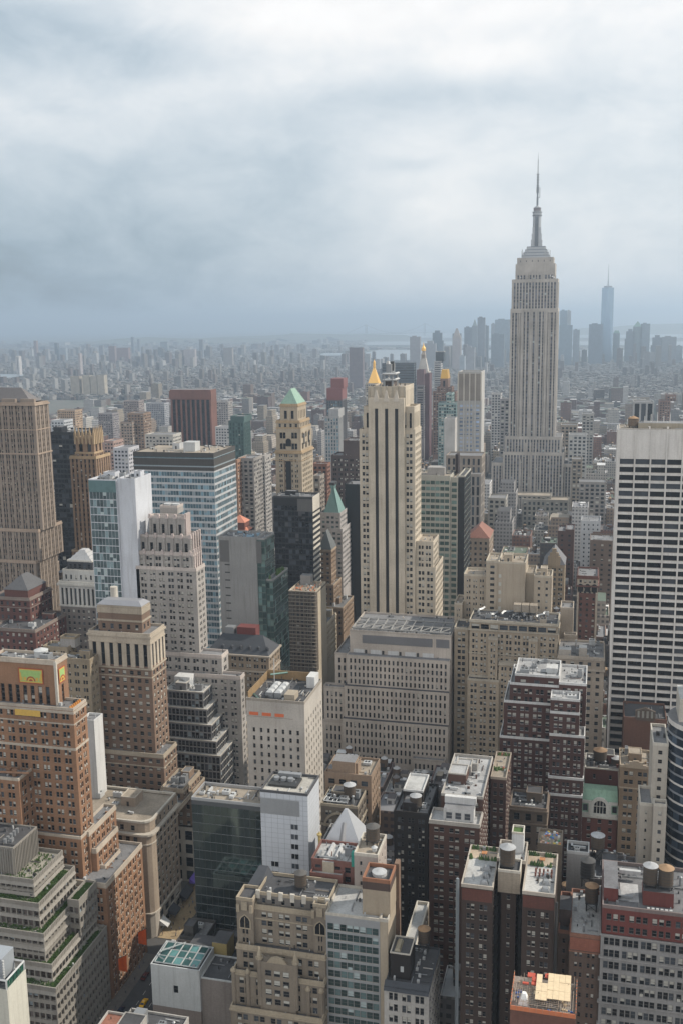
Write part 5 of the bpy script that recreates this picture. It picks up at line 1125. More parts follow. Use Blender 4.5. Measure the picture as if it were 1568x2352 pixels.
mb.box(x0_, x1_, 491.4, 492.6, z, z+1.2, dk); mb.frus(x0_, x1_, 491.4, 492.6, z+5, x0_+4, x1_-4, 491.6, 492.4, z+6.6, dk)
for i in range(5): x = x0_+(x1_-x0_)*i/4; mb.box(x-.5, x+.5, 491.4, 492.6, z+1.2, z+5, dk)
b.part('crest', mb)
mb = MB(); mb.box(x0_+.6, x1_-.6, 492.1, 492.3, z+1.2, z+5, BLIND); b.part('window', mb)
# ---- right edge: beige slab and curved glass
b = Bld('round_glass_tower', 'beige tower with curved dark banded glass and round roof drum on the right edge', 'skyscraper', wall((.46, .42, .36), 'paint'), S(bw=5.5, fh=3.5, ww=.22, wh=.4, rec=.25, blind=.2, mg=1), lod=1, seed=50, roofm=GREYROOF, trim=LTRIM, glassm=BLACKGL)
up = b.tier(11, 1385, 1480, 590, D=352, dep=18, zb=0, n=S(bw=6, fh=3.4, ww=.3, wh=.45, blind=.2, mg=.3), e=S(kind='blank')); lo = b.tier(11, 1305, 1385, 955, D=346, dep=14, zb=0, n=S(bw=4, fh=3.4, ww=.25, wh=.4, blind=.2, mg=1.6), e=S(kind='blank'))
lo2 = b.tier(11, 1350, 1470, 960, D=342, dep=9.9, zb=0, n=S(bw=6, fh=3.4, ww=.3, wh=.45, blind=.2, mg=.3), e=S(kind='blank')); lo2['y1'] = 345.9; lo2['x0'] = lo['x1']+.02; done(b); b.clutter(0, 4); 
cx, cy = up['x1']+13, 358; R_ = 13.2; n = 30
zt_ = atY(*Zp(11, 1500, 500), 350)[1]
mb = MB(); gl = glass((.02, .03, .045), .06, .2); wh = GRW
k = 0; zz = 0
while zz < zt_-1: mb.cyl(cx, cy, zz, zz+2.7, R_-.15, gl, n, cap=False); mb.cyl(cx, cy, zz+2.7, zz+3.4, R_, wh if k % 2 == 0 else wall((.3, .32, .35), 'metal'), n); zz += 3.42; k += 1
mb.cyl(cx, cy, zz, zz+1, R_, wh, n, top=GREYROOF); b.part('curved_glass_wall', mb)
mb = MB(); cxx = cx-2; mb.box(cxx-8, cxx+9, 352, 366, zz+1, zz+9.5, LTRIM, top=WHITEROOF); b.part('mechanical_block', mb)
mb = MB(); mb.cyl(cxx+2, 362, zz+9.5, zz+19, 6, wall((.40, .40, .40), 'metal'), 26, cap=False); mb.cyl(cxx+2, 362, zz+18, zz+19.2, 6.15, WHITE, 26, cap=False); mb.cyl(cxx+2, 362, zz+9.6, zz+16.2, 5.0, wall((.30, .22, .14), 'paint'), 26, r1=3.0, top=TANROOF); b.part('roof_drum', mb)
# ---- H-shaped dark apartment block
HB = wall((.052, .034, .027), 'brick'); HR = wall((.12, .045, .033), 'brick')
b = Bld('apartment_block', 'dark brown brick apartment block with deep light wells and planted roof terraces', 'apartment block', HB, S(bw=4.0, fh=3.25, ww=.62, wh=.55, k=2, gap=.3, rec=.3, blind=.35, mg=.9, zt=4.5), lod=1, seed=51, roofm=wall((.50, .50, .49), 'roof'), trim=wall((.45, .40, .34)))
xs = [atY(*Zp(12, p, 400), 283)[0] for p in (175, 375, 405, 520, 560, 765)]; z = atY(*Zp(12, 470, 425), 283)[1]
L_ = b.tier(None, xs[0], xs[1], z, D=283, dep=24, zb=0, w=S(bw=3.4, fh=3.25, ww=.3, wh=.5, blind=.3)); R_ = b.tier(None, xs[4], xs[5], z, D=283, dep=24, zb=0, w=None)
M_ = b.tier(None, xs[1]+.02, xs[4]-.02, z+3, D=295, dep=12, zb=0, n=S(bw=4.4, fh=3.25, ww=.2, wh=.4, blind=.3, zt=3)); M2 = b.tier(None, xs[2]+.6, xs[3]-.3, z-1, D=288, dep=6.9, zb=0, n=S(bw=3.2, fh=3.25, ww=.3, wh=.5, blind=.3, zt=2))
L_['y1'] = R_['y1'] = M_['y1'] = 307; done(b)
for t_ in (L_, R_):
    mb = MB(); mb.box(t_['x0']+.2, t_['x1']-.2, 282.93, 282.99, z-4.2, z-.3, HR); b.part('brick_band', mb)
    mb = MB(); mb.box(t_['x0']+.4, t_['x1']-.4, 300.5, 306.6, z+.02, z+.15, wall((.45, .36, .27), 'roof')); b.part('terrace_floor', mb)
    mb = MB(); r = random.Random(int(t_['x0']*7))
    for _ in range(34):
        x, y = r.uniform(t_['x0']+.6, t_['x1']-.6), r.choice([300.2, 306.2]); s_ = r.uniform(.25, .6); mb.cyl(x, y, z+.1, z+.2+s_*2.8, s_, r.choice([GRASSM, plain('dark_leaf', (.03, .07, .02))]), 6, r1=s_*.25)
    b.part('roof_plants', mb, kind='stuff')
    mb = MB(); x = (t_['x0']+t_['x1'])/2; mb.box(x-.8, x+.9, 302.5, 304.2, z+.7, z+.85, wall((.45, .2, .08), 'paint')); mb.box(x-.1, x+.1, 303.2, 303.4, z+.1, z+.7, IRON); b.part('terrace_table', mb)
    for i in range(3): mb = MB(); yy = 285+i*4.2; mb.frus(t_['x1']-4.2, t_['x1']-1.6, yy, yy+2.4, z, t_['x1']-3.6, t_['x1']-2.2, yy+.5, yy+1.9, z+1.2, UNIT); b.part('skylight', mb)
for i in range(10):
    mb = MB(); x = R_['x0']+3.2+(i % 5)*1.2; y = 294+(i//5)*2.4; mb.cyl(x, y, z, z+1.3, .3, wall((.2, .08, .06), 'brick'), 8); b.part('vent_pipe', mb)
mb = MB(); x0_ = M_['x0']+1; x1_ = M_['x1']-1; mb.box(x0_, x1_, 287.6, 294.9, z-3, z+3.8, wall((.32, .27, .21), 'brick'), top=TAR); b.ring(mb, x0_, x1_, 287.6, 294.9, z+3.8, z+4.6, .05, LTRIM, .3); b.part('bulkhead', mb)
mb = MB(); mb.box(x0_+3, x1_, 301, 306, z+3, z+9.5, WHITE, top=GRASSM); b.ring(mb, x0_+3, x1_, 301, 306, z+9.5, z+10.2, .05, LTRIM, .3); b.part('bulkhead', mb)
water_tower('large grey lidded water tower standing between the two wings of the dark apartment block', (xs[2]+xs[3])/2-.6, 291.5, z+3.8, 2.3, 5.6, .7)
mb = MB()
for i in range(16):                                # fire escapes in the wells
    zz = z-6-i*3.25
    for xx, d in ((xs[1]+.1, 1), (xs[4]-.1, -1)):
        mb.box(min(xx, xx+d*1.1), max(xx, xx+d*1.1), 285, 290, zz, zz+.1, IRON, bot=True); mb.bar((xx+d*1.1, 285, zz+1), (xx+d*1.1, 290, zz+1), .05, IRON); mb.bar((xx+d*.6, 285.3, zz), (xx+d*.6, 289.6, zz+3.2), .08, IRON)
b.part('fire_escape', mb)
mb = MB(); mb.bar((xs[0]-1.0, 282.4, 0), (xs[0]-1.0, 282.4, z+3), .38, wall((.25, .28, .30), 'metal')); mb.bar((xs[5]+.6, 282.5, 20), (xs[5]+.6, 282.5, z-1), .3, IRON); b.part('flue_pipe', mb)
AWX = xs
# ---- middle brick building
b = Bld('brick_building', 'brick building with crumbling white roof between the dark apartment block and grey loft', 'building', wall((.11, .075, .058), 'brick'), S(bw=4.4, fh=3.4, ww=.6, wh=.48, k=2, gap=.6, blind=.45, mg=.8), lod=1, seed=52, roofm=WHITEROOF, trim=wall((.25, .12, .08), 'brick'))
zq = atY(*Zp(12, 950, 675), 287)[1]; xq0, xq1 = AWX[5]+1.2, atY(*Zp(12, 1053, 680), 284)[0]-.05
t = b.tier(None, xq0+3.4, xq1, zq, D=284, dep=25, zb=0, belts=((4.5, .4, .2),), wm=None); b.tier(None, xq0, xq0+3.38, zq-2, D=288, dep=22, zb=0, n=S(bw=3.4, fh=3.4, ww=.4, wh=.45, blind=.3), roof=TAR); done(b)
mb = MB(); mb.box(t['x0']+.1, t['x1']-.1, 283.92, 283.98, zq-4.2, zq-.2, wall((.27, .10, .065), 'brick')); b.part('brick_band', mb); b.clutter(0, 4, False, 6)
mb = MB(); mb.box(xq0, xq0+3.6, 292, 300, zq-2, zq+3.5, wall((.07, .05, .045), 'brick'), top=TAR); b.part('bulkhead', mb)
water_tower('wooden water tower with an orange tan cone on the crumbling white roof', t['x1']-2.8, 300, zq, 2.0, 5.4, 2.6, WOODROOF)
water_tower('sooty dark water tower behind the crumbling white roof', t['x1']-4.2, 316, zq-1, 2.3, 5.6, 3.0, wall((.07, .07, .07), 'paint'), wall((.04, .04, .04), 'paint'))
# ---- grey loft with red attic
b = Bld('grey_loft', 'grey stone loft with a bright red painted attic storey at the bottom right', 'building', wall((.27, .265, .26)), S(bw=5.6, fh=3.75, ww=.86, wh=.64, k=3, gap=.2, rec=.4, blind=.3, mg=.5, zt=.4), lod=1, seed=53, roofm=wall((.16, .16, .165), 'roof'), trim=wall((.30, .29, .28)))
REDP = wall((.15, .042, .035), 'paint'); xw0 = atY(*Zp(12, 1062, 530), 283)[0]; zw = atY(*Zp(12, 1300, 550), 283)[1]; xw1 = xw0+27
zr_ = zw-8.2
t = b.tier(None, xw0, xw1, zw, D=283, dep=26, zb=zr_, wm=REDP, tm=wall((.2, .16, .15)), n=S(bw=6.0, fh=3.7, ww=.8, wh=.55, k=3, gap=.5, rec=.35, blind=.35, mg=.6, zt=.8), e=S(kind='blank'))
bb_ = []
for i in range(9): bb_.append((7.4*i+.02, .35, .45))
q = b.tier(None, xw0-.15, xw1+.15, zr_-.02, D=282.8, dep=26, zb=0, noroof=1, belts=bb_, e=S(kind='blank')); q['y1'] = 309; done(b)
mb = MB(); x0_ = xw0+11.5; mb.box(x0_, x0_+8.6, 287, 294, zw, zw+4.6, REDP, top=TAR); b.part('bulkhead', mb)
mb = MB(); mb.box(xw0+.3, xw0+4.4, 287, 303, zw, zw+4.2, REDP, top=wall((.18, .18, .19), 'roof')); b.part('bulkhead', mb)
mb = MB(); mb.box(xw0+5, xw0+11.3, 300, 301.2, zw+2, zw+3.2, UNITW, bot=True); b.part('duct', mb)
for i in range(6): mb = MB(); x = xw0+12.6+i*1.25; mb.box(x, x+.8, 284, 284.7, zw, zw+.9, UNITW); b.part('vent_pipe', mb)
b.clutter(0, 4, False, 9)
mb = MB(); mb.box(xw0+5.2, xw0+10.5, 288, 298, zw+.02, zw+.06, wall((.5, .5, .5), 'roof')); b.part('roof_patch', mb)
water_tower('left of the pair of water tanks on the red bulkhead, with a grey lid', x0_+2, 290.5, zw+4.6, 2.05, 5.6, .8); water_tower('right of the pair of water tanks on the red bulkhead, with a tan lid', x0_+6.4, 290.5, zw+4.6, 2.15, 5.4, .8, WOODROOF)
# ---- construction site
b = Bld('construction_frame', 'building under construction topped with pale plywood decks, red forms and orange edge netting', 'construction site', wall((.16, .075, .055), 'brick'), S(kind='blank'), seed=54, roofm=wall((.30, .27, .24), 'roof'), para=0, units=0)
zk = atY(*Zp(12, 690, 1190), 226)[1]; xk0, xk1 = atY(*Zp(12, 482, 1190), 226)[0], atY(*Zp(12, 895, 1190), 226)[0]
yk1 = atZ(*Zp(12, 700, 975), zk)[1]
t = b.tier(None, xk0, xk1, zk, D=226, dep=min(yk1, 262)-226, zb=0); yk1 = t['y1']; done(b)
NET = plain('orange_edge_net', (.50, .16, .07)); PLY = plain('plywood', (.58, .46, .30)); REB = plain('rebar', (.30, .24, .19)); REDF = plain('red_form', (.40, .07, .04))
mb = MB(); 
for (p, q_) in (((xk0, 226), (xk1, 226)), ((xk0, 226), (xk0, yk1)), ((xk1, 226), (xk1, yk1))):
    d = (q_[0]-p[0], q_[1]-p[1]); nx, ny = (0, .06) if d[1] == 0 else (.06, 0)
    mb.box(min(p[0], q_[0])-nx, max(p[0], q_[0])+nx, min(p[1], q_[1])-ny, max(p[1], q_[1])+ny, zk, zk+1.15, NET)
    nn = 10
    for i in range(nn+1): mb.bar((p[0]+d[0]*i/nn, p[1]+d[1]*i/nn, zk), (p[0]+d[0]*i/nn, p[1]+d[1]*i/nn, zk+1.5), .06, REB)
b.part('safety_netting', mb)
r = random.Random(5); LX = xk1-xk0; LY = yk1-226
mb = MB()
for i in range(8):
    for j in range(3):
        if i < 2 or r.random() < .06: continue
        x = xk0+LX*(.28+.09*(i-1)); y = yk1-.4-j*3.4-(1 if i < 4 else 0); hz = zk+2.3+r.uniform(-.05, .05)
        mb.box(x, x+LX*.088, y-3.3, y, hz, hz+.12, PLY, bot=True)
for _ in range(5): x, y = xk0+r.uniform(.25, .8)*LX, 226+r.uniform(.3, .75)*LY; mb.box(x, x+1.8, y, y+1.2, zk+1.6, zk+1.7, PLY, bot=True)
b.part('plywood_deck', mb)
mb = MB()
for _ in range(9): x, y = xk0+r.uniform(.12, .62)*LX, 226+r.uniform(.45, .95)*LY; mb.box(x, x+r.uniform(.8, 2), y, y+r.uniform(.6, 1.8), zk+1.7, zk+1.85+r.random()*.3, REDF, bot=True)
b.part('formwork', mb)
mb = MB()
for i in range(26): x = xk0+LX*(.05+.9*i/25); mb.bar((x, 226.5+LY*.15*r.random(), zk+1.3), (x, 226+LY*(.55+.3*r.random()), zk+1.3), .05, REB)
for j in range(16): y = 227+LY*.75*j/15; mb.bar((xk0+LX*.3*r.random(), y, zk+1.42), (xk1-LX*.3*r.random(), y, zk+1.42), .05, REB)
for _ in range(40): x, y = xk0+r.random()*LX, 226+r.random()*LY; mb.bar((x, y, zk), (x, y, zk+1.4+r.random()*1.4), .05, REB)
b.part('rebar', mb, kind='stuff')
mb = MB()
for _ in range(60):
    x, y = xk0+r.uniform(.05, .95)*LX, 226+r.uniform(.05, .9)*LY; s_ = r.uniform(.15, .5); mb.box(x, x+s_*2, y, y+s_, zk, zk+s_, r.choice([GREYST, REB, PLY, UNITW, plain('blue_tarp', (.05, .12, .35))]))
b.part('material_pile', mb, kind='stuff')
mb = MB(); mb.frus(xk0+1.8, xk0+4.4, 228, 231, zk, xk0+2.7, xk0+3.5, 229, 230, zk+2.6, plain('white_sheet', (.7, .7, .68))); b.part('sheeted_pile', mb)
# ---- small grey white building and darker ones behind the apartment block
b = Bld('white_block', 'slim pale rendered block with white edged roof wells behind the dark apartment block', 'building', wall((.38, .37, .36), 'paint'), S(kind='blank'), seed=55, roofm=TAR, trim=WHITE)
t = b.tier(12, 838, 978, 195, D=334, dep=20, zb=0); t['y1'] = min(t['y0']+22, 341.5); done(b); b.clutter(0, 5, False, 4, [UNITW, WHITEROOF, UNIT])
XX = t['x1']
b = Bld('dark_block', 'dark tar roofed building with a sloped roof and big ducts under a lattice legged tank', 'building', wall((.12, .11, .105), 'brick'), S(bw=4, fh=3.6, ww=.4, wh=.5, blind=.3), seed=56, roofm=TAR, lod=1)
t = b.tier(12, 1000, 1285, 240, D=334, dep=8, zb=0); t['x0'] = XX+.2; t['x1'] -= .4; t['z1'] -= 3; t['y0'] = 324; t['y1'] = 341.5; done(b); b.clutter(0, 8, True, 3, [UNIT, GREYROOF], 4)
water_tower('grey lidded water tower on tall lattice legs above the dark tar roof', t['x0']+2.6, 338, t['z1'], 2.3, 4.6, 5.0)
b = Bld('paint_splashed_building', 'small building whose roof is heaped with colourful boxes and tarps behind the dark apartment block', 'building', wall((.2, .16, .12), 'brick'), S(bw=3, fh=3.4, ww=.5, wh=.5), seed=57, roofm=TANROOF, lod=1)
t = b.tier(12, 692, 808, 150, D=330, dep=10, zb=0); t['y1'] = 341; t['x1'] = min(t['x1'], XX-6.5); t['x0'] -= 2; done(b)
r = random.Random(6); cols = [plain('tarp_%d' % i, c) for i, c in enumerate([(.6, .45, .1), (.55, .2, .1), (.1, .2, .5), (.6, .6, .58), (.1, .35, .2), (.5, .35, .25)])]
mb = MB()
for _ in range(60): x, y = r.uniform(t['x0']+.4, t['x1']-1), r.uniform(t['y0']+.4, t['y1']-1); s_ = r.uniform(.3, .9); mb.box(x, x+s_, y, y+s_*.8, t['z1'], t['z1']+s_*.9, r.choice(cols))
b.part('stacked_boxes', mb, kind='stuff')
b = Bld('arcaded_building', 'low dark stone building with a row of round arches below the stepped red brick block', 'building', wall((.14, .11, .085)), S(bw=4.6, fh=5.2, ww=.5, wh=.6, rec=.6, blind=.05, mg=.6), seed=58, roofm=TAR, lod=1, trim=wall((.22, .17, .13)))
t = b.tier(11, 512, 740, 985, D=404, dep=16, zb=0, belts=((0, .6, .6), (6, .5, .4))); done(b); b.clutter(0, 6, True, 5)
# ================================================================== EAST SIDE, MIDDLE ROWS
b = Bld('mansard_block', 'brown stone block with a black slate mansard, round dormers and a red rooftop box', 'building', wall((.30, .235, .17)), S(bw=4.3, fh=3.7, ww=.62, wh=.58, k=2, gap=.4, rec=.3, blind=.4, mg=.9), lod=1, seed=59, roofm=SLATE, trim=wall((.44, .38, .31)), hid=25)
t = b.tier(5, 60, 372, 868, D=512, x1=None, fx=445, zb=0, belts=((0, .9, .9), (9, .8, .5))); t['x0'] -= 9; t['para'] = 0; done(b)
hip(b, t['x0']+.5, t['x1']-.5, t['y0']+.5, t['y1']-.5, t['z1']+.05, 8.5, SLATE, 6.0)
for i in range(6):
    mb = MB(); x = t['x0']+9+i*5.2; y = t['y0']+3.0; z = t['z1']+2.6; mb.cyl(x, y, z-.4, z+1.2, .9, SLATE, 10); mb.cyl(x, y, z+1.2, z+1.9, .95, SLATE, 10, r1=.1); b.part('dormer', mb)
mb = MB(); mb.box(t['x0']+15, t['x0']+26, t['y0']+10, t['y0']+17, t['z1']+4, t['z1']+12.5, wall((.17, .045, .04), 'paint')); b.part('bulkhead', mb)
mb = MB(); mb.box(t['x0']+8, t['x0']+13, t['y0']+10, t['y0']+15, t['z1']+4, t['z1']+12, UNIT); b.part('rooftop_unit', mb)
b = Bld('concrete_tower', 'blank grey concrete fronted tower with a green glass right side', 'skyscraper', wall((.31, .305, .295), 'paint'), S(kind='blank'), seed=60, roofm=GREYROOF, lod=0, glassm=GREENGL, hid=30)
gw = S(bw=2.6, fh=3.8, ww=.93, wh=.86, rec=.08, blind=.15, mg=.1, zt=.8)
t = b.tier(5, 40, 290, 95, D=542, dep=20, zb=0, w=None); q = b.tier(5, 290, 345, 100, D=542.4, fx=407, zb=0, n=gw, w=gw, wm=wall((.10, .14, .13), 'metal')); t['y1'] = q['y1']
q['x0'] = t['x1']+.02; g2 = b.tier(5, 385, 400, 372, D=543, fx=498, zb=0, n=gw, w=gw, wm=wall((.10, .14, .13), 'metal')); g2['x0'] = q['x1']+.02; g2['y1'] = max(g2['y1'], q['y1']-2); b.bl = plain('dim_green', (.12, .18, .16)); done(b)
for i in range(8): mb = MB(); x = t['x0']+3.4; zz = t['z1']-16-i*4.6; mb.box(x, x+3, 541.9, 541.98, zz, zz+.7, IRON); b.part('vent_slot', mb)
for (a_, c_) in ((.7, 6.3), (26, 31)): mb = MB(); mb.box(t['x0']+a_, min(t['x0']+c_, t['x1']-.2), 541.92, 541.98, t['z1']-14, t['z1']-1.2, wall((.17, .165, .16), 'metal')); b.part('louvre_panel', mb)
b.clutter(0, 8, False, 4, [UNIT, UNITW, plain('blue_unit', (.2, .3, .38))], 2); b.clutter(2, 3, False)
mb = MB(); r = random.Random(3)
for _ in range(12): x, y = r.uniform(g2['x0']+.5, g2['x1']-.5), r.uniform(g2['y0']+2, g2['y1']-2); s_ = r.uniform(.6, 1.3); mb.cyl(x, y, g2['z1'], g2['z1']+s_*2.6, s_, GRASSM, 7, r1=.2)
b.part('roof_plants', mb, kind='stuff')
b = Bld('black_tower', 'black tower with white striped side wall and pale rooftop, behind the concrete tower', 'skyscraper', BLACKM, S(bw=2.4, fh=3.8, ww=.92, wh=.75, rec=.06, blind=.05, mg=.3, zt=5), glassm=BLACKGL, blindm=plain('dark_blind', (.06, .06, .065)), seed=61, roofm=GREYROOF, lod=0, hid=50, trim=wall((.07, .07, .07)))
t = b.tier(2, 305, 548, 1245, D=640, fx=592, zb=0, w=S(kind='blank')); done(b)
mb = MB(); z = t['z1']; zz = z-9
mb.box(t['x1'], t['x1']+.25, t['y0'], t['y1'], z-9, z+1, LTRIM)
while zz > 40: mb.box(t['x1'], t['x1']+.3, t['y0'], t['y1'], zz-3.0, zz-1.4, LTRIM, bot=True); zz -= 3.8
b.part('white_spandrels', mb); b.clutter(0, 4)
mb = MB(); mb.box(t['x0']+t['x1']*0+ (t['x1']-t['x0'])*.66, t['x1']-.2, 639.9, 639.98, z-8, z-.5, wall((.13, .125, .12), 'paint')) if False else mb.box((t['x0']+t['x1'])/2+3, t['x1']-.3, 639.9, 639.98, z-9, z-.6, wall((.13, .125, .12), 'paint')); b.part('louvre_panel', mb)
# green pyramid slim tower
b = Bld('green_pyramid_tower', 'slim pale granite tower topped with a small truncated green copper pyramid', 'skyscraper', wall((.42, .39, .375)), S(bw=3.6, fh=3.9, ww=.6, wh=.5, rec=.3, blind=.25), glassm=TEALGL, seed=62, lod=1, hid=50)
t = b.tier(2, 598, 722, 1345, D=735, fx=765); b.tier(2, 600, 735, 1445, D=733, fx=790, zb=0); done(b)
mb = MB(); z = t['z1']+1; x0_, x1_, y0_, y1_ = t['x0'], t['x1'], t['y0'], t['y1']; mb.frus(x0_+2, x1_-1, y0_+1, y1_-1, z-1, x0_+9, x1_-9.2, y0_+6, y1_-5, z+20, wall((.19, .31, .29), 'paint')); mb.box(x0_+9.6, x1_-9.8, y0_+6.5, y1_-5.5, z+20, z+22, IRON); b.part('roof', mb)
b = Bld('pointed_brick_tower', 'brown brick tower with a grey hipped roof behind the netted building', 'office building', wall((.26, .18, .12), 'brick'), S(bw=3.6, fh=3.6, ww=.45, wh=.5, blind=.3), seed=63, lod=1, trim=wall((.4, .31, .22)), hid=30)
t = b.tier(5, 700, 783, 172, D=690, fx=815, belts=((0, .8, .5), (17, .6, .4))); b.tier(5, 700, 800, 405, D=687, fx=850); b.tier(5, 770, 860, 556, D=681, x1=-171, fx=930, zb=0); b.tiers[-1]['x0'] = t['x0']; done(b)
hip(b, t['x0'], t['x1'], t['y0'], t['y1'], t['z1']+1, 13, wall((.13, .14, .14), 'paint'), .42); b.clutter(2, 4)
# netted building
b = Bld('netted_building', 'narrow building wrapped in dark scaffold netting with a bare cream side wall', 'office building', wall((.17, .145, .12), 'brick'), S(bw=3.2, fh=3.7, ww=.6, wh=.5, rec=.25, blind=.1, zt=2), seed=64, lod=1, roofm=TANROOF, trim=wall((.5, .43, .33)), hid=30)
CW = wall((.50, .43, .33), 'paint')
t = b.tier(5, 505, 680, 450, D=608, fx=748, zb=0, w=S(kind='blank')); done(b)
mb = MB(); mb.box(t['x1'], t['x1']+.2, t['y0']+2, t['y1'], 0, t['z1']-1.2, CW); b.part('side_render', mb)
mb = MB(); z = t['z1']; SCF = plain('scaffold', (.25, .21, .17))
for i in range(8):
    x = t['x0']+(t['x1']-t['x0'])*i/7; mb.bar((x, 606.6, 30), (x, 606.6, z+1.5), .12, SCF)
zz = 32
while zz < z+1: mb.bar((t['x0'], 606.6, zz), (t['x1']+1, 606.6, zz), .12, SCF); mb.box(t['x0'], t['x1']+1, 606.7, 607.8, zz, zz+.12, SCF, bot=True); zz += 2.4
for i in range(3): mb.bar((t['x1']+1, 606.6+i*1.2, 30), (t['x1']+1, 606.6+i*1.2, z+1), .12, SCF)
b.part('scaffold', mb)
mb = MB(); r = random.Random(2)
for _ in range(50): x, y = r.uniform(t['x0']+.5, t['x1']-1), r.uniform(t['y0']+.5, t['y1']-1); mb.box(x, x+r.uniform(.3, 1.2), y, y+.8, z, z+r.uniform(.3, 1.4), r.choice([cols[1], cols[3], CREAM, cols[5]]))
b.part('roof_materials', mb, kind='stuff')
mb = MB(); mb.box(t['x0']+2, t['x0']+9, t['y1']-6, t['y1'], z, z+6, GREYST, top=GREYROOF); b.part('bulkhead', mb)
b = Bld('cream_stepped_building', 'cream stepped building with strong ledges right of the bare cream side wall', 'office building', wall((.44, .37, .27)), S(bw=3.8, fh=3.7, ww=.6, wh=.45, rec=.6, blind=.3), seed=65, lod=1, trim=CREAM, hid=25)
t = b.tier(None, -186, -176, atX(*Zp(5, 775, 452), -176)[1], D=637, dep=14); q = b.tier(None, -186, -171, atX(*Zp(5, 818, 590), -171)[1], D=636.5, dep=26, zb=0, belts=((0, .6, .3), (7.4, .4, .3), (14.8, .4, .3))); done(b); b.clutter(1, 3)
# ---- tan tower with green hipped roof
MT = wall((.42, .35, .26))
b = Bld('green_roof_tower', 'tan stone tower crowned by a steep pale green copper hipped roof', 'skyscraper', MT, S(bw=4.4, fh=3.7, ww=.6, wh=.58, k=2, gap=.4, rec=.35, blind=.3, mg=2.0), seed=66, lod=1, roofm=TANROOF, trim=wall((.42, .31, .19)), hid=55, spm=wall((.22, .15, .1)))
t = b.tier(2, 345, 455, 660, D=706, fx=508, n=S(bw=4.2, fh=17, ww=.42, wh=.6, rec=.6, blind=0, mg=1.5, zt=2), para=1, belts=((0, 1, .5),)); t1_ = b.tier(2, 322, 468, 765, D=704, fx=530, n=S(bw=4.4, fh=6, ww=.4, wh=.6, rec=.4, blind=0, zt=.5), belts=((0, .8, .5), (7, 1.2, 1.0)))
t2_ = b.tier(2, 320, 475, 808, D=702.5, fx=540, n=S(bw=9.4, fh=9, ww=.5, wh=.55, k=2, rec=.4, blind=0, zt=1)); t3_ = b.tier(2, 316, 480, 955, D=701, fx=551, n=S(bw=4.4, fh=3.7, ww=.6, wh=.58, k=2, gap=.4, rec=.35, blind=.3, mg=2.0), belts=((0, 1.2, .8), (6, .6, .3)), zb=0); done(b)
hip(b, t['x0']+1, t['x1']-1, t['y0']+1, t['y1']-1, t['z1']+1.05, atY(*Zp(2, 425, 563), 715)[1]-t['z1'], wall((.27, .41, .33), 'paint'), .40, over=.8)
mb = MB(); cx = (t2_['x0']+t2_['x1'])/2; y = 702.2; z0_ = t3_['z1']+2; z1_ = t2_['z1']-9
mb.poly([(cx-2.0, y, z0_+2), (cx+2.0, y, z0_+2)]+[(cx+2.0*cos(pi*i/10), y, z1_+2.0*sin(pi*i/10)) for i in range(11)], BLACKGL); b.part('arched_window', mb)
mb = MB(); mb.box(cx-3.2, cx-2.4, 700.7, 701, 55, t3_['z1']-6, b.spm); mb.box(cx-1.9, cx+1.9, 700.6, 700.98, 55, t3_['z1']-6.5, BLACKGL); b.part('window_strip', mb)
for k2 in range(2):
    mb = MB(); y = t2_['y0']+8+k2*12; mb.poly([(t2_['x1']+.3, y-1.3, z0_+3), (t2_['x1']+.3, y+1.3, z0_+3)]+[(t2_['x1']+.3, y+1.3*cos(pi*i/8), z1_+4+1.3*sin(pi*i/8)) for i in range(9)], BLACKGL); b.part('arched_window', mb)
# ---- banded green glass building with black side
b = Bld('banded_glass_office', 'cream and green banded office with black side wall, right of the cream striped tower', 'office building', wall((.44, .42, .36), 'paint'), S(bw=3.1, fh=4.0, ww=.88, wh=.6, rec=.2, blind=.12, mg=.5, zt=1.6), glassm=GREENGL, blindm=plain('dim_green', (.12, .18, .16)), seed=67, lod=0, roofm=TANROOF, hid=40)
t = b.tier(2, 1215, 1410, 1113, D=655, dep=26, zb=0); t['x0'] -= 12; q = b.tier(2, 1410, 1458, 1122, D=657, dep=24, zb=0); q['x0'] = t['x1']+.02; s_ = b.tier(2, 1460, 1500, 1112, D=658.5, fx=1540, zb=0, n=S(kind='blank'), w=S(bw=2.5, fh=4, ww=.8, wh=.3, blind=0, rec=.1), wm=BLACKM, roof=TAR); s_['x0'] = q['x1']+.02; s_['y1'] = min(s_['y1'], 705); t['y1'] = q['y1'] = 681; done(b)
mb = MB(); mb.box(q['x0']+1, s_['x1']-6, 672, 680, t['z1'], t['z1']+13, wall((.03, .02, .022), 'paint')); b.part('bulkhead', mb); mb = MB(); mb.box(t['x0']+16, t['x1']-5, 664, 674, t['z1'], t['z1']+5, GREYST); b.part('rooftop_unit', mb)
# ---- the great spired skyscraper
EB = wall((.46, .425, .385)); ESP = wall((.17, .16, .17), 'metal')
es = S(bw=3.6, fh=3.75, ww=.56, wh=.6, rec=.7, sr=.55, sp=1, blind=.07, mg=1.6, zt=3.0, k=1)
b = Bld('spired_skyscraper', 'tallest grey stone art deco skyscraper with silver mast and long antenna spire', 'skyscraper', EB, es, glassm=glass((.05, .055, .065), .2), blindm=plain('pale_blind', (.34, .40, .40)), spm=ESP, seed=68, lod=0, roofm=GREYROOF, hid=30, trim=EB, para=.8)
cx = (atY(1170, 760, 1255)[0]+atY(1281, 760, 1255)[0])/2
def ew(k, L, R, T, D): a = atY(*Zp(k, L, T), D); c = atY(*Zp(k, R, T), D); return a[0], c[0], (a[1]+c[1])/2
a0, a1, za = ew(13, 455, 1030, 1690, 1259); c0, c1, zc1 = ew(13, 432, 1057, 1790, 1258); d0, d1, zd = ew(13, 375, 1100, 2030, 1256); e0, e1_, ze = ew(14, 1205, 1660, 35, 1255)
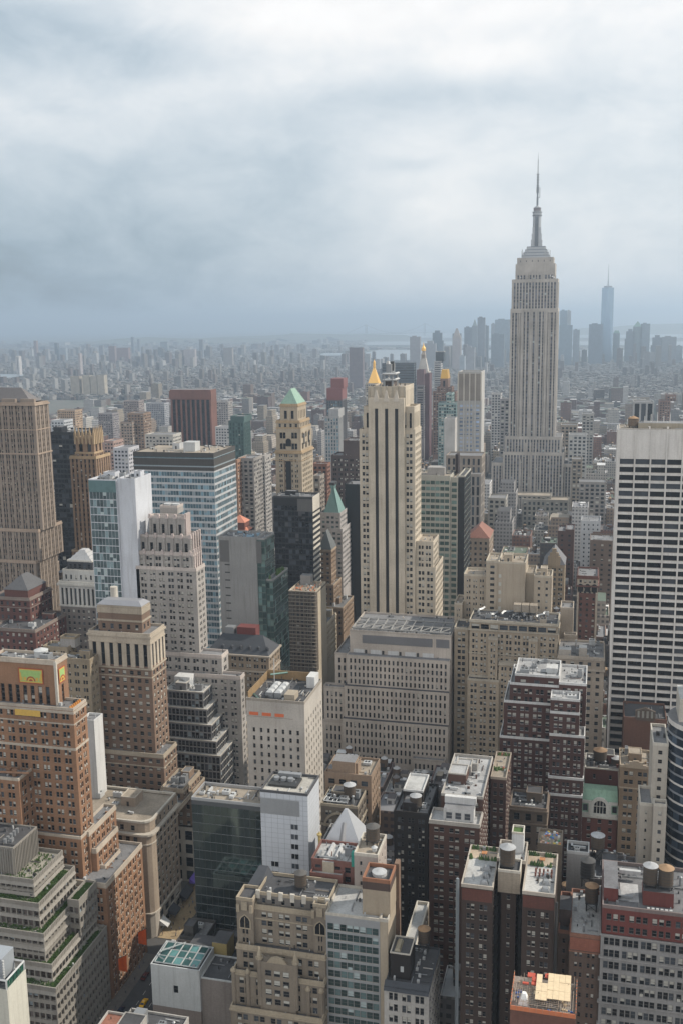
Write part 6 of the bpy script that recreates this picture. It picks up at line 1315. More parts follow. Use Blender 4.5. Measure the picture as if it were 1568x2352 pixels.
f0, f1, zf = ew(3, 437, 820, 960, 1240); g0, g1, zg2 = ew(3, 450, 806, 860, 1248); k0, k1, zk_ = ew(3, 375, 875, 1035, 1236)
blank = S(kind='blank')
b.tier(None, a0, a1, za, D=1262, dep=28, n=S(bw=7, fh=9, ww=.12, wh=.3, blind=0, rec=.5, slf=.7))
b.tier(None, c0, c1, zc1, D=1260, dep=32, n=blank)
q = b.tiers[-1]; q['zb'] = zc1-9
b.tier(None, c0, c1, zc1-9.02, D=1260, dep=32, noroof=1, para=0)
b.tier(None, d0, d1, zd, D=1257, dep=38); esh = b.tier(None, e0, e0+(d1-d0)+ (d0-e0)*2, ze, D=1255, dep=42)
b.tiers[-1]['x0'] = d0-.9; b.tiers[-1]['x1'] = d1+.9
b.tier(None, g0, g1, zg2, D=1249, dep=52); b.tier(None, f0, f1, zf, D=1242, dep=64, zb=22)
b.tier(None, f0-14, f1+14, zk_, D=1246, dep=58, zb=22)
b.tier(None, f0-34, f1+36, 22, D=1232, dep=66, zb=0); b.hid = 22
done(b)
# recessed middle bay of the shaft: three strong pier lines and flanking slabs standing forward
mb = MB(); zz0 = zg2
for (s0_, s1_) in (((d0-.9), d0+14.5), ((d1+.9)-14.5, d1+.9)):
    for (p0, p1) in ((s0_, s0_+2.4), (s1_-2.4, s1_), ((s0_+s1_)/2-2.2-1.4, (s0_+s1_)/2-2.2), ((s0_+s1_)/2+2.2, (s0_+s1_)/2+3.6)):
        mb.box(p0, p1, 1253.6, 1254.98, zz0+.1, ze-.2, EB)
    mb.box(s0_+.01, s1_-.01, 1253.7, 1254.9, ze-4.2, ze-.1, EB, bot=True)
mid = (d0+d1)/2
for o in (-9.2, -3.4, 3.4, 9.2):
    mb.box(mid+o-.9, mid+o+.9, 1253.9, 1254.96, zz0+.1, ze, EB); mb.box(mid+o-.9, mid+o+.9, 1258.9, 1259.96, zd+1, zc1-8, EB)
for o in (-12, -6, 0, 6, 12): mb.box(mid+o-.9, mid+o+.9, 1240.9, 1241.9, 23, zf-8 if abs(o) > 10 else zf+12, EB)
b.part('piers', mb)
SIL = wall((.44, .46, .48), 'metal'); DKS = wall((.16, .18, .20), 'metal')
mb = MB(); cx = mid; cy = 1277
steps = [(520, 970, 1600), (600, 890, 1530)]
w0, w1_, z1s = ew(13, 522, 968, 1600, 1262); hw = (w1_-w0)/2; zz = za; H = z1s-za
for i in range(4):
    h_ = hw-i*hw*.11; mb.box(cx-h_, cx+h_, cy-h_*.8, cy+h_*.8, zz, zz+H*.42, SIL); mb.box(cx-h_+.3, cx+h_-.3, cy-h_*.8+.3, cy+h_*.8-.3, zz+H*.42, zz+H*.52, DKS); zz += H*.52
b.part('stepped_crown', mb); zcr = zz
_, _, zm1 = ew(13, 700, 800, 1020, 1270); _, _, zm2 = ew(13, 700, 800, 900, 1270); rm = (ew(13, 685, 828, 1020, 1270)[1]-ew(13, 685, 828, 1020, 1270)[0])/2
mb = MB(); mb.cyl(cx, cy, zcr, zm1, rm*.92, SIL, 20, r1=rm*.92, cap=True)
for i in range(4):
    a_ = pi/4+i*pi/2
    for (r0, z0_) in ((rm*1.7, zcr+(zm1-zcr)*.22), (rm*1.45, zcr+(zm1-zcr)*.42), (rm*1.2, zcr+(zm1-zcr)*.62)):
        px_, py_ = cx+r0*.75*cos(a_), cy+r0*.75*sin(a_); mb.box(px_-1.6, px_+1.6, py_-1.6, py_+1.6, zcr, z0_, SIL)
mb.box(cx-rm*.36, cx+rm*.36, cy-rm-.3, cy-rm+1.2, zcr-1, zm1-1, DKS)
b.part('mast', mb)
mb = MB(); H = zm2-zm1
mb.cyl(cx, cy, zm1, zm1+H*.08, rm*1.1, DKS, 20); mb.cyl(cx, cy, zm1+H*.08, zm1+H*.42, rm*.98, SIL, 20); mb.cyl(cx, cy, zm1+H*.42, zm1+H*.5, rm*1.1, DKS, 20); mb.cyl(cx, cy, zm1+H*.5, zm1+H*.62, rm*.8, SIL, 20); mb.cyl(cx, cy, zm1+H*.62, zm1+H, rm*.82, wall((.24, .22, .23), 'metal'), 20); mb.cyl(cx, cy, zm1+H, zm1+H*1.04, rm*.9, DKS, 20); mb.cyl(cx, cy, zm1+H*1.04, zm1+H*1.34, rm*.82, SIL, 20, r1=rm*.2); b.part('observation_dome', mb)
zt_ = ew(13, 760, 770, 35, 1277)[2]; zb1 = zm1+H*1.3; An = wall((.24, .27, .29), 'metal')
za1 = ew(13, 760, 770, 380, 1277)[2]; za2 = ew(13, 760, 770, 150, 1277)[2]; za0 = ew(13, 760, 770, 740, 1277)[2]
mb = MB(); mb.cyl(cx, cy, zb1, za0, 1.15, An, 8); mb.cyl(cx, cy, za0, za1, 1.0, An, 8, r1=.85); mb.cyl(cx, cy, za1, za2, .62, SIL, 8, r1=.5); mb.cyl(cx, cy, za2, zt_, .34, SIL, 8, r1=.12)
for i in range(5): zz = za1-i*3.2; mb.cyl(cx, cy, zz, zz+.5, 1.9-.15*(i % 2), An, 10)
mb.cyl(cx, cy, za0+5, za0+12, 1.5, An, 8); mb.bar((cx+2.6, cy, za0), (cx+2.6, cy, za0+11), .22, An); mb.bar((cx, cy, za0), (cx+2.6, cy, za0), .25, An); mb.bar((cx, cy, za0+11), (cx+2.6, cy, za0+11), .15, An)
b.part('antenna', mb)
r = random.Random(9)
for i in range(16):
    mb = MB(); s_ = -1 if i % 2 else 1; x = cx+s_*r.uniform(9, hw+1); y = cy-hw*.8+r.uniform(0, 3); z_ = za+r.uniform(0, 7); mb.bar((x, y, za), (x, y, z_+5), .14, UNITW); b.part('small_antenna', mb)
for p in ((c1-3, zd+2.5), (c1-1.2, zd+1.5), (c1-5.5, zd+3.4), (c0+6, zd+2)):
    mb = MB(); mb.cyl(p[0], 1258.2, p[1], p[1]+1.8, 1.0, WHITE, 8, r1=.5); b.part('dish', mb)
# ================================================================== GENERIC SMALLER HAND-PLACED TOWERS (mid distance)
def simple(name, label, cat, col, k, tiers, st=None, gl=None, kind='stone', roofm=None, lod=0, hid=55, seed=1, sp=None, group=None, base0=None):
    b = Bld(name, label, cat, wall(col, kind), st or S(bw=4, fh=3.7, ww=.6, wh=.58, blind=.3), glassm=gl, roofm=roofm, lod=lod, hid=hid, seed=seed, spm=sp, group=group, indiv=False)
    D0 = tiers[0][3]; zg0 = gz(0, D0)-1 if D0 > 900 else 0
    for (L, R, T, D, fx, *kw) in tiers: b.tier(k, L, R, T, D=D, fx=fx if fx else None, dep=None if fx else 24, **(kw[0] if kw else {}))
    b.tiers[-1]['zb'] = zg0; b.zbase = zg0
    return done(b)
pierst = S(bw=3, fh=3.8, ww=.55, wh=.7, rec=.5, sp=1, sr=.4, blind=.1)
b = simple('octagonal_tower', 'red brown brick slab tower with dark vertical window bays and a ribbed crown', 'skyscraper', (.18, .085, .065), 1, [(1075, 1318, 562, 1345, 0, dict(n=S(kind='blank'), para=0))], seed=70)
t = b.tiers[0]; mb = MB(); z = t['z1']; W_ = t['x1']-t['x0']
t['z1'] = z
# rotated body standing in front
for o in (b,): pass
mb = MB(); cx, cy = (t['x0']+t['x1'])/2, t['y0']-6
rb = wall((.19, .088, .068), 'brick'); 
for i in range(9):
    x = t['x0']+W_*i/8; mb.box(x-1.3, x+1.3, t['y0']-1.6, t['y0'], 0, z-14, rb)
mb.box(t['x0']-1.5, t['x1']+1.5, t['y0']-2, t['y0']-.02, z-14, z, rb, bot=True); mb.box(t['x0']-2.5, t['x1']+2.5, t['y0']-3, t['y0']-.03, z-13, z-2, rb, bot=True); b.part('crown', mb)
mb = MB(); mb.box(t['x0']+.6, t['x1']-.6, t['y0']-.4, t['y0']-.02, 0, z-14.1, BLACKGL); b.part('glass_bays', mb)
b = simple('green_glass_tower', 'dark green glass tower with vertical ribs', 'skyscraper', (.07, .125, .12), 2, [(35, 120, 735, 1000, 0, dict(n=S(kind='blank'))), (22, 118, 765, 999, 160)], pierst, TEALGL, seed=71, sp=wall((.05, .12, .11)))
b = simple('office_tower', 'grey twin banded office tower between the green hip roofed tower and the cream striped tower', 'skyscraper', (.38, .38, .38), 2, [(650, 712, 690, 1050, 0, dict(n=S(kind='blank'))), (622, 715, 735, 1048, 738)], pierst, BLUEGL, seed=72)
b = simple('netted_tower', 'dark tower with a red netted construction crown', 'skyscraper', (.12, .12, .13), 2, [(634, 735, 628, 1250, 0)], pierst, BLUEGL, seed=73); t = b.tiers[0]
mb = MB(); mb.box(t['x0']+1, t['x1'], t['y0']-.5, t['y1'], t['z1'], t['z1']+15, plain('red_net', (.17, .07, .068))); mb.box(t['x0']+6, t['x0']+22, t['y0']+2, t['y1'], t['z1']+15, t['z1']+27, plain('red_net', (1, 1, 1))); b.part('netting', mb)
b = simple('dark_block', 'dark brown brick block between the green hip roofed tower and the cream striped tower', 'office building', (.10, .075, .07), 2, [(740, 850, 890, 812, 0, dict(n=S(kind='blank'))), (665, 850, 985, 805, 0)], S(bw=4.6, fh=4, ww=.6, wh=.5, k=2, blind=.5), seed=74, kind='brick')
b = simple('black_slab', 'plain black slab immediately left of the cream striped tower', 'office building', (.02, .02, .022), 2, [(752, 850, 1165, 760, 0)], S(kind='blank'), seed=75, kind='metal', hid=0)
b = simple('red_brick_block', 'reddish brick block right behind the tan green roofed tower', 'office building', (.26, .13, .09), 2, [(550, 640, 1035, 830, 662)], seed=76, kind='brick')
b = simple('office_block', 'small grey stone tower standing at the right foot of the tan green roofed tower', 'office building', (.30, .26, .22), 2, [(552, 595, 1110, 770, 624)], seed=77)
b = simple('office_block', 'slim grey building beneath the green glass tower on the left', 'office building', (.30, .28, .26), 2, [(80, 180, 1000, 860, 235)], seed=78)
b = simple('office_block', 'orange tan slab right beside the wide white and blue banded office', 'office building', (.33, .19, .12), 2, [(66, 78, 1010, 850, 132)], seed=79, kind='brick')
b = simple('office_block', 'pale narrow tower behind the slim grey building', 'office building', (.38, .36, .34), 2, [(228, 250, 985, 900, 288)], seed=80)
for (L, T) in ((76, 1340), (95, 1388), (118, 1440)):
    x, z = atY(*Zp(2, L+35, T), 760+T*.02); mb = MB(); e = thing('tiled_roof_house', {76: 'small house with an orange tile roof, topmost of the three', 95: 'small house with an orange tile roof, middle one of the three', 118: 'small house with a broad orange tile roof, lowest of the three'}[L], 'house', (x, 780, 0))
    mb.box(x-6, x+6, 774, 786, 0, z-5, wall((.20, .08, .06), 'brick')); mb.build('wall', e, (x, 780, 0)); mb = MB(); mb.frus(x-6.6, x+6.6, 773.4, 786.6, z-5, x-.5, x+.5, 779.5, 780.5, z, wall((.62, .25, .16), 'paint')); mb.build('roof', e, (x, 780, 0)); FOOT.append((x-6, x+6, 774, 786))
b = simple('brick_tower', 'purple brown bronze glass slab beside the slim golden lantern tower', 'skyscraper', (.15, .09, .095), 2, [(1200, 1245, 440, 1950, 0, dict(n=S(kind='blank')))], seed=82)
b = simple('brick_tower', 'tall purple bronze slab with pale right edge right of the golden lantern tower', 'skyscraper', (.12, .06, .065), 2, [(1248, 1280, 465, 1700, 0)], S(kind='blank'), seed=83)
b = simple('office_tower', 'grey banded tower under the purple bronze slab', 'skyscraper', (.20, .18, .18), 2, [(1198, 1246, 540, 1690, 0)], S(bw=20, fh=4, ww=.8, wh=.5, blind=.1), seed=84)
b = simple('office_tower', 'white balconied tower with black top behind the gold capped tower', 'skyscraper', (.45, .45, .45), 14, [(540, 612, 420, 2100, 0, dict(n=S(kind='blank'), wm=wall((.06, .07, .08), 'metal'))), (527, 588, 505, 2095, 0)], S(bw=20, fh=4.5, ww=.9, wh=.4, blind=.1), seed=85)
b = simple('gold_capped_tower', 'brown tower with a small golden roof box right of the purple slabs', 'skyscraper', (.22, .14, .11), 14, [(582, 650, 665, 1500, 0, dict(n=S(bw=12, fh=14, ww=.3, wh=.8, blind=0))), (552, 685, 740, 1495, 0), (515, 720, 782, 1490, 0)], seed=86, kind='brick'); t = b.tiers[0]
mb = MB(); x0_, x1_ = t['x0'], t['x1']; mb.frus(x0_, x1_, t['y0'], t['y1'], t['z1']+1, x0_+1.5, x1_-1.5, t['y0']+3, t['y1']-3, t['z1']+14, wall((.62, .36, .06), 'metal')); b.part('roof', mb)
b = simple('teal_glass_tower', 'pale teal glass tower in front of the gold capped tower', 'skyscraper', (.26, .36, .35), 2, [(1385, 1420, 590, 1300, 0), (1335, 1450, 650, 1295, 0)], S(bw=3, fh=4, ww=.8, wh=.7, blind=.4), TEALGL, seed=87)
b = simple('white_slab', 'blank white slab wall with one column of small windows beside the pale gridded tower', 'office building', (.52, .50, .47), 2, [(1372, 1440, 748, 1180, 0)], S(kind='blank'), seed=88, hid=0)
GS = S(bw=7.2, fh=4.0, ww=.78, wh=.5, rec=.35, blind=.5, mg=.8, zt=30)
b = Bld('gridded_tower', 'pale grid fronted slab tower with brown crown, left of the spired skyscraper', 'skyscraper', wall((.46, .45, .43), 'paint'), GS, glassm=glass((.20, .26, .36), .2, .2), blindm=plain('blue_blind', (.36, .42, .52)), lod=0, seed=89, hid=60, zbase=-1)
t = b.tier(3, 158, 302, 455, D=1000, fx=324, zb=-1, w=S(kind='blank')); done(b); z = t['z1']
mb = MB(); mb.box(t['x0']-.2, t['x1']+.2, 999.5, 999.96, z-27, z-1, wall((.27, .24, .21)), bot=True); b.part('crown_panel', mb)
mb = MB()
for i in range(5): x = t['x0']+(t['x1']-t['x0'])*i/4; mb.box(x-.8, x+.8, 998.6, 999.94, 60, z-(1 if i in (9,) else 27), b.w); mb.box(x-.6, x+.6, 999, 999.45, z-27, z, LTRIM)
b.part('piers', mb)
b = simple('stone_office', 'brown stone office tower with columned cornice in front of the pale gridded tower', 'office building', (.29, .245, .20), 3, [(80, 305, 985, 942, 326)], S(bw=4.8, fh=8, ww=.45, wh=.75, rec=.6, blind=0), seed=90, kind='stone')
b = simple('stone_office', 'dark windowed stone shaft under the columned brown cornice', 'office building', (.28, .25, .22), 3, [(232, 300, 1100, 925, 318)], S(bw=5, fh=9, ww=.5, wh=.85, rec=.6, blind=0), seed=91)
# gold pyramid (insurance tower) and the clock tower
b = simple('gold_pyramid_tower', 'stone tower whose golden pyramid spire peeks out left of the cream striped tower', 'skyscraper', (.42, .38, .33), 2, [(880, 975, 525, 1830, 0)], seed=92, hid=100); t = b.tiers[0]
GOLD = plain('gilded_roof', (.85, .50, .12), .45, .35)
ax, az_ = atY(*Zp(2, 933, 425), 1840); mb = MB(); zq2 = t['z1']; hw_ = (t['x1']-t['x0'])*.36; mb.frus(ax-hw_, ax+hw_, 1832, 1832+2*hw_, zq2, ax-1.6, ax+1.6, 1832+hw_-1.6, 1832+hw_+1.6, az_, GOLD); mb.cyl(ax, 1832+hw_, az_, az_+10, 2.4, GOLD, 8); mb.cyl(ax, 1832+hw_, az_+10, atY(*Zp(2, 933, 372), 1840)[1], 2, GOLD, 8, r1=.1); b.part('roof', mb)
b = simple('clock_tower', 'slim cream tower with a pyramid top and small golden lantern', 'skyscraper', (.50, .46, .42), 14, [(372, 478, 600, 2020, 0)], seed=93, hid=60); t = b.tiers[0]
cx_, cy_ = (t['x0']+t['x1'])/2, t['y0']+10; zz = lambda y: atY(*Zp(14, 425, y), 2020)[1]; w_ = (t['x1']-t['x0'])/2
mb = MB(); mb.frus(cx_-w_*.85, cx_+w_*.85, cy_-9, cy_+9, t['z1'], cx_-w_*.42, cx_+w_*.42, cy_-5, cy_+5, zz(480), wall((.50, .47, .43))); mb.box(cx_-w_*.35, cx_+w_*.35, cy_-4.5, cy_+4.5, zz(480), zz(445), wall((.3, .26, .22))); mb.frus(cx_-w_*.35, cx_+w_*.35, cy_-4.5, cy_+4.5, zz(445), cx_-2, cx_+2, cy_-2, cy_+2, zz(412), wall((.42, .36, .3))); b.part('roof', mb)
mb = MB(); mb.cyl(cx_, cy_, zz(412), zz(388), 4.4, GOLD, 10); mb.cyl(cx_, cy_, zz(388), zz(365), 4.4, GOLD, 10, r1=1.2); mb.cyl(cx_, cy_, zz(365), zz(335), 1.3, GOLD, 8, r1=.2); b.part('lantern', mb)
b = simple('dark_slab', 'wide dark blue grey slab behind the top of the cream striped tower', 'office building', (.085, .10, .115), 14, [(60, 345, 525, 2000, 0)], S(bw=60, fh=5, ww=1, wh=.3, blind=0, mg=0), seed=94, kind='metal')
b = simple('blue_slab', 'wide reddish grey riverside block beyond the cream striped tower', 'office building', (.17, .14, .15), 2, [(778, 862, 300, 3600, 0)], S(kind='blank'), seed=95, hid=0); b = None
# right middle
b = simple('hip_roof_block', 'brown stone block under a red tiled hipped roof left of the beige blocks', 'office building', (.33, .26, .20), 6, [(212, 352, 250, 730, 378)], S(bw=4, fh=4, ww=.45, wh=.5, blind=.3), seed=96, hid=40, lod=1); t = b.tiers[0]; hip(b, t['x0'], t['x1'], t['y0'], t['y1'], t['z1']+1, 8, wall((.28, .13, .095), 'paint'), .4)
b = simple('gabled_tower', 'tan brick tower with a grey steep roof and stone gable', 'office building', (.36, .28, .19), 6, [(690, 826, 418, 705, 0)], S(bw=4, fh=3.6, ww=.6, wh=.58, blind=.3, k=2), seed=97, hid=40, kind='brick', lod=1); t = b.tiers[0]
hip(b, t['x0'], t['x1'], t['y0'], t['y1'], t['z1']+1, 11, wall((.18, .18, .19), 'paint'), .45); cx_ = (t['x0']+t['x1'])/2; mb = MB()
for (a_, h0, h1) in ((4.2, 0, 7), (3, 7, 9.5), (1.4, 9.5, 12.5)): mb.box(cx_-a_, cx_+a_, t['y0']-.5, t['y0']+1.5, t['z1']+h0, t['z1']+h1, b.w)
b.part('gable', mb)
b = simple('arched_top_tower', 'narrow dark brick tower with a cream arcaded top floor left of the white striped slab', 'office building', (.15, .07, .055), 6, [(905, 1035, 490, 640, 0, dict(wm=wall((.46, .40, .33)), n=S(bw=3, fh=4, ww=.5, wh=.5), belts=((0, 1, .5), (5, 1, .9)))), (902, 1032, 600, 639.5, 0)], S(bw=3.6, fh=3.6, ww=.4, wh=.5, blind=.4), seed=98, hid=30, kind='brick', lod=1); t = b.tiers[0]
mb = MB()
for i in range(3):
    c_ = t['x0']+(t['x1']-t['x0'])*(i+.5)/3; zb2 = b.tiers[1]['z1']+2; mb.poly([(c_-1.6, 639.3, zb2), (c_+1.6, 639.3, zb2)]+[(c_+1.6*cos(pi*j/8), 639.3, zb2+3.6+1.6*sin(pi*j/8)) for j in range(9)], BLACKGL)
b.part('arched_window', mb); mb = MB()
for x_ in (t['x0'], t['x1']-1.2): mb.box(x_, x_+1.2, 638.9, 639.45, 30, t['z1']-10, wall((.46, .40, .33)))
b.part('quoin', mb)
b = simple('brown_block', 'tall plain brown brick block against the left edge of the white striped slab', 'office building', (.17, .125, .10), 6, [(985, 1140, 265, 760, 0)], S(bw=5, fh=3.8, ww=.3, wh=.4, blind=.3), seed=99, hid=40, kind='brick')
b = simple('white_apartments', 'white rendered stepped block in the low streets beyond the tan gabled tower', 'apartment block', (.50, .51, .52), 6, [(930, 1052, 140, 900, 0), (928, 1000, 200, 899, 0)], S(bw=4, fh=4, ww=.3, wh=.4, blind=.1), seed=100, hid=20)
b = simple('dark_brick_slab', 'dark brick slab in the low streets behind the tan gabled tower', 'office building', (.10, .055, .045), 6, [(830, 885, 195, 820, 0), (782, 884, 205, 819, 0)], S(bw=5, fh=4, ww=.3, wh=.4, blind=.1), seed=101, hid=20, kind='brick')
b = simple('striped_office', 'small grey office with black and white vertical stripes above the white striped slab', 'office building', (.42, .42, .42), 3, [(1258, 1385, 645, 1150, 0)], S(bw=6, fh=40, ww=.72, wh=1, rec=.8, blind=0, mg=.3), BLACKGL, seed=102, hid=0)
b = simple('red_towers', 'reddish brick tower cluster at the far right beyond the white striped slab', 'apartment block', (.24, .15, .12), 3, [(1465, 1525, 600, 1600, 0), (1420, 1490, 635, 1598, 0)], seed=103, hid=0)
b = simple('roof_block', 'long low stone building with a tan flat roof in front of the spired skyscraper base', 'office building', (.33, .31, .27), 3, [(470, 740, 1235, 1150, 0), (560, 850, 1262, 1140, 0)], S(bw=5, fh=6, ww=.5, wh=.6, blind=.2), seed=104, hid=0, roofm=TANROOF)
for i, (L, R, T, D, col, lb) in enumerate([(345, 455, 1250, 1000, (.40, .38, .34), 'pale narrow office block left of the long tan roof before the spired skyscraper'), (870, 935, 1005, 1200, (.30, .26, .21), 'tan stone block right beside the spired skyscraper base'), (915, 1085, 1150, 1080, (.28, .26, .24), 'grey stone office block right of the spired skyscraper base, with a white roof hut'),
        (800, 905, 790, 1330, (.36, .31, .26), 'tan office block with a green cornice right behind the spired skyscraper'), (850, 965, 850, 1260, (.48, .48, .47), 'white walled block right of the spired skyscraper, amid low roofs'), (935, 1010, 720, 1500, (.36, .35, .33), 'grey columned block further down the avenue right of the spired skyscraper'),
        (1180, 1240, 1370, 700, (.2, .15, .12), 'small brown block hidden beside the white slab'), (365, 425, 590, 1700, (.46, .45, .44), 'white classical block between the gridded tower and the spired skyscraper'), (420, 480, 625, 1400, (.33, .32, .32), 'grey block hugging the left side of the spired skyscraper')]):
    if i == 6: continue
    simple('office_block', lb, 'office building', col, 3, [(L, R, T, D, 0)], S(bw=5, fh=4.4, ww=.6, wh=.58, blind=.2), seed=110+i, hid=0)
for i, (L, R, T, D, col, lb) in enumerate([(318, 400, 760, 1200, (.50, .52, .54), 'white curved balcony building between the black slab and the pinnacled tower'), (360, 470, 695, 1500, (.42, .30, .20), 'peach apartment tower above the black slab'), (710, 805, 935, 900, (.52, .52, .55), 'white stepped apartment building right of the pinnacled tower'),
        (755, 830, 770, 1250, (.33, .26, .21), 'tan apartment tower behind the pinnacled tower, left of the wide banded office'), (800, 900, 715, 1260, (.27, .19, .14), 'brown apartment tower behind the wide banded office'), (915, 1030, 650, 1900, (.36, .37, .40), 'grey columned slab in the streets left of the red brown slab tower'),
        (910, 1085, 850, 1050, (.50, .48, .44), 'cream stepped building right above the wide banded office roof'), (650, 712, 890, 1000, (.40, .28, .24), 'pinkish apartment block right of the pinnacled tower crown'), (775, 870, 635, 1800, (.28, .24, .23), 'grey brown pair of towers in the streets behind the tan apartment tower'),
        (1355, 1430, 640, 1700, (.33, .31, .30), 'grey apartment tower right of the red brown slab tower'), (615, 705, 715, 1600, (.27, .25, .26), 'dark grey apartment slab above the pinnacled tower'), (1350, 1440, 800, 1300, (.50, .50, .50), 'white banded low office right of the red brown slab tower')]):
    simple('apartment_tower', lb, 'apartment block', col, 1, [(L, R, T, D, 0)], S(bw=4, fh=3.8, ww=.6, wh=.5, blind=.2), seed=130+i, hid=0)
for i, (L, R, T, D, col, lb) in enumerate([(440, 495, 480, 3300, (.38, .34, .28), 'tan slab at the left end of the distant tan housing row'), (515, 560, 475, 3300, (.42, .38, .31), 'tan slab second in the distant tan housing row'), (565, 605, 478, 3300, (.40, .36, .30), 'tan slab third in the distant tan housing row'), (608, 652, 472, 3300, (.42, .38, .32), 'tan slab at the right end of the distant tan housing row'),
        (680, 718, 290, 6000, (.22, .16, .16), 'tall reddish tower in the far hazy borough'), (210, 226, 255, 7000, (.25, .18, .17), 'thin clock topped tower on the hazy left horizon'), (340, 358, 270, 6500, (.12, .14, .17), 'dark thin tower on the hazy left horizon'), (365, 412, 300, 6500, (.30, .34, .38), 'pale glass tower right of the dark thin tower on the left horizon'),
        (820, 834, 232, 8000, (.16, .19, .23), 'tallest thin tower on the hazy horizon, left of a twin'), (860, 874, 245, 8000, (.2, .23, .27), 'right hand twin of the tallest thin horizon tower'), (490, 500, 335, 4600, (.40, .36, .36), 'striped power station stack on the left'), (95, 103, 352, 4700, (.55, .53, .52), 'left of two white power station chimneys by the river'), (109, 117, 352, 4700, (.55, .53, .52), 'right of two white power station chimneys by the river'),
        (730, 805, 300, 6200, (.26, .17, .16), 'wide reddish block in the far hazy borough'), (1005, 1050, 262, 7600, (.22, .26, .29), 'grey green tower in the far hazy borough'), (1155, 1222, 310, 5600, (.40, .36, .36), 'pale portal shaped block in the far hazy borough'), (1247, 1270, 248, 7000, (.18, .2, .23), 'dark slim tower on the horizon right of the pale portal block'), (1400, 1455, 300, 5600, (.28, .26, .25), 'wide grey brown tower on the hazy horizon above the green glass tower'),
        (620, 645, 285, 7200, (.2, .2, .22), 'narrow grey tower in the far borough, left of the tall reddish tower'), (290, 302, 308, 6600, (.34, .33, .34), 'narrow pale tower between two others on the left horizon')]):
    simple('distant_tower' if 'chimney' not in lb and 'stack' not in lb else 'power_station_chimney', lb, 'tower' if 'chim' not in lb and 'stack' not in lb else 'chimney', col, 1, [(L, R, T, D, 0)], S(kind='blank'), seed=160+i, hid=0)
# downtown skyline
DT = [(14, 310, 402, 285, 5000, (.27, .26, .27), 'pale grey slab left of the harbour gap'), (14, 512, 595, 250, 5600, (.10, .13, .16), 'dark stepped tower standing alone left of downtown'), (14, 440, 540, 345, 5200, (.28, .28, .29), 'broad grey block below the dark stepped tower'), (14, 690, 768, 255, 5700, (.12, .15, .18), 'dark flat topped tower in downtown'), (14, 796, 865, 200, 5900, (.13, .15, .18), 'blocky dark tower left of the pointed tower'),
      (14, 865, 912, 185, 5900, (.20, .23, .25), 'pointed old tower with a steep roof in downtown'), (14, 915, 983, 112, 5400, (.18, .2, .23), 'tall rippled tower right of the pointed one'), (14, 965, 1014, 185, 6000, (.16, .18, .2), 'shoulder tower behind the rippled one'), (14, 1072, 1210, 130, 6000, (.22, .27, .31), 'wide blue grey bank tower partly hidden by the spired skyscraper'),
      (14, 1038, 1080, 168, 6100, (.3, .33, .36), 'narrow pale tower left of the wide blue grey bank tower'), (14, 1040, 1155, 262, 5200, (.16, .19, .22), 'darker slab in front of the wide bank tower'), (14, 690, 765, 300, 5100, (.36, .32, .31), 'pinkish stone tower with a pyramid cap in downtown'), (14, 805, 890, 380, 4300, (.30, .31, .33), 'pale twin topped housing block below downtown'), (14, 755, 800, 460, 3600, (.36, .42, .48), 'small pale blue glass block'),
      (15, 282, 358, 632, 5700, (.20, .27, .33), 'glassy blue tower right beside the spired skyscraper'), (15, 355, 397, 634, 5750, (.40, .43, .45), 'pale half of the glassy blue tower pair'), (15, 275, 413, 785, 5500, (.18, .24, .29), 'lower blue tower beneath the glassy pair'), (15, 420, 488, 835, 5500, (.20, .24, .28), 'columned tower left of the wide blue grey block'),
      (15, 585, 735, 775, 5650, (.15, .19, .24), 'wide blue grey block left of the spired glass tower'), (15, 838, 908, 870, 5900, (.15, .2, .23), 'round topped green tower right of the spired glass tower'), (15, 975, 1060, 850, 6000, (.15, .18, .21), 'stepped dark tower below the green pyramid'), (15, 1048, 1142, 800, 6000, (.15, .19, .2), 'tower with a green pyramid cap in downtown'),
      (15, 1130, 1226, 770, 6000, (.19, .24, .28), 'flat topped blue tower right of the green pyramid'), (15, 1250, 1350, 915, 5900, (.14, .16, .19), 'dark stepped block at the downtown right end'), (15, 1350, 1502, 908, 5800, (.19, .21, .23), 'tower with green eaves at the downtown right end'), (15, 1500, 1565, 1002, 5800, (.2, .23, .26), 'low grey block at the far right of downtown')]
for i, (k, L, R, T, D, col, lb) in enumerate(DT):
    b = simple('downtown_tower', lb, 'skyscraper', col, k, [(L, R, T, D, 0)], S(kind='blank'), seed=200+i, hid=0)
    t = b.tiers[0]; x0_, x1_, y0_, y1_, z = t['x0'], t['x1'], t['y0'], t['y1'], t['z1']; w_ = x1_-x0_
    mb = MB()
    if 'pointed' in lb and 'old' in lb: mb.frus(x0_+w_*.1, x1_-w_*.1, y0_, y1_, z, x0_+w_*.48, x0_+w_*.52, y0_+11, y0_+13, z+atY(*Zp(14, 888, 125), D)[1]-z, wall((.24, .30, .30)))
    elif 'green pyramid cap' in lb: mb.frus(x0_, x1_, y0_, y1_, z, x0_+w_*.48, x0_+w_*.52, y0_+11, y0_+13, z+30, wall((.25, .42, .35)))
    elif 'pyramid cap' in lb: mb.frus(x0_, x1_, y0_, y1_, z, x0_+w_*.4, x0_+w_*.6, y0_+8, y0_+13, z+50, wall((.40, .34, .30)))
    elif 'stepped' in lb: mb.box(x0_+w_*.25, x1_-w_*.25, y0_, y1_, z, z+14, b.w); mb.box(x0_-w_*.15, x1_+w_*.15, y0_+2, y1_, 0, z-40, b.w)
    elif 'round' in lb: mb.frus(x0_, x1_, y0_, y1_, z, x0_+w_*.25, x1_-w_*.2, y0_, y1_, z+16, wall((.25, .42, .35)))
    else: mb.box(x0_+w_*.2, x0_+w_*.6, y0_+4, y1_-4, z, z+6, b.w)
    b.part('crown', mb)
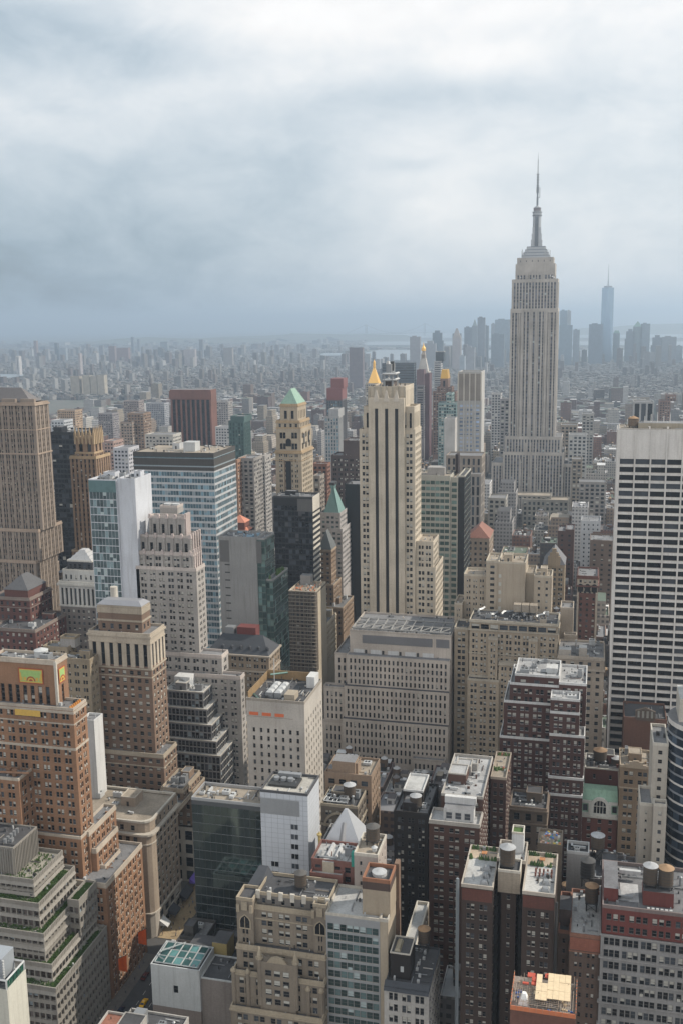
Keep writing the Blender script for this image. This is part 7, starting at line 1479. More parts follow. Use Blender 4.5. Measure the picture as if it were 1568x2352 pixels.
# the tapering glass tower with the needle
b = None; x0_, zt_ = atY(*Zp(15, 723, 392), 5850); x1_ = atY(*Zp(15, 846, 392), 5850)[0]; w_ = x1_-x0_; cx_, cy_ = (x0_+x1_)/2, 5850+w_/2
e = thing('glass_skyscraper', 'tallest blue glass downtown tower with faceted sides and a needle spire', 'skyscraper', (cx_, cy_, -3)); mb = MB(); h = w_/2; g_ = glass((.20, .28, .36), .12, .6, key='faceted_glass')
lo_ = [(cx_-h*1.08, cy_-h*1.08), (cx_+h*1.08, cy_-h*1.08), (cx_+h*1.08, cy_+h*1.08), (cx_-h*1.08, cy_+h*1.08)]; hi_ = [(cx_, cy_-h*1.02), (cx_+h*1.02, cy_), (cx_, cy_+h*1.02), (cx_-h*1.02, cy_)]
for i in range(4):
    j = (i+1) % 4; mb.poly([(*lo_[i], -3), (*lo_[j], -3), (*hi_[i], zt_)], g_); mb.poly([(*lo_[j], -3), (*hi_[j], zt_), (*hi_[i], zt_)], g_)
mb.poly([(*p, zt_) for p in hi_], g_); mb.build('glass_wall', e, (cx_, cy_, -3)); zs = atY(*Zp(15, 790, 145), 5850)[1]
mb = MB(); mb.cyl(cx_, cy_, zt_, zt_+9, h*.72, wall((.25, .28, .3), 'metal'), 14); mb.build('roof_ring', e, (cx_, cy_, -3)); mb = MB(); mb.cyl(cx_, cy_, zt_+9, zt_+45, 3.6, UNIT, 8, r1=2.4); mb.cyl(cx_, cy_, zt_+45, zs, 2.2, UNIT, 8, r1=.5); mb.build('spire', e, (cx_, cy_, -3))
# suspension bridge on the horizon
e = thing('suspension_bridge', 'faint suspension bridge across the harbour mouth on the horizon', 'bridge', (-3500, 16500, -60)); BRM = wall((.25, .30, .33), 'metal'); O_ = (-3500, 16500, -60)
tw_ = [(840.5, 745, 16500), (974.5, 742, 17300)]; P_ = []
for (px_, py_, D_) in tw_:
    x, z = atY(px_, py_, D_); mb = MB(); 
    for s_ in (-1, 1): mb.box(x+s_*11-6, x+s_*11+6, D_-8, D_+8, -60, z, BRM)
    mb.box(x-12, x+12, D_-6, D_+6, z-14, z-4, BRM, bot=True); mb.build('bridge_tower', e, O_); P_.append((x, D_, z))
mb = MB(); (xa_, ya_, z0_), (xb_, yb_, z1_) = P_; dk = z0_*.30-20
ext = [(xa_-(xb_-xa_)*.35, ya_-(yb_-ya_)*.35), (xb_+(xb_-xa_)*.35, yb_+(yb_-ya_)*.35)]
mb.bar((*ext[0], dk), (*ext[1], dk), 5, BRM); mb.build('deck', e, O_); mb = MB(); n = 14
for i in range(n):
    f = lambda t_: (xa_+(xb_-xa_)*t_, ya_+(yb_-ya_)*t_, dk+10+(z0_-dk-10)*(2*t_-1)**2)
    mb.bar(f(i/n), f((i+1)/n), 3, BRM)
mb.bar(P_[0], (*ext[0], dk), 3, BRM); mb.bar(P_[1], (*ext[1], dk), 3, BRM); mb.build('cable', e, O_)
# ================================================================== GROUND, WATER, STREETS
def struct(name, mb, kind='structure', **kw):
    o = mb.build(name); o['kind'] = kind
    for k, v in kw.items(): o[k] = v
    return o
m, t, p = newmat('city_ground'); g = t.n.new('ShaderNodeNewGeometry').outputs['Position']
a = t.noise(t.vmul(g, (1, 1, 0)), .02, 5, .6); a2 = t.noise(t.vmul(g, (1, 1, 0)), .0016, 4, .55)
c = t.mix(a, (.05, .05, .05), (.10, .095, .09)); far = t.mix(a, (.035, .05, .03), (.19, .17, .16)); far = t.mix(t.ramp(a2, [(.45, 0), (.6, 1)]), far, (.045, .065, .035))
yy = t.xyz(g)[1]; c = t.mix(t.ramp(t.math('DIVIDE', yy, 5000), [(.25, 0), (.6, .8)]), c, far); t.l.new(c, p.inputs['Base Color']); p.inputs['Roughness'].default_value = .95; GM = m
mb = MB(); rad = [0, 60, 150, 300, 500, 800, 1200, 1800, 2600, 3600, 5000, 7000, 9500, 13000, 17000, 22000, 28000, 36000, 46000]; na = 64
V = lambda r_, i: (r_*sin(2*pi*i/na), r_*cos(2*pi*i/na), -r_*r_/1.46e7)
for k in range(len(rad)-1):
    for i in range(na):
        if k == 0: mb.poly([V(0, 0), V(rad[1], i+1), V(rad[1], i)], GM)
        else: mb.quad(V(rad[k], i), V(rad[k], i+1), V(rad[k+1], i+1), V(rad[k+1], i), GM)
struct('ground', mb)
# water: bands on the curved sheet
def curve(px, py):
    d = ray(px, py); lo, hi = 50, 60000; best = None
    for _ in range(50):
        t_ = (lo+hi)/2; x, y, z = d.x*t_, d.y*t_, CZ+d.z*t_
        if z > gz(x, y): lo = t_
        else: hi = t_
    return d.x*lo, d.y*lo
m, t, p = newmat('harbour_water'); p.inputs['Base Color'].default_value = (.20, .23, .25, 1); p.inputs['Roughness'].default_value = .35; p.inputs['IOR'].default_value = 1.33
g = t.n.new('ShaderNodeNewGeometry').outputs['Position']; bp = t.n.new('ShaderNodeBump'); bp.inputs['Strength'].default_value = .3; bp.inputs['Distance'].default_value = 6; t.l.new(t.noise(g, .01, 4), bp.inputs['Height']); t.l.new(bp.outputs[0], p.inputs['Normal']); WM = m
def water(rows, name='water'):
    mb = MB()
    for (y0, l0, r0), (y1, l1, r1) in zip(rows, rows[1:]):
        n = 8
        for i in range(n):
            a0, a1 = l0+(r0-l0)*i/n, l0+(r0-l0)*(i+1)/n; b0, b1 = l1+(r1-l1)*i/n, l1+(r1-l1)*(i+1)/n
            P = [curve(a0, y0), curve(a1, y0), curve(b1, y1), curve(b0, y1)]
            mb.quad(*[(x, y, gz(x, y)+3.5+sqrt(x*x+y*y)*.0006) for x, y in P[::-1]], WM)
    struct(name, mb)
water([(766, 842, 1640), (771, 852, 1640), (775, 905, 1640), (778, 955, 1640)])
water([(786, 860, 1640), (789, 835, 1640), (795, 832, 1640)])
water([(806, 870, 1640), (812, 838, 1640), (818, 832, 1640), (824, 850, 1200), (830, 880, 920)])
water([(813, 745, 815), (816, 730, 800), (819, 745, 790)])
water([(829, 705, 800), (831, 705, 800)])
water([(862, -10, 53), (866, -10, 54), (871, -10, 20)])
water([(792, 1490, 1640), (826, 1480, 1640)])
# far hills
m, t, p = newmat('far_hills'); g = t.n.new('ShaderNodeNewGeometry').outputs['Position']; t.l.new(t.mix(t.noise(g, .002, 4), (.05, .07, .04), (.12, .12, .10)), p.inputs['Base Color']); p.inputs['Roughness'].default_value = 1; HM = m
def hills(pts, D0, dep, base=-60, name='hills'):
    mb = MB()
    P = [atY(px, py, D0+dep/2) for px, py in pts]
    for (xa, za), (xb, zb) in zip(P, P[1:]):
        mb.quad((xa, D0, base), (xb, D0, base), (xb, D0+dep/2, zb), (xa, D0+dep/2, za), HM); mb.quad((xb, D0+dep, base), (xa, D0+dep, base), (xa, D0+dep/2, za), (xb, D0+dep/2, zb), HM)
    struct(name, mb)
hills([(1250, 766), (1300, 757), (1340, 753), (1400, 751), (1440, 747), (1500, 744), (1580, 742), (1700, 745)], 15000, 3500, -100)
hills([(430, 778), (520, 773), (600, 771), (640, 769), (665, 767), (668, 765), (700, 766), (760, 767), (800, 768), (850, 767.5), (930, 769), (950, 775)], 13500, 2500, -90)
hills([(-150, 797), (0, 795), (120, 792), (200, 785), (280, 777), (340, 774), (420, 777), (520, 776), (640, 777)], 11500, 2500, -60)
hills([(950, 776), (1000, 773), (1100, 769), (1200, 765), (1260, 764), (1300, 767)], 20000, 2000, -150)
# ---- avenue
ASPH = wall((.055, .055, .058), 'roof'); PAV = wall((.16, .145, .13), 'roof'); 
m, t, p = newmat('asphalt'); g = t.n.new('ShaderNodeNewGeometry').outputs['Position']; t.l.new(t.mix(t.noise(g, .5, 5, .6), (.035, .035, .037), (.07, .07, .072)), p.inputs['Base Color']); p.inputs['Roughness'].default_value = .9
mb = MB(); mb.quad((-166.5, 150, .01), (-145.5, 150, .01), (-145.5, 1500, .01), (-166.5, 1500, .01), m); struct('road', mb)
mb = MB()
STY = [270-81*.0, 350.4-.4]  # cross streets
streets = [350+80.5*k for k in range(-2, 16)]
avx = [(-171, -141), (-305, -281), (-450, -420), (-590, -560), (125, 155), (400, 430)]
def blocks():
    xs = [(-1400, -880), (-860, -740), (-720, -600), (-580, -455), (-435, -315), (-295, -171), (-141, 125), (155, 400), (430, 700)]
    for k in range(-2, 34):
        y0 = 350+8+80.5*k; 
        for xa, xb in xs: yield xa, xb, y0, y0+64.5, k
for xa, xb, y0, y1, k in blocks():
    if y1 > 1500 or xb < -1000: continue
    a0 = xa-(0 if xa != -141 else 4.5); b0 = xb+(4.5 if xb == -171 else 0)
    mb.box(a0-2.5*(xa != -141), b0+2.5*(xb != -171), y0-2.5, y1+2.5, -.5, .16, PAV)
struct('pavement', mb)
# crossing stripes and lane marks
WP = plain('road_paint', (.55, .55, .52)); mb = MB()
for i in range(13): x = -165.5+i*1.6; mb.quad((x, 340.5, .02), (x+.8, 340.5, .02), (x+.8, 344.5, .02), (x, 344.5, .02), WP)
mb.quad((-166, 338.3, .02), (-146, 338.3, .02), (-146, 338.9, .02), (-166, 338.9, .02), WP)
for i in range(40):
    for x in (-161.2, -156, -150.8): mb.quad((x, 230+i*6, .02), (x+.14, 230+i*6, .02), (x+.14, 232.6+i*6, .02), (x, 232.6+i*6, .02), WP)
struct('road_markings', mb)
# ---- cars
def car(label, x, y, col, cat='car', taxi=False, L=4.7, rot=0, group=None):
    e = thing('taxi' if taxi else 'parked_car' if group else 'car', label, cat, (x, y, .02), group)
    pm = plain('car_paint_%.2f_%.2f_%.2f' % col, col, .25, .1)
    mb = MB(); w = .9
    prof = [(-L/2, .35), (-L/2, .8), (-L*.32, .92), (-L*.2, 1.42), (L*.18, 1.45), (L*.33, .98), (L/2, .85), (L/2, .35)]
    pr = [(a, b) for a, b in prof]
    def ww(b): return w if b < 1.0 else w*.8
    for (a0, b0), (a1, b1) in zip(pr, pr[1:]+pr[:1]): mb.quad((-ww(b0), a0, b0), (ww(b0), a0, b0), (ww(b1), a1, b1), (-ww(b1), a1, b1), pm)
    for s in (-1, 1):
        mb.poly([(s*w, pr[i][0], pr[i][1]) for i in (0, 1, 2, 5, 6, 7)], pm); mb.poly([(s*ww(pr[i][1]), pr[i][0], pr[i][1]) for i in (2, 3, 4, 5)], pm)
    o = mb.build('body', None); o.parent = e
    mb = MB()
    for (a0, b0), (a1, b1) in ((pr[2], pr[3]), (pr[4], pr[5])): 
        k = .86; A = [(-ww(b0)*k, a0, b0+.03), (ww(b0)*k, a0, b0+.03), (ww(b1)*k, a1, b1+.0), (-ww(b1)*k, a1, b1+.0)]; sgn = -1 if a0 < 0 else 1
        mb.quad(*[(u_, v_+.02*sgn, q_+.02) for u_, v_, q_ in A], BLACKGL)
    for s in (-1, 1): mb.quad((s*(w*.9+.02), -L*.26, 1.02), (s*(w*.9+.02), L*.27, 1.02), (s*(w*.8+.03), L*.16, 1.38), (s*(w*.8+.03), -L*.18, 1.38), BLACKGL)
    o = mb.build('window', None); o.parent = e
    for s in (-1, 1):
        for q in (-1, 1):
            mb = MB(); n = 10
            P = [(L*.3*q+.33*cos(2*pi*i/n), .33+.33*sin(2*pi*i/n)) for i in range(n)]
            mb.poly([(s*.93, a, b) for a, b in P], IRON); mb.poly([(s*.75, a, b) for a, b in P], IRON)
            for i in range(n): j = (i+1) % n; mb.quad((s*.93, *P[i]), (s*.93, *P[j]), (s*.75, *P[j]), (s*.75, *P[i]), IRON)
            o = mb.build('wheel', None); o.parent = e
    if taxi: mb = MB(); mb.box(-.25, .25, -.1, .12, 1.45, 1.62, WHITE); o = mb.build('roof_sign', None); o.parent = e
    e.rotation_euler = (0, 0, rot); return e
tx, ty = atZ(330, 2303, 1.0); car('yellow taxi alone on the dark avenue', tx, ty, (.75, .42, .02), 'taxi', True, 4.9)
car('black sedan on the dark avenue just ahead of the yellow taxi', tx+.3, ty+15, (.015, .015, .018)); car('white van-like car near the zebra crossing', -163.0, 352, (.6, .6, .6), L=5.2)
car('silver car turning behind the zebra crossing', -157, 354, (.4, .41, .42), rot=radians(80)); car('dark grey car beyond the crossing, by the west kerb', -148, 371, (.05, .05, .055)); car('dark blue car at the east kerb below the orange flags', -165, 309, (.02, .03, .06)); car('maroon car near the bottom edge of the avenue', -161, 290, (.14, .03, .03))
for i, (x, y, c) in enumerate([(-153.5, 300, (.3, .3, .31)), (-164.6, 288, (.4, .4, .4)), (-164.8, 330, (.08, .02, .02)), (-151, 331, (.02, .02, .02)), (-148, 392, (.35, .35, .36)), (-148, 401, (.1, .1, .12)), (-155, 402, (.5, .5, .5)), (-147.6, 384, (.02, .02, .03))]):
    car(['grey', 'light grey', 'dark maroon', 'small black', 'pale silver', 'dark', 'white', 'black'][i]+[' car on the avenue right of the taxi lane', ' car at the east kerb near the bottom of the avenue', ' car at the east kerb just before the zebra crossing', ' car in the west lane just before the zebra crossing', ' car beside the sandy pavement, farther along', ' car farthest along the west kerb of the avenue', ' car farthest along the middle of the avenue', ' car at the west kerb behind the pale silver one'][i], x, y, c)
# ---- people on the wide pavement
def person_mesh(seed):
    r = random.Random(seed); mb = MB(); cl = r.choice([(.55, .53, .5), (.06, .06, .08), (.35, .08, .07), (.08, .13, .28), (.16, .16, .17), (.45, .4, .3)]); lg = r.choice([(.03, .03, .05), (.06, .07, .12), (.25, .22, .18)])
    c1, c2, sk = plain('cloth_%.2f_%.2f' % cl[:2], cl), plain('cloth_%.2f_%.2f' % lg[:2], lg), plain('skin', (.38, .22, .15)); hair = plain('hair', (.04, .025, .02))
    def loft(cx, rings, m):
        n = 8
        for (z0, a0, b0, y0), (z1, a1, b1, y1) in zip(rings, rings[1:]):
            for i in range(n):
                t0, t1 = 2*pi*i/n, 2*pi*(i+1)/n
                mb.quad((cx+a0*cos(t0), y0+b0*sin(t0), z0), (cx+a0*cos(t1), y0+b0*sin(t1), z0), (cx+a1*cos(t1), y1+b1*sin(t1), z1), (cx+a1*cos(t0), y1+b1*sin(t0), z1), m)
    st = r.uniform(.1, .3)
    for s in (-1, 1): loft(s*.09, [(0, .05, .12, s*st+.04), (.08, .05, .06, s*st), (.45, .06, .07, s*st*.5), (.88, .09, .10, 0)], c2)
    loft(0, [(.82, .17, .11, 0), (.95, .18, .12, 0), (1.15, .15, .11, 0), (1.38, .21, .12, 0), (1.46, .12, .09, 0), (1.5, .055, .06, 0)], c1)
    loft(0, [(1.48, .055, .06, 0), (1.56, .07, .09, 0), (1.64, .08, .10, 0)], sk); loft(0, [(1.64, .085, .105, .01), (1.71, .07, .09, .01), (1.75, .0, .0, .01)], hair)
    for s in (-1, 1): loft(s*.23, [(.78, .03, .035, -s*st*.6), (1.08, .04, .045, -s*st*.3), (1.42, .055, .06, 0)], c1)
    for s in (-1, 1): loft(s*.23, [(.68, .01, .03, -s*st*.7), (.78, .035, .04, -s*st*.6)], sk)
    return mb.mesh('person')
PM = [person_mesh(i) for i in range(9)]; r = random.Random(77)
k = 0
for i in range(46):
    if i < 38: y = r.uniform(357, 402); x = -170+r.random()**1.0*6.5 if y < 376 else r.uniform(-170.5, -160)
    else: y = r.uniform(300, 340); x = r.uniform(-170.2, -167)
    o = bpy.data.objects.new('person', PM[i % 9]); COL.objects.link(o); o.location = (x, y, .17); o.rotation_euler = (0, 0, r.uniform(0, 6.28)); o['category'] = 'person'
    o['group'] = 'pedestrians on the sandy pavement' if i < 38 else 'pedestrians under the orange flags'; o['label'] = 'person walking on the crowded sandy pavement by the rounded corner building' if i < 38 else 'person walking on the dark pavement under the orange flags'
mb = MB(); mb.quad((-170.9, 355.6, .17), (-162.5, 355.6, .17), (-160.5, 420, .17), (-170.9, 420, .17), wall((.36, .27, .16), 'roof')); struct('sandy_pavement', mb)
mb = MB(); mb.box(-166.5, -160.5, 380, 420, -.4, .16, wall((.36, .27, .16), 'roof')); struct('pavement_extension', mb)
# awnings and flags
for i, (y, z, L_, col, lb) in enumerate([(391, 6.5, 9, (.13, .08, .38), 'purple canvas awning over the crowded pavement'), (379.5, 6, 8, (.03, .03, .035), 'black awning next to the purple one'), (367, 6, 6, (.035, .035, .04), 'black awning second from the rounded corner'), (358.5, 6, 4, (.45, .45, .44), 'pale awning closest to the rounded corner')]):
    mb = MB(); c_ = plain('canvas_%d' % i, col); mb.quad((-170.9, y, z), (-170.9, y+L_, z), (-167.6, y+L_, z-2.2), (-167.6, y, z-2.2), c_); mb.quad((-167.6, y, z-2.2), (-167.6, y+L_, z-2.2), (-167.6, y+L_, z-2.8), (-167.6, y, z-2.8), c_)
    mb.poly([(-170.9, y, z), (-167.6, y, z-2.2), (-170.9, y, z-2.2)], c_); mb.poly([(-170.9, y+L_, z), (-167.6, y+L_, z-2.2), (-170.9, y+L_, z-2.2)], c_)
    o = mb.build('awning', None, (-170, y, 0)); o['label'] = lb; o['category'] = 'awning'
for i, (y, lb) in enumerate([(320.5, 'orange banner hanging nearer the camera over the avenue kerb'), (338, 'orange banner hanging nearest the zebra crossing')]):
    e = thing('banner', lb, 'flag', (-171, y, 12)); mb = MB(); mb.bar((-171, y, 13.5), (-166.8, y, 16), .08, IRON); mb.build('pole', e, (-171, y, 12)); mb = MB(); c_ = plain('orange_canvas', (.62, .11, .02))
    for j in range(5): a, c = -170.8+j*.7, -170.8+(j+1)*.7; w0_, w1_ = .15*sin(j*1.3), .15*sin((j+1)*1.3); mb.quad((a, y+w0_, 8.6), (c, y+w1_, 8.6), (c, y+w1_, 13.6+(j+1)*.42), (a, y+w0_, 13.6+j*.42), c_)
    mb.build('cloth', e, (-171, y, 12))
# ================================================================== FILLER CITY
def hit(x0, x1, y0, y1, pad=1.2):
    for a, b_, c, d in FOOT:
        if x0 < b_+pad and x1 > a-pad and y0 < d+pad and y1 > c-pad: return True
    return False
def visible(x, y, z):
    px, py = proj(x, y, z); return -300 < px < 2300 and py < 2900
m, t, p = newmat('far_wall'); g = t.n.new('ShaderNodeNewGeometry'); P = g.outputs['Position']; N = g.outputs['Normal']; X, Y, Zq = t.xyz(P); nx, ny, nz = t.xyz(N)
at = t.n.new('ShaderNodeAttribute'); at.attribute_name = 'col'
h = t.math('ADD', t.math('MULTIPLY', X, t.math('ABSOLUTE', ny)), t.math('MULTIPLY', Y, t.math('ABSOLUTE', nx)))
cell = lambda v, s, o: t.math('FRACT', t.math('DIVIDE', v, s))
wx = t.math('MULTIPLY', t.math('GREATER_THAN', cell(h, 3.1, 0), .42), t.math('GREATER_THAN', cell(Zq, 3.6, 0), .5)); wx = t.math('MULTIPLY', wx, t.math('LESS_THAN', nz, .5))
wn = t.n.new('ShaderNodeTexWhiteNoise'); wn.noise_dimensions = '2D'; t.l.new(t.comb(t.math('FLOOR', t.math('DIVIDE', h, 3.1)), t.math('FLOOR', t.math('DIVIDE', Zq, 3.6)), 0), wn.inputs['Vector'])
gl_ = t.mix(t.math('GREATER_THAN', wn.outputs['Value'], .78), (.04, .042, .05), (.15, .15, .14)); nn = t.noise(P, .12, 4); f = t.math('ADD', .7, t.math('MULTIPLY', nn, .6))
c = t.mix(1.0, at.outputs['Color'], t.comb(f, f, f), 'MULTIPLY'); t.l.new(t.mix(t.math('MULTIPLY', wx, .8), c, gl_), p.inputs['Base Color']); p.inputs['Roughness'].default_value = .85; FARM = m
CL = [(.15, .105, .085), (.21, .16, .12), (.26, .22, .17), (.33, .29, .25), (.11, .06, .05), (.22, .21, .205), (.37, .355, .33), (.075, .065, .06), (.17, .085, .06), (.44, .43, .42)]
CN = ['brown', 'tan brown', 'tan', 'cream', 'dark red', 'grey', 'pale stone', 'sooty dark', 'red brick', 'white']
RC = [(.30, .30, .30), (.18, .18, .19), (.06, .06, .063), (.24, .21, .17), (.50, .50, .50), (.11, .10, .10), (.10, .13, .10)]
class Far:
    def __init__(s): s.v = []; s.f = []; s.c = []
    def box(s, x0, x1, y0, y1, z0, z1, c, rc):
        i = len(s.v); s.v += [(x0, y0, z0), (x1, y0, z0), (x1, y1, z0), (x0, y1, z0), (x0, y0, z1), (x1, y0, z1), (x1, y1, z1), (x0, y1, z1)]
        s.f += [(i, i+1, i+5, i+4), (i+1, i+2, i+6, i+5), (i+2, i+3, i+7, i+6), (i+3, i, i+4, i+7), (i+4, i+5, i+6, i+7)]; s.c += [c]*4+[rc]
    def cone(s, x, y, z0, z1, z2, r, c, rc):
        n = 8; i = len(s.v)
        for zz in (z0, z1): s.v += [(x+r*cos(2*pi*k/n), y+r*sin(2*pi*k/n), zz) for k in range(n)]
        s.v.append((x, y, z2))
        for k in range(n):
            j = (k+1) % n; s.f.append((i+k, i+j, i+n+j, i+n+k)); s.c.append(c); s.f.append((i+n+k, i+n+j, i+2*n)); s.c.append(rc)
    def build(s, name, org=(0, 0, 0)):
        me = bpy.data.meshes.new(name); ox, oy, oz = org
        me.from_pydata([(a-ox, b-oy, c-oz) for a, b, c in s.v], [], s.f); me.materials.append(FARM)
        at = me.color_attributes.new('col', 'FLOAT_COLOR', 'CORNER'); buf = []
        for p_, c in zip(s.f, s.c): buf += [c[0], c[1], c[2], 1.0]*len(p_)
        at.data.foreach_set('color', buf); me.update()
        o = bpy.data.objects.new(name, me); COL.objects.link(o); o.location = org; return o
R = random.Random(2024); LOTS = []
def lot(x0, x1, y0, y1, h, rnd, detail):
    c = R.randrange(len(CL)); w_ = rnd.choice([0]*5+[1]); base = gz((x0+x1)/2, y0)-.5
    return dict(x0=x0, x1=x1, y0=y0, y1=y1, h=h+base, c=c, rc=R.randrange(len(RC)), seed=R.random(), base=base, d=detail)
def build_lot(F, q):
    r = random.Random(q['seed']); x0, x1, y0, y1, z, b0 = q['x0'], q['x1'], q['y0'], q['y1'], q['h'], q['base']; c = CL[q['c']]; rc = RC[q['rc']]; k = .85+.3*r.random(); k = k*.8 if q['d'] == 0 else k; c = tuple(v*k for v in c); rc = tuple(v*.7 for v in rc) if q['d'] == 0 else rc  # far lots toned down in colour, standing in for denser haze
    F.box(x0, x1, y0, y1, b0, z, c, rc)
    if q['d'] == 0:
        if r.random() < .5: F.box(x0+(x1-x0)*.3, x0+(x1-x0)*.6, y0+3, y0+8, z, z+3, c, RC[0])
        return
    w = .4; pc = tuple(min(.6, v*1.3+.05) for v in c)
    for (a, b_, cc, d) in ((x0, x1, y0, y0+w), (x0, x1, y1-w, y1), (x0, x0+w, y0+w, y1-w), (x1-w, x1, y0+w, y1-w)): F.box(a, b_, cc, d, z, z+1.0, pc, pc)
    if z-b0 > 40 and r.random() < .5:
        F.box(x0+2.5, x1-2.5, y0+4, y1-2, z, z+r.uniform(4, 12), c, rc); z2 = z
    W_, D_ = x1-x0, y1-y0
    a = r.uniform(.1, .5)*W_; d = r.uniform(.3, .6)*D_
    F.box(x0+a, x0+a+min(5, W_*.4), y0+d, y0+d+min(6, D_*.3), z, z+r.uniform(2.5, 5), r.choice([c, c, (.5, .5, .5)]), r.choice(RC))
    for _ in range(r.randrange(2, 7) if q['d'] == 2 else 2):
        a, d, s = r.uniform(.08, .8)*W_, r.uniform(.08, .8)*D_, r.uniform(.8, 3.0); F.box(x0+a, x0+a+s, y0+d, y0+d+s*r.uniform(.6, 1.5), z, z+r.uniform(.7, 2.4), *([r.choice([(.5, .5, .5), (.3, .3, .3), (.62, .62, .62), (.1, .1, .1)])]*2))
    if r.random() < .45:
        x, y = x0+r.uniform(.25, .75)*W_, y0+r.uniform(.25, .75)*D_; F.cone(x, y, z+2.4, z+6.6, z+8, 2.0, (.13, .09, .065), r.choice([(.4, .27, .16), (.4, .4, .4), (.15, .14, .14)]))
        F.box(x-1.6, x+1.6, y-1.6, y+1.6, z, z+2.4, (.04, .04, .04), (.05, .05, .05))
def row(xa, xb, ya, yb, hf, det, wmin, wmax, rnd=R):
    x = xa
    while x < xb-4:
        w = min(rnd.uniform(wmin, wmax), xb-x)
        if xb-(x+w) < 5: w = xb-x
        h = hf(x+w/2, ya); q = lot(x+.05, x+w-.05, ya, yb-rnd.uniform(0, 6), h, rnd, det)
        if not hit(q['x0'], q['x1'], q['y0'], q['y1'], .3) and visible((q['x0']+q['x1'])/2, ya, q['h']): LOTS.append(q)
        x += w
def hmid(x, y):
    r = R.random()
    if y < 600: return 14+14*r if x > -171 else 22+26*r
    if x > -175 and y < 900: return 28+26*r if R.random() < .8 else 60+12*r
    if y < 1250: return (20+26*r) if R.random() < .9 else 50+22*r
    if y < 2000: return (18+22*r) if R.random() < .86 else 48+26*r
    return (12+16*r) if R.random() < .93 else 36+28*r
for xa, xb, y0, y1, k in blocks():
    if k < -1: continue
    det = 2 if y0 < 1300 else (1 if y0 < 2000 else 0)
    a, b_ = xa, xb
    ym = (y0+y1)/2
    if y0 < 600:                                   # slivers between the hand-built ones
        for yy0, yy1 in ((y0, y0+21), (y0+21.5, y0+43), (y0+43.5, y1)): row(a, b_, yy0, yy1, hmid, 2, 7, 13)
    else: row(a, b_, y0, ym-.5, hmid, det, 9 if y0 < 2000 else 12, 24 if y0 < 2000 else 34); row(a, b_, ym+.5, y1, hmid, det, 9 if y0 < 2000 else 12, 24 if y0 < 2000 else 34)
for q in LOTS: FOOT.append((q['x0'], q['x1'], q['y0'], q['y1'])) if q['y0'] < 700 else None
# nearest 300 in view become buildings of their own, with a label from their look and neighbours
def vis_score(q):
    px, py = proj((q['x0']+q['x1'])/2, q['y0'], q['h']); inn = 0 <= px <= 1568 and py < 2352
    hidden = q['y0'] < 600 and False
    return (0 if inn else 1, sqrt(q['x0']**2+q['y0']**2)-q['h'])
LOTS.sort(key=vis_score)
MARK = [(60, 'behind the hip roofed brown tower'), (230, 'near the pinnacled brown tower'), (330, 'about the glass and white tower'), (430, 'below the red brown slab tower'), (560, 'beyond the wide banded office'), (640, 'left of the tan green roofed tower'), (740, 'right of the tan green roofed tower'), (840, 'left of the cream striped tower'), (1000, 'around the cream striped tower'), (1080, 'by the pale gridded tower'), (1160, 'left of the spired skyscraper'), (1240, 'before the spired skyscraper'), (1300, 'right of the spired skyscraper'), (1360, 'between spired skyscraper and white striped slab'), (1430, 'left of the white striped slab'), (2000, 'above the white striped slab')]
RN_ = ['a light grey roof', 'a mid grey roof', 'a black tar roof', 'a sandy roof', 'a white roof', 'a dull brown roof', 'a greenish roof']
rest = Far(); seen = {}
cand = []
for i, q in enumerate(LOTS):
    if i < 300:
        px, py = proj((q['x0']+q['x1'])/2, q['y0'], q['h']); H = q['h']-q['base']; ht = 'low' if H < 26 else 'mid height' if H < 48 else 'tall'
        ref = next(t_ for lim, t_ in MARK if px < lim); y = q['y0']
        dist = 'in the near streets' if y < 600 else 'in the middle streets' if y < 800 else 'a little farther off' if y < 1000 else 'farther off' if y < 1200 else 'far off'
        lab = f"{ht} {CN[q['c']]} building with {RN_[q['rc']]}, {dist} {ref}"
        q['lab'] = ' '.join(lab.split()[:16]); seen.setdefault(q['lab'], []).append(q)
for lab, qs in seen.items():
    qs.sort(key=lambda q: q['x0'])
    for j, q in enumerate(qs):
        F = Far(); build_lot(F, q); org = ((q['x0']+q['x1'])/2, q['y0'], q['base']); o = F.build('city_building', org); o['label'] = lab; o['category'] = 'building'
        o['group'] = lab if len(qs) > 1 else 'lesser city buildings'
for q in LOTS[300:]: build_lot(rest, q)
# far boroughs out to the horizon haze
R3 = random.Random(5)
def far_zone(y0, y1, step, wx, hf):
    y = y0
    while y < y1:
        xl, xr = -.72*y-50, .32*y+50; x = xl
        while x < xr:
            w = R3.uniform(.5, 1.4)*wx; d = R3.uniform(.35, .75)*step; 
            if R3.random() < .86:
                yy = y+R3.uniform(0, step*.3); px, py = proj(x, yy, 0)
                wet = False
                for (yt, yb_, l_, r_) in WET:
                    if yt < py+2 and py-2 < yb_ and l_ < px < r_: wet = True
                if not wet and not hit(x, x+w, yy, yy+d, 6):
                    b0 = gz(x, yy)-1; h = hf(x, yy, px); c = R3.choice(CL if sin(x/260)+cos(y/330)+sin((x+y)/170) < .6 else [CL[0], CL[4], CL[8], CL[1]]); gr = sum(c)/3; kk = .6+.35*R3.random(); c = tuple((v*.45+gr*.45+.02)*kk for v in c); rest2.box(x, x+w*.9, yy, yy+d, b0, b0+1+h, c, R3.choice(RC3))  # wall colours greyed here in place of denser haze
                    if R3.random() < .4: rest2.box(x+w*.3, x+w*.5, yy+1, yy+d*.5, b0+h, b0+h+4, c, R3.choice(RC))
            x += w+ (R3.uniform(3, 16) if R3.random() < .3 else 1)
        y += step
WET = [(764, 780, 840, 1700), (784, 797, 830, 1700), (804, 832, 828, 1700), (811, 820, 725, 820), (860, 873, -60, 56), (790, 828, 1478, 1700)]
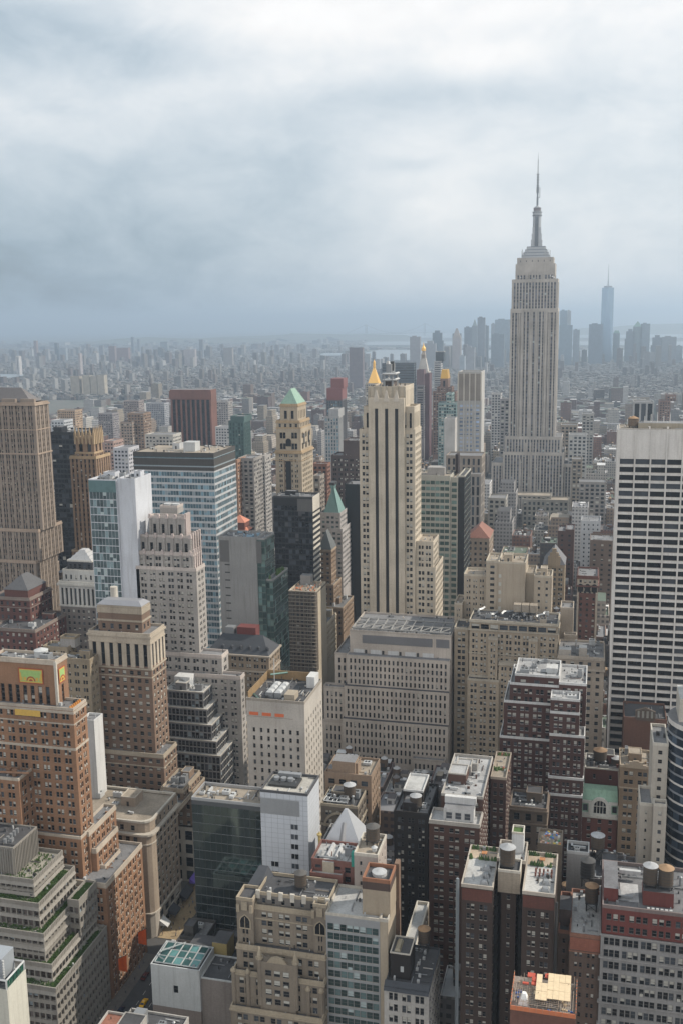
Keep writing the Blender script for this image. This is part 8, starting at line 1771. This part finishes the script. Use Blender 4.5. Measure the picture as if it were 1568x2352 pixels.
RC3 = [(.15, .15, .155), (.13, .12, .11), (.17, .16, .15), (.10, .10, .10), (.22, .22, .22), (.13, .11, .10), (.08, .09, .07)]  # far roof contrast cut in the colour, imitating thicker haze
rest2 = Far()
far_zone(3160, 5200, 36, 15, lambda x, y, px: R3.uniform(8, 18) if R3.random() < .975 else (R3.uniform(28, 60)))
far_zone(5200, 8500, 60, 24, lambda x, y, px: R3.uniform(8, 17) if R3.random() < (.965 if px < 1000 else .8) else R3.uniform(30, 85 if px < 1000 else 120))
far_zone(8500, 13500, 170, 60, lambda x, y, px: R3.uniform(8, 18) if R3.random() < .96 else R3.uniform(25, 60))
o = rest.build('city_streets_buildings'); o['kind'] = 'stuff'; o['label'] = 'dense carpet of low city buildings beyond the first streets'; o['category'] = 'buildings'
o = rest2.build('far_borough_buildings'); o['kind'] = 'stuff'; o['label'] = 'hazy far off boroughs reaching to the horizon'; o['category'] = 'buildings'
# a patch of trees at the park and here and there
LEAF = plain('leaf', (.06, .11, .03))
def tree(label, x, y, z, h, r_, seed, group):
    e = thing('tree', label, 'tree', (x, y, z), group); r = random.Random(seed); mb = MB(); bk = plain('bark', (.09, .07, .05)); mb.cyl(x, y, z, z+h*.5, .3, bk, 7, r1=.18)
    for i in range(4): a = i*1.6+r.random(); mb.bar((x, y, z+h*.4), (x+cos(a)*r_*.5, y+sin(a)*r_*.5, z+h*.7), .1, bk)
    mb.build('trunk', e, (x, y, z)); mb = MB()
    for _ in range(320):
        a, b_, q = r.uniform(0, 6.28), r.uniform(-1, 1), r.random()**.4; s = r.uniform(.25, .6); rr = r_*q*(.7+.3*sin(a*3+seed))
        c = Vector((x+rr*cos(a)*sqrt(1-b_*b_), y+rr*sin(a)*sqrt(1-b_*b_), z+h*.68+rr*b_*.75)); u = Vector((r.uniform(-1, 1), r.uniform(-1, 1), r.uniform(-1, 1))).normalized()*s; v = u.orthogonal().normalized()*s
        mb.quad(tuple(c-u-v), tuple(c+u-v), tuple(c+u+v), tuple(c-u+v), LEAF)
    mb.build('crown', e, (x, y, z)); return e
for i in range(7): tree('young street tree on the kerb opposite the rounded corner building', -144.5+(i % 2)*.5, 356+i*8.5, .15, 8, 3, i, 'street trees on the west kerb')
for i, (a, c) in enumerate([(402, 905), (412, 925), (420, 900), (428, 915)]):
    x, y = atZ(*Zp(3, a, c), 10); tree('leafy park tree in the gap left of the spired skyscraper', x, y, gz(x, y), 18, 10, 40+i, 'park trees left of the spired skyscraper')
# ================================================================== HAZE
m = bpy.data.materials.new('haze'); m.use_nodes = True; n = m.node_tree.nodes; n.clear(); o_ = n.new('ShaderNodeOutputMaterial'); v_ = n.new('ShaderNodeVolumePrincipled')
v_.inputs['Color'].default_value = (.66, .82, 1.0, 1); v_.inputs['Density'].default_value = HAZE_D; v_.inputs['Anisotropy'].default_value = 0.45
m.node_tree.links.new(v_.outputs[0], o_.inputs['Volume'])
mb = MB(); mb.box(-47000, 47000, -47000, 47000, -150, 470, m, bot=True); hz = mb.build('haze'); hz['kind'] = 'stuff'
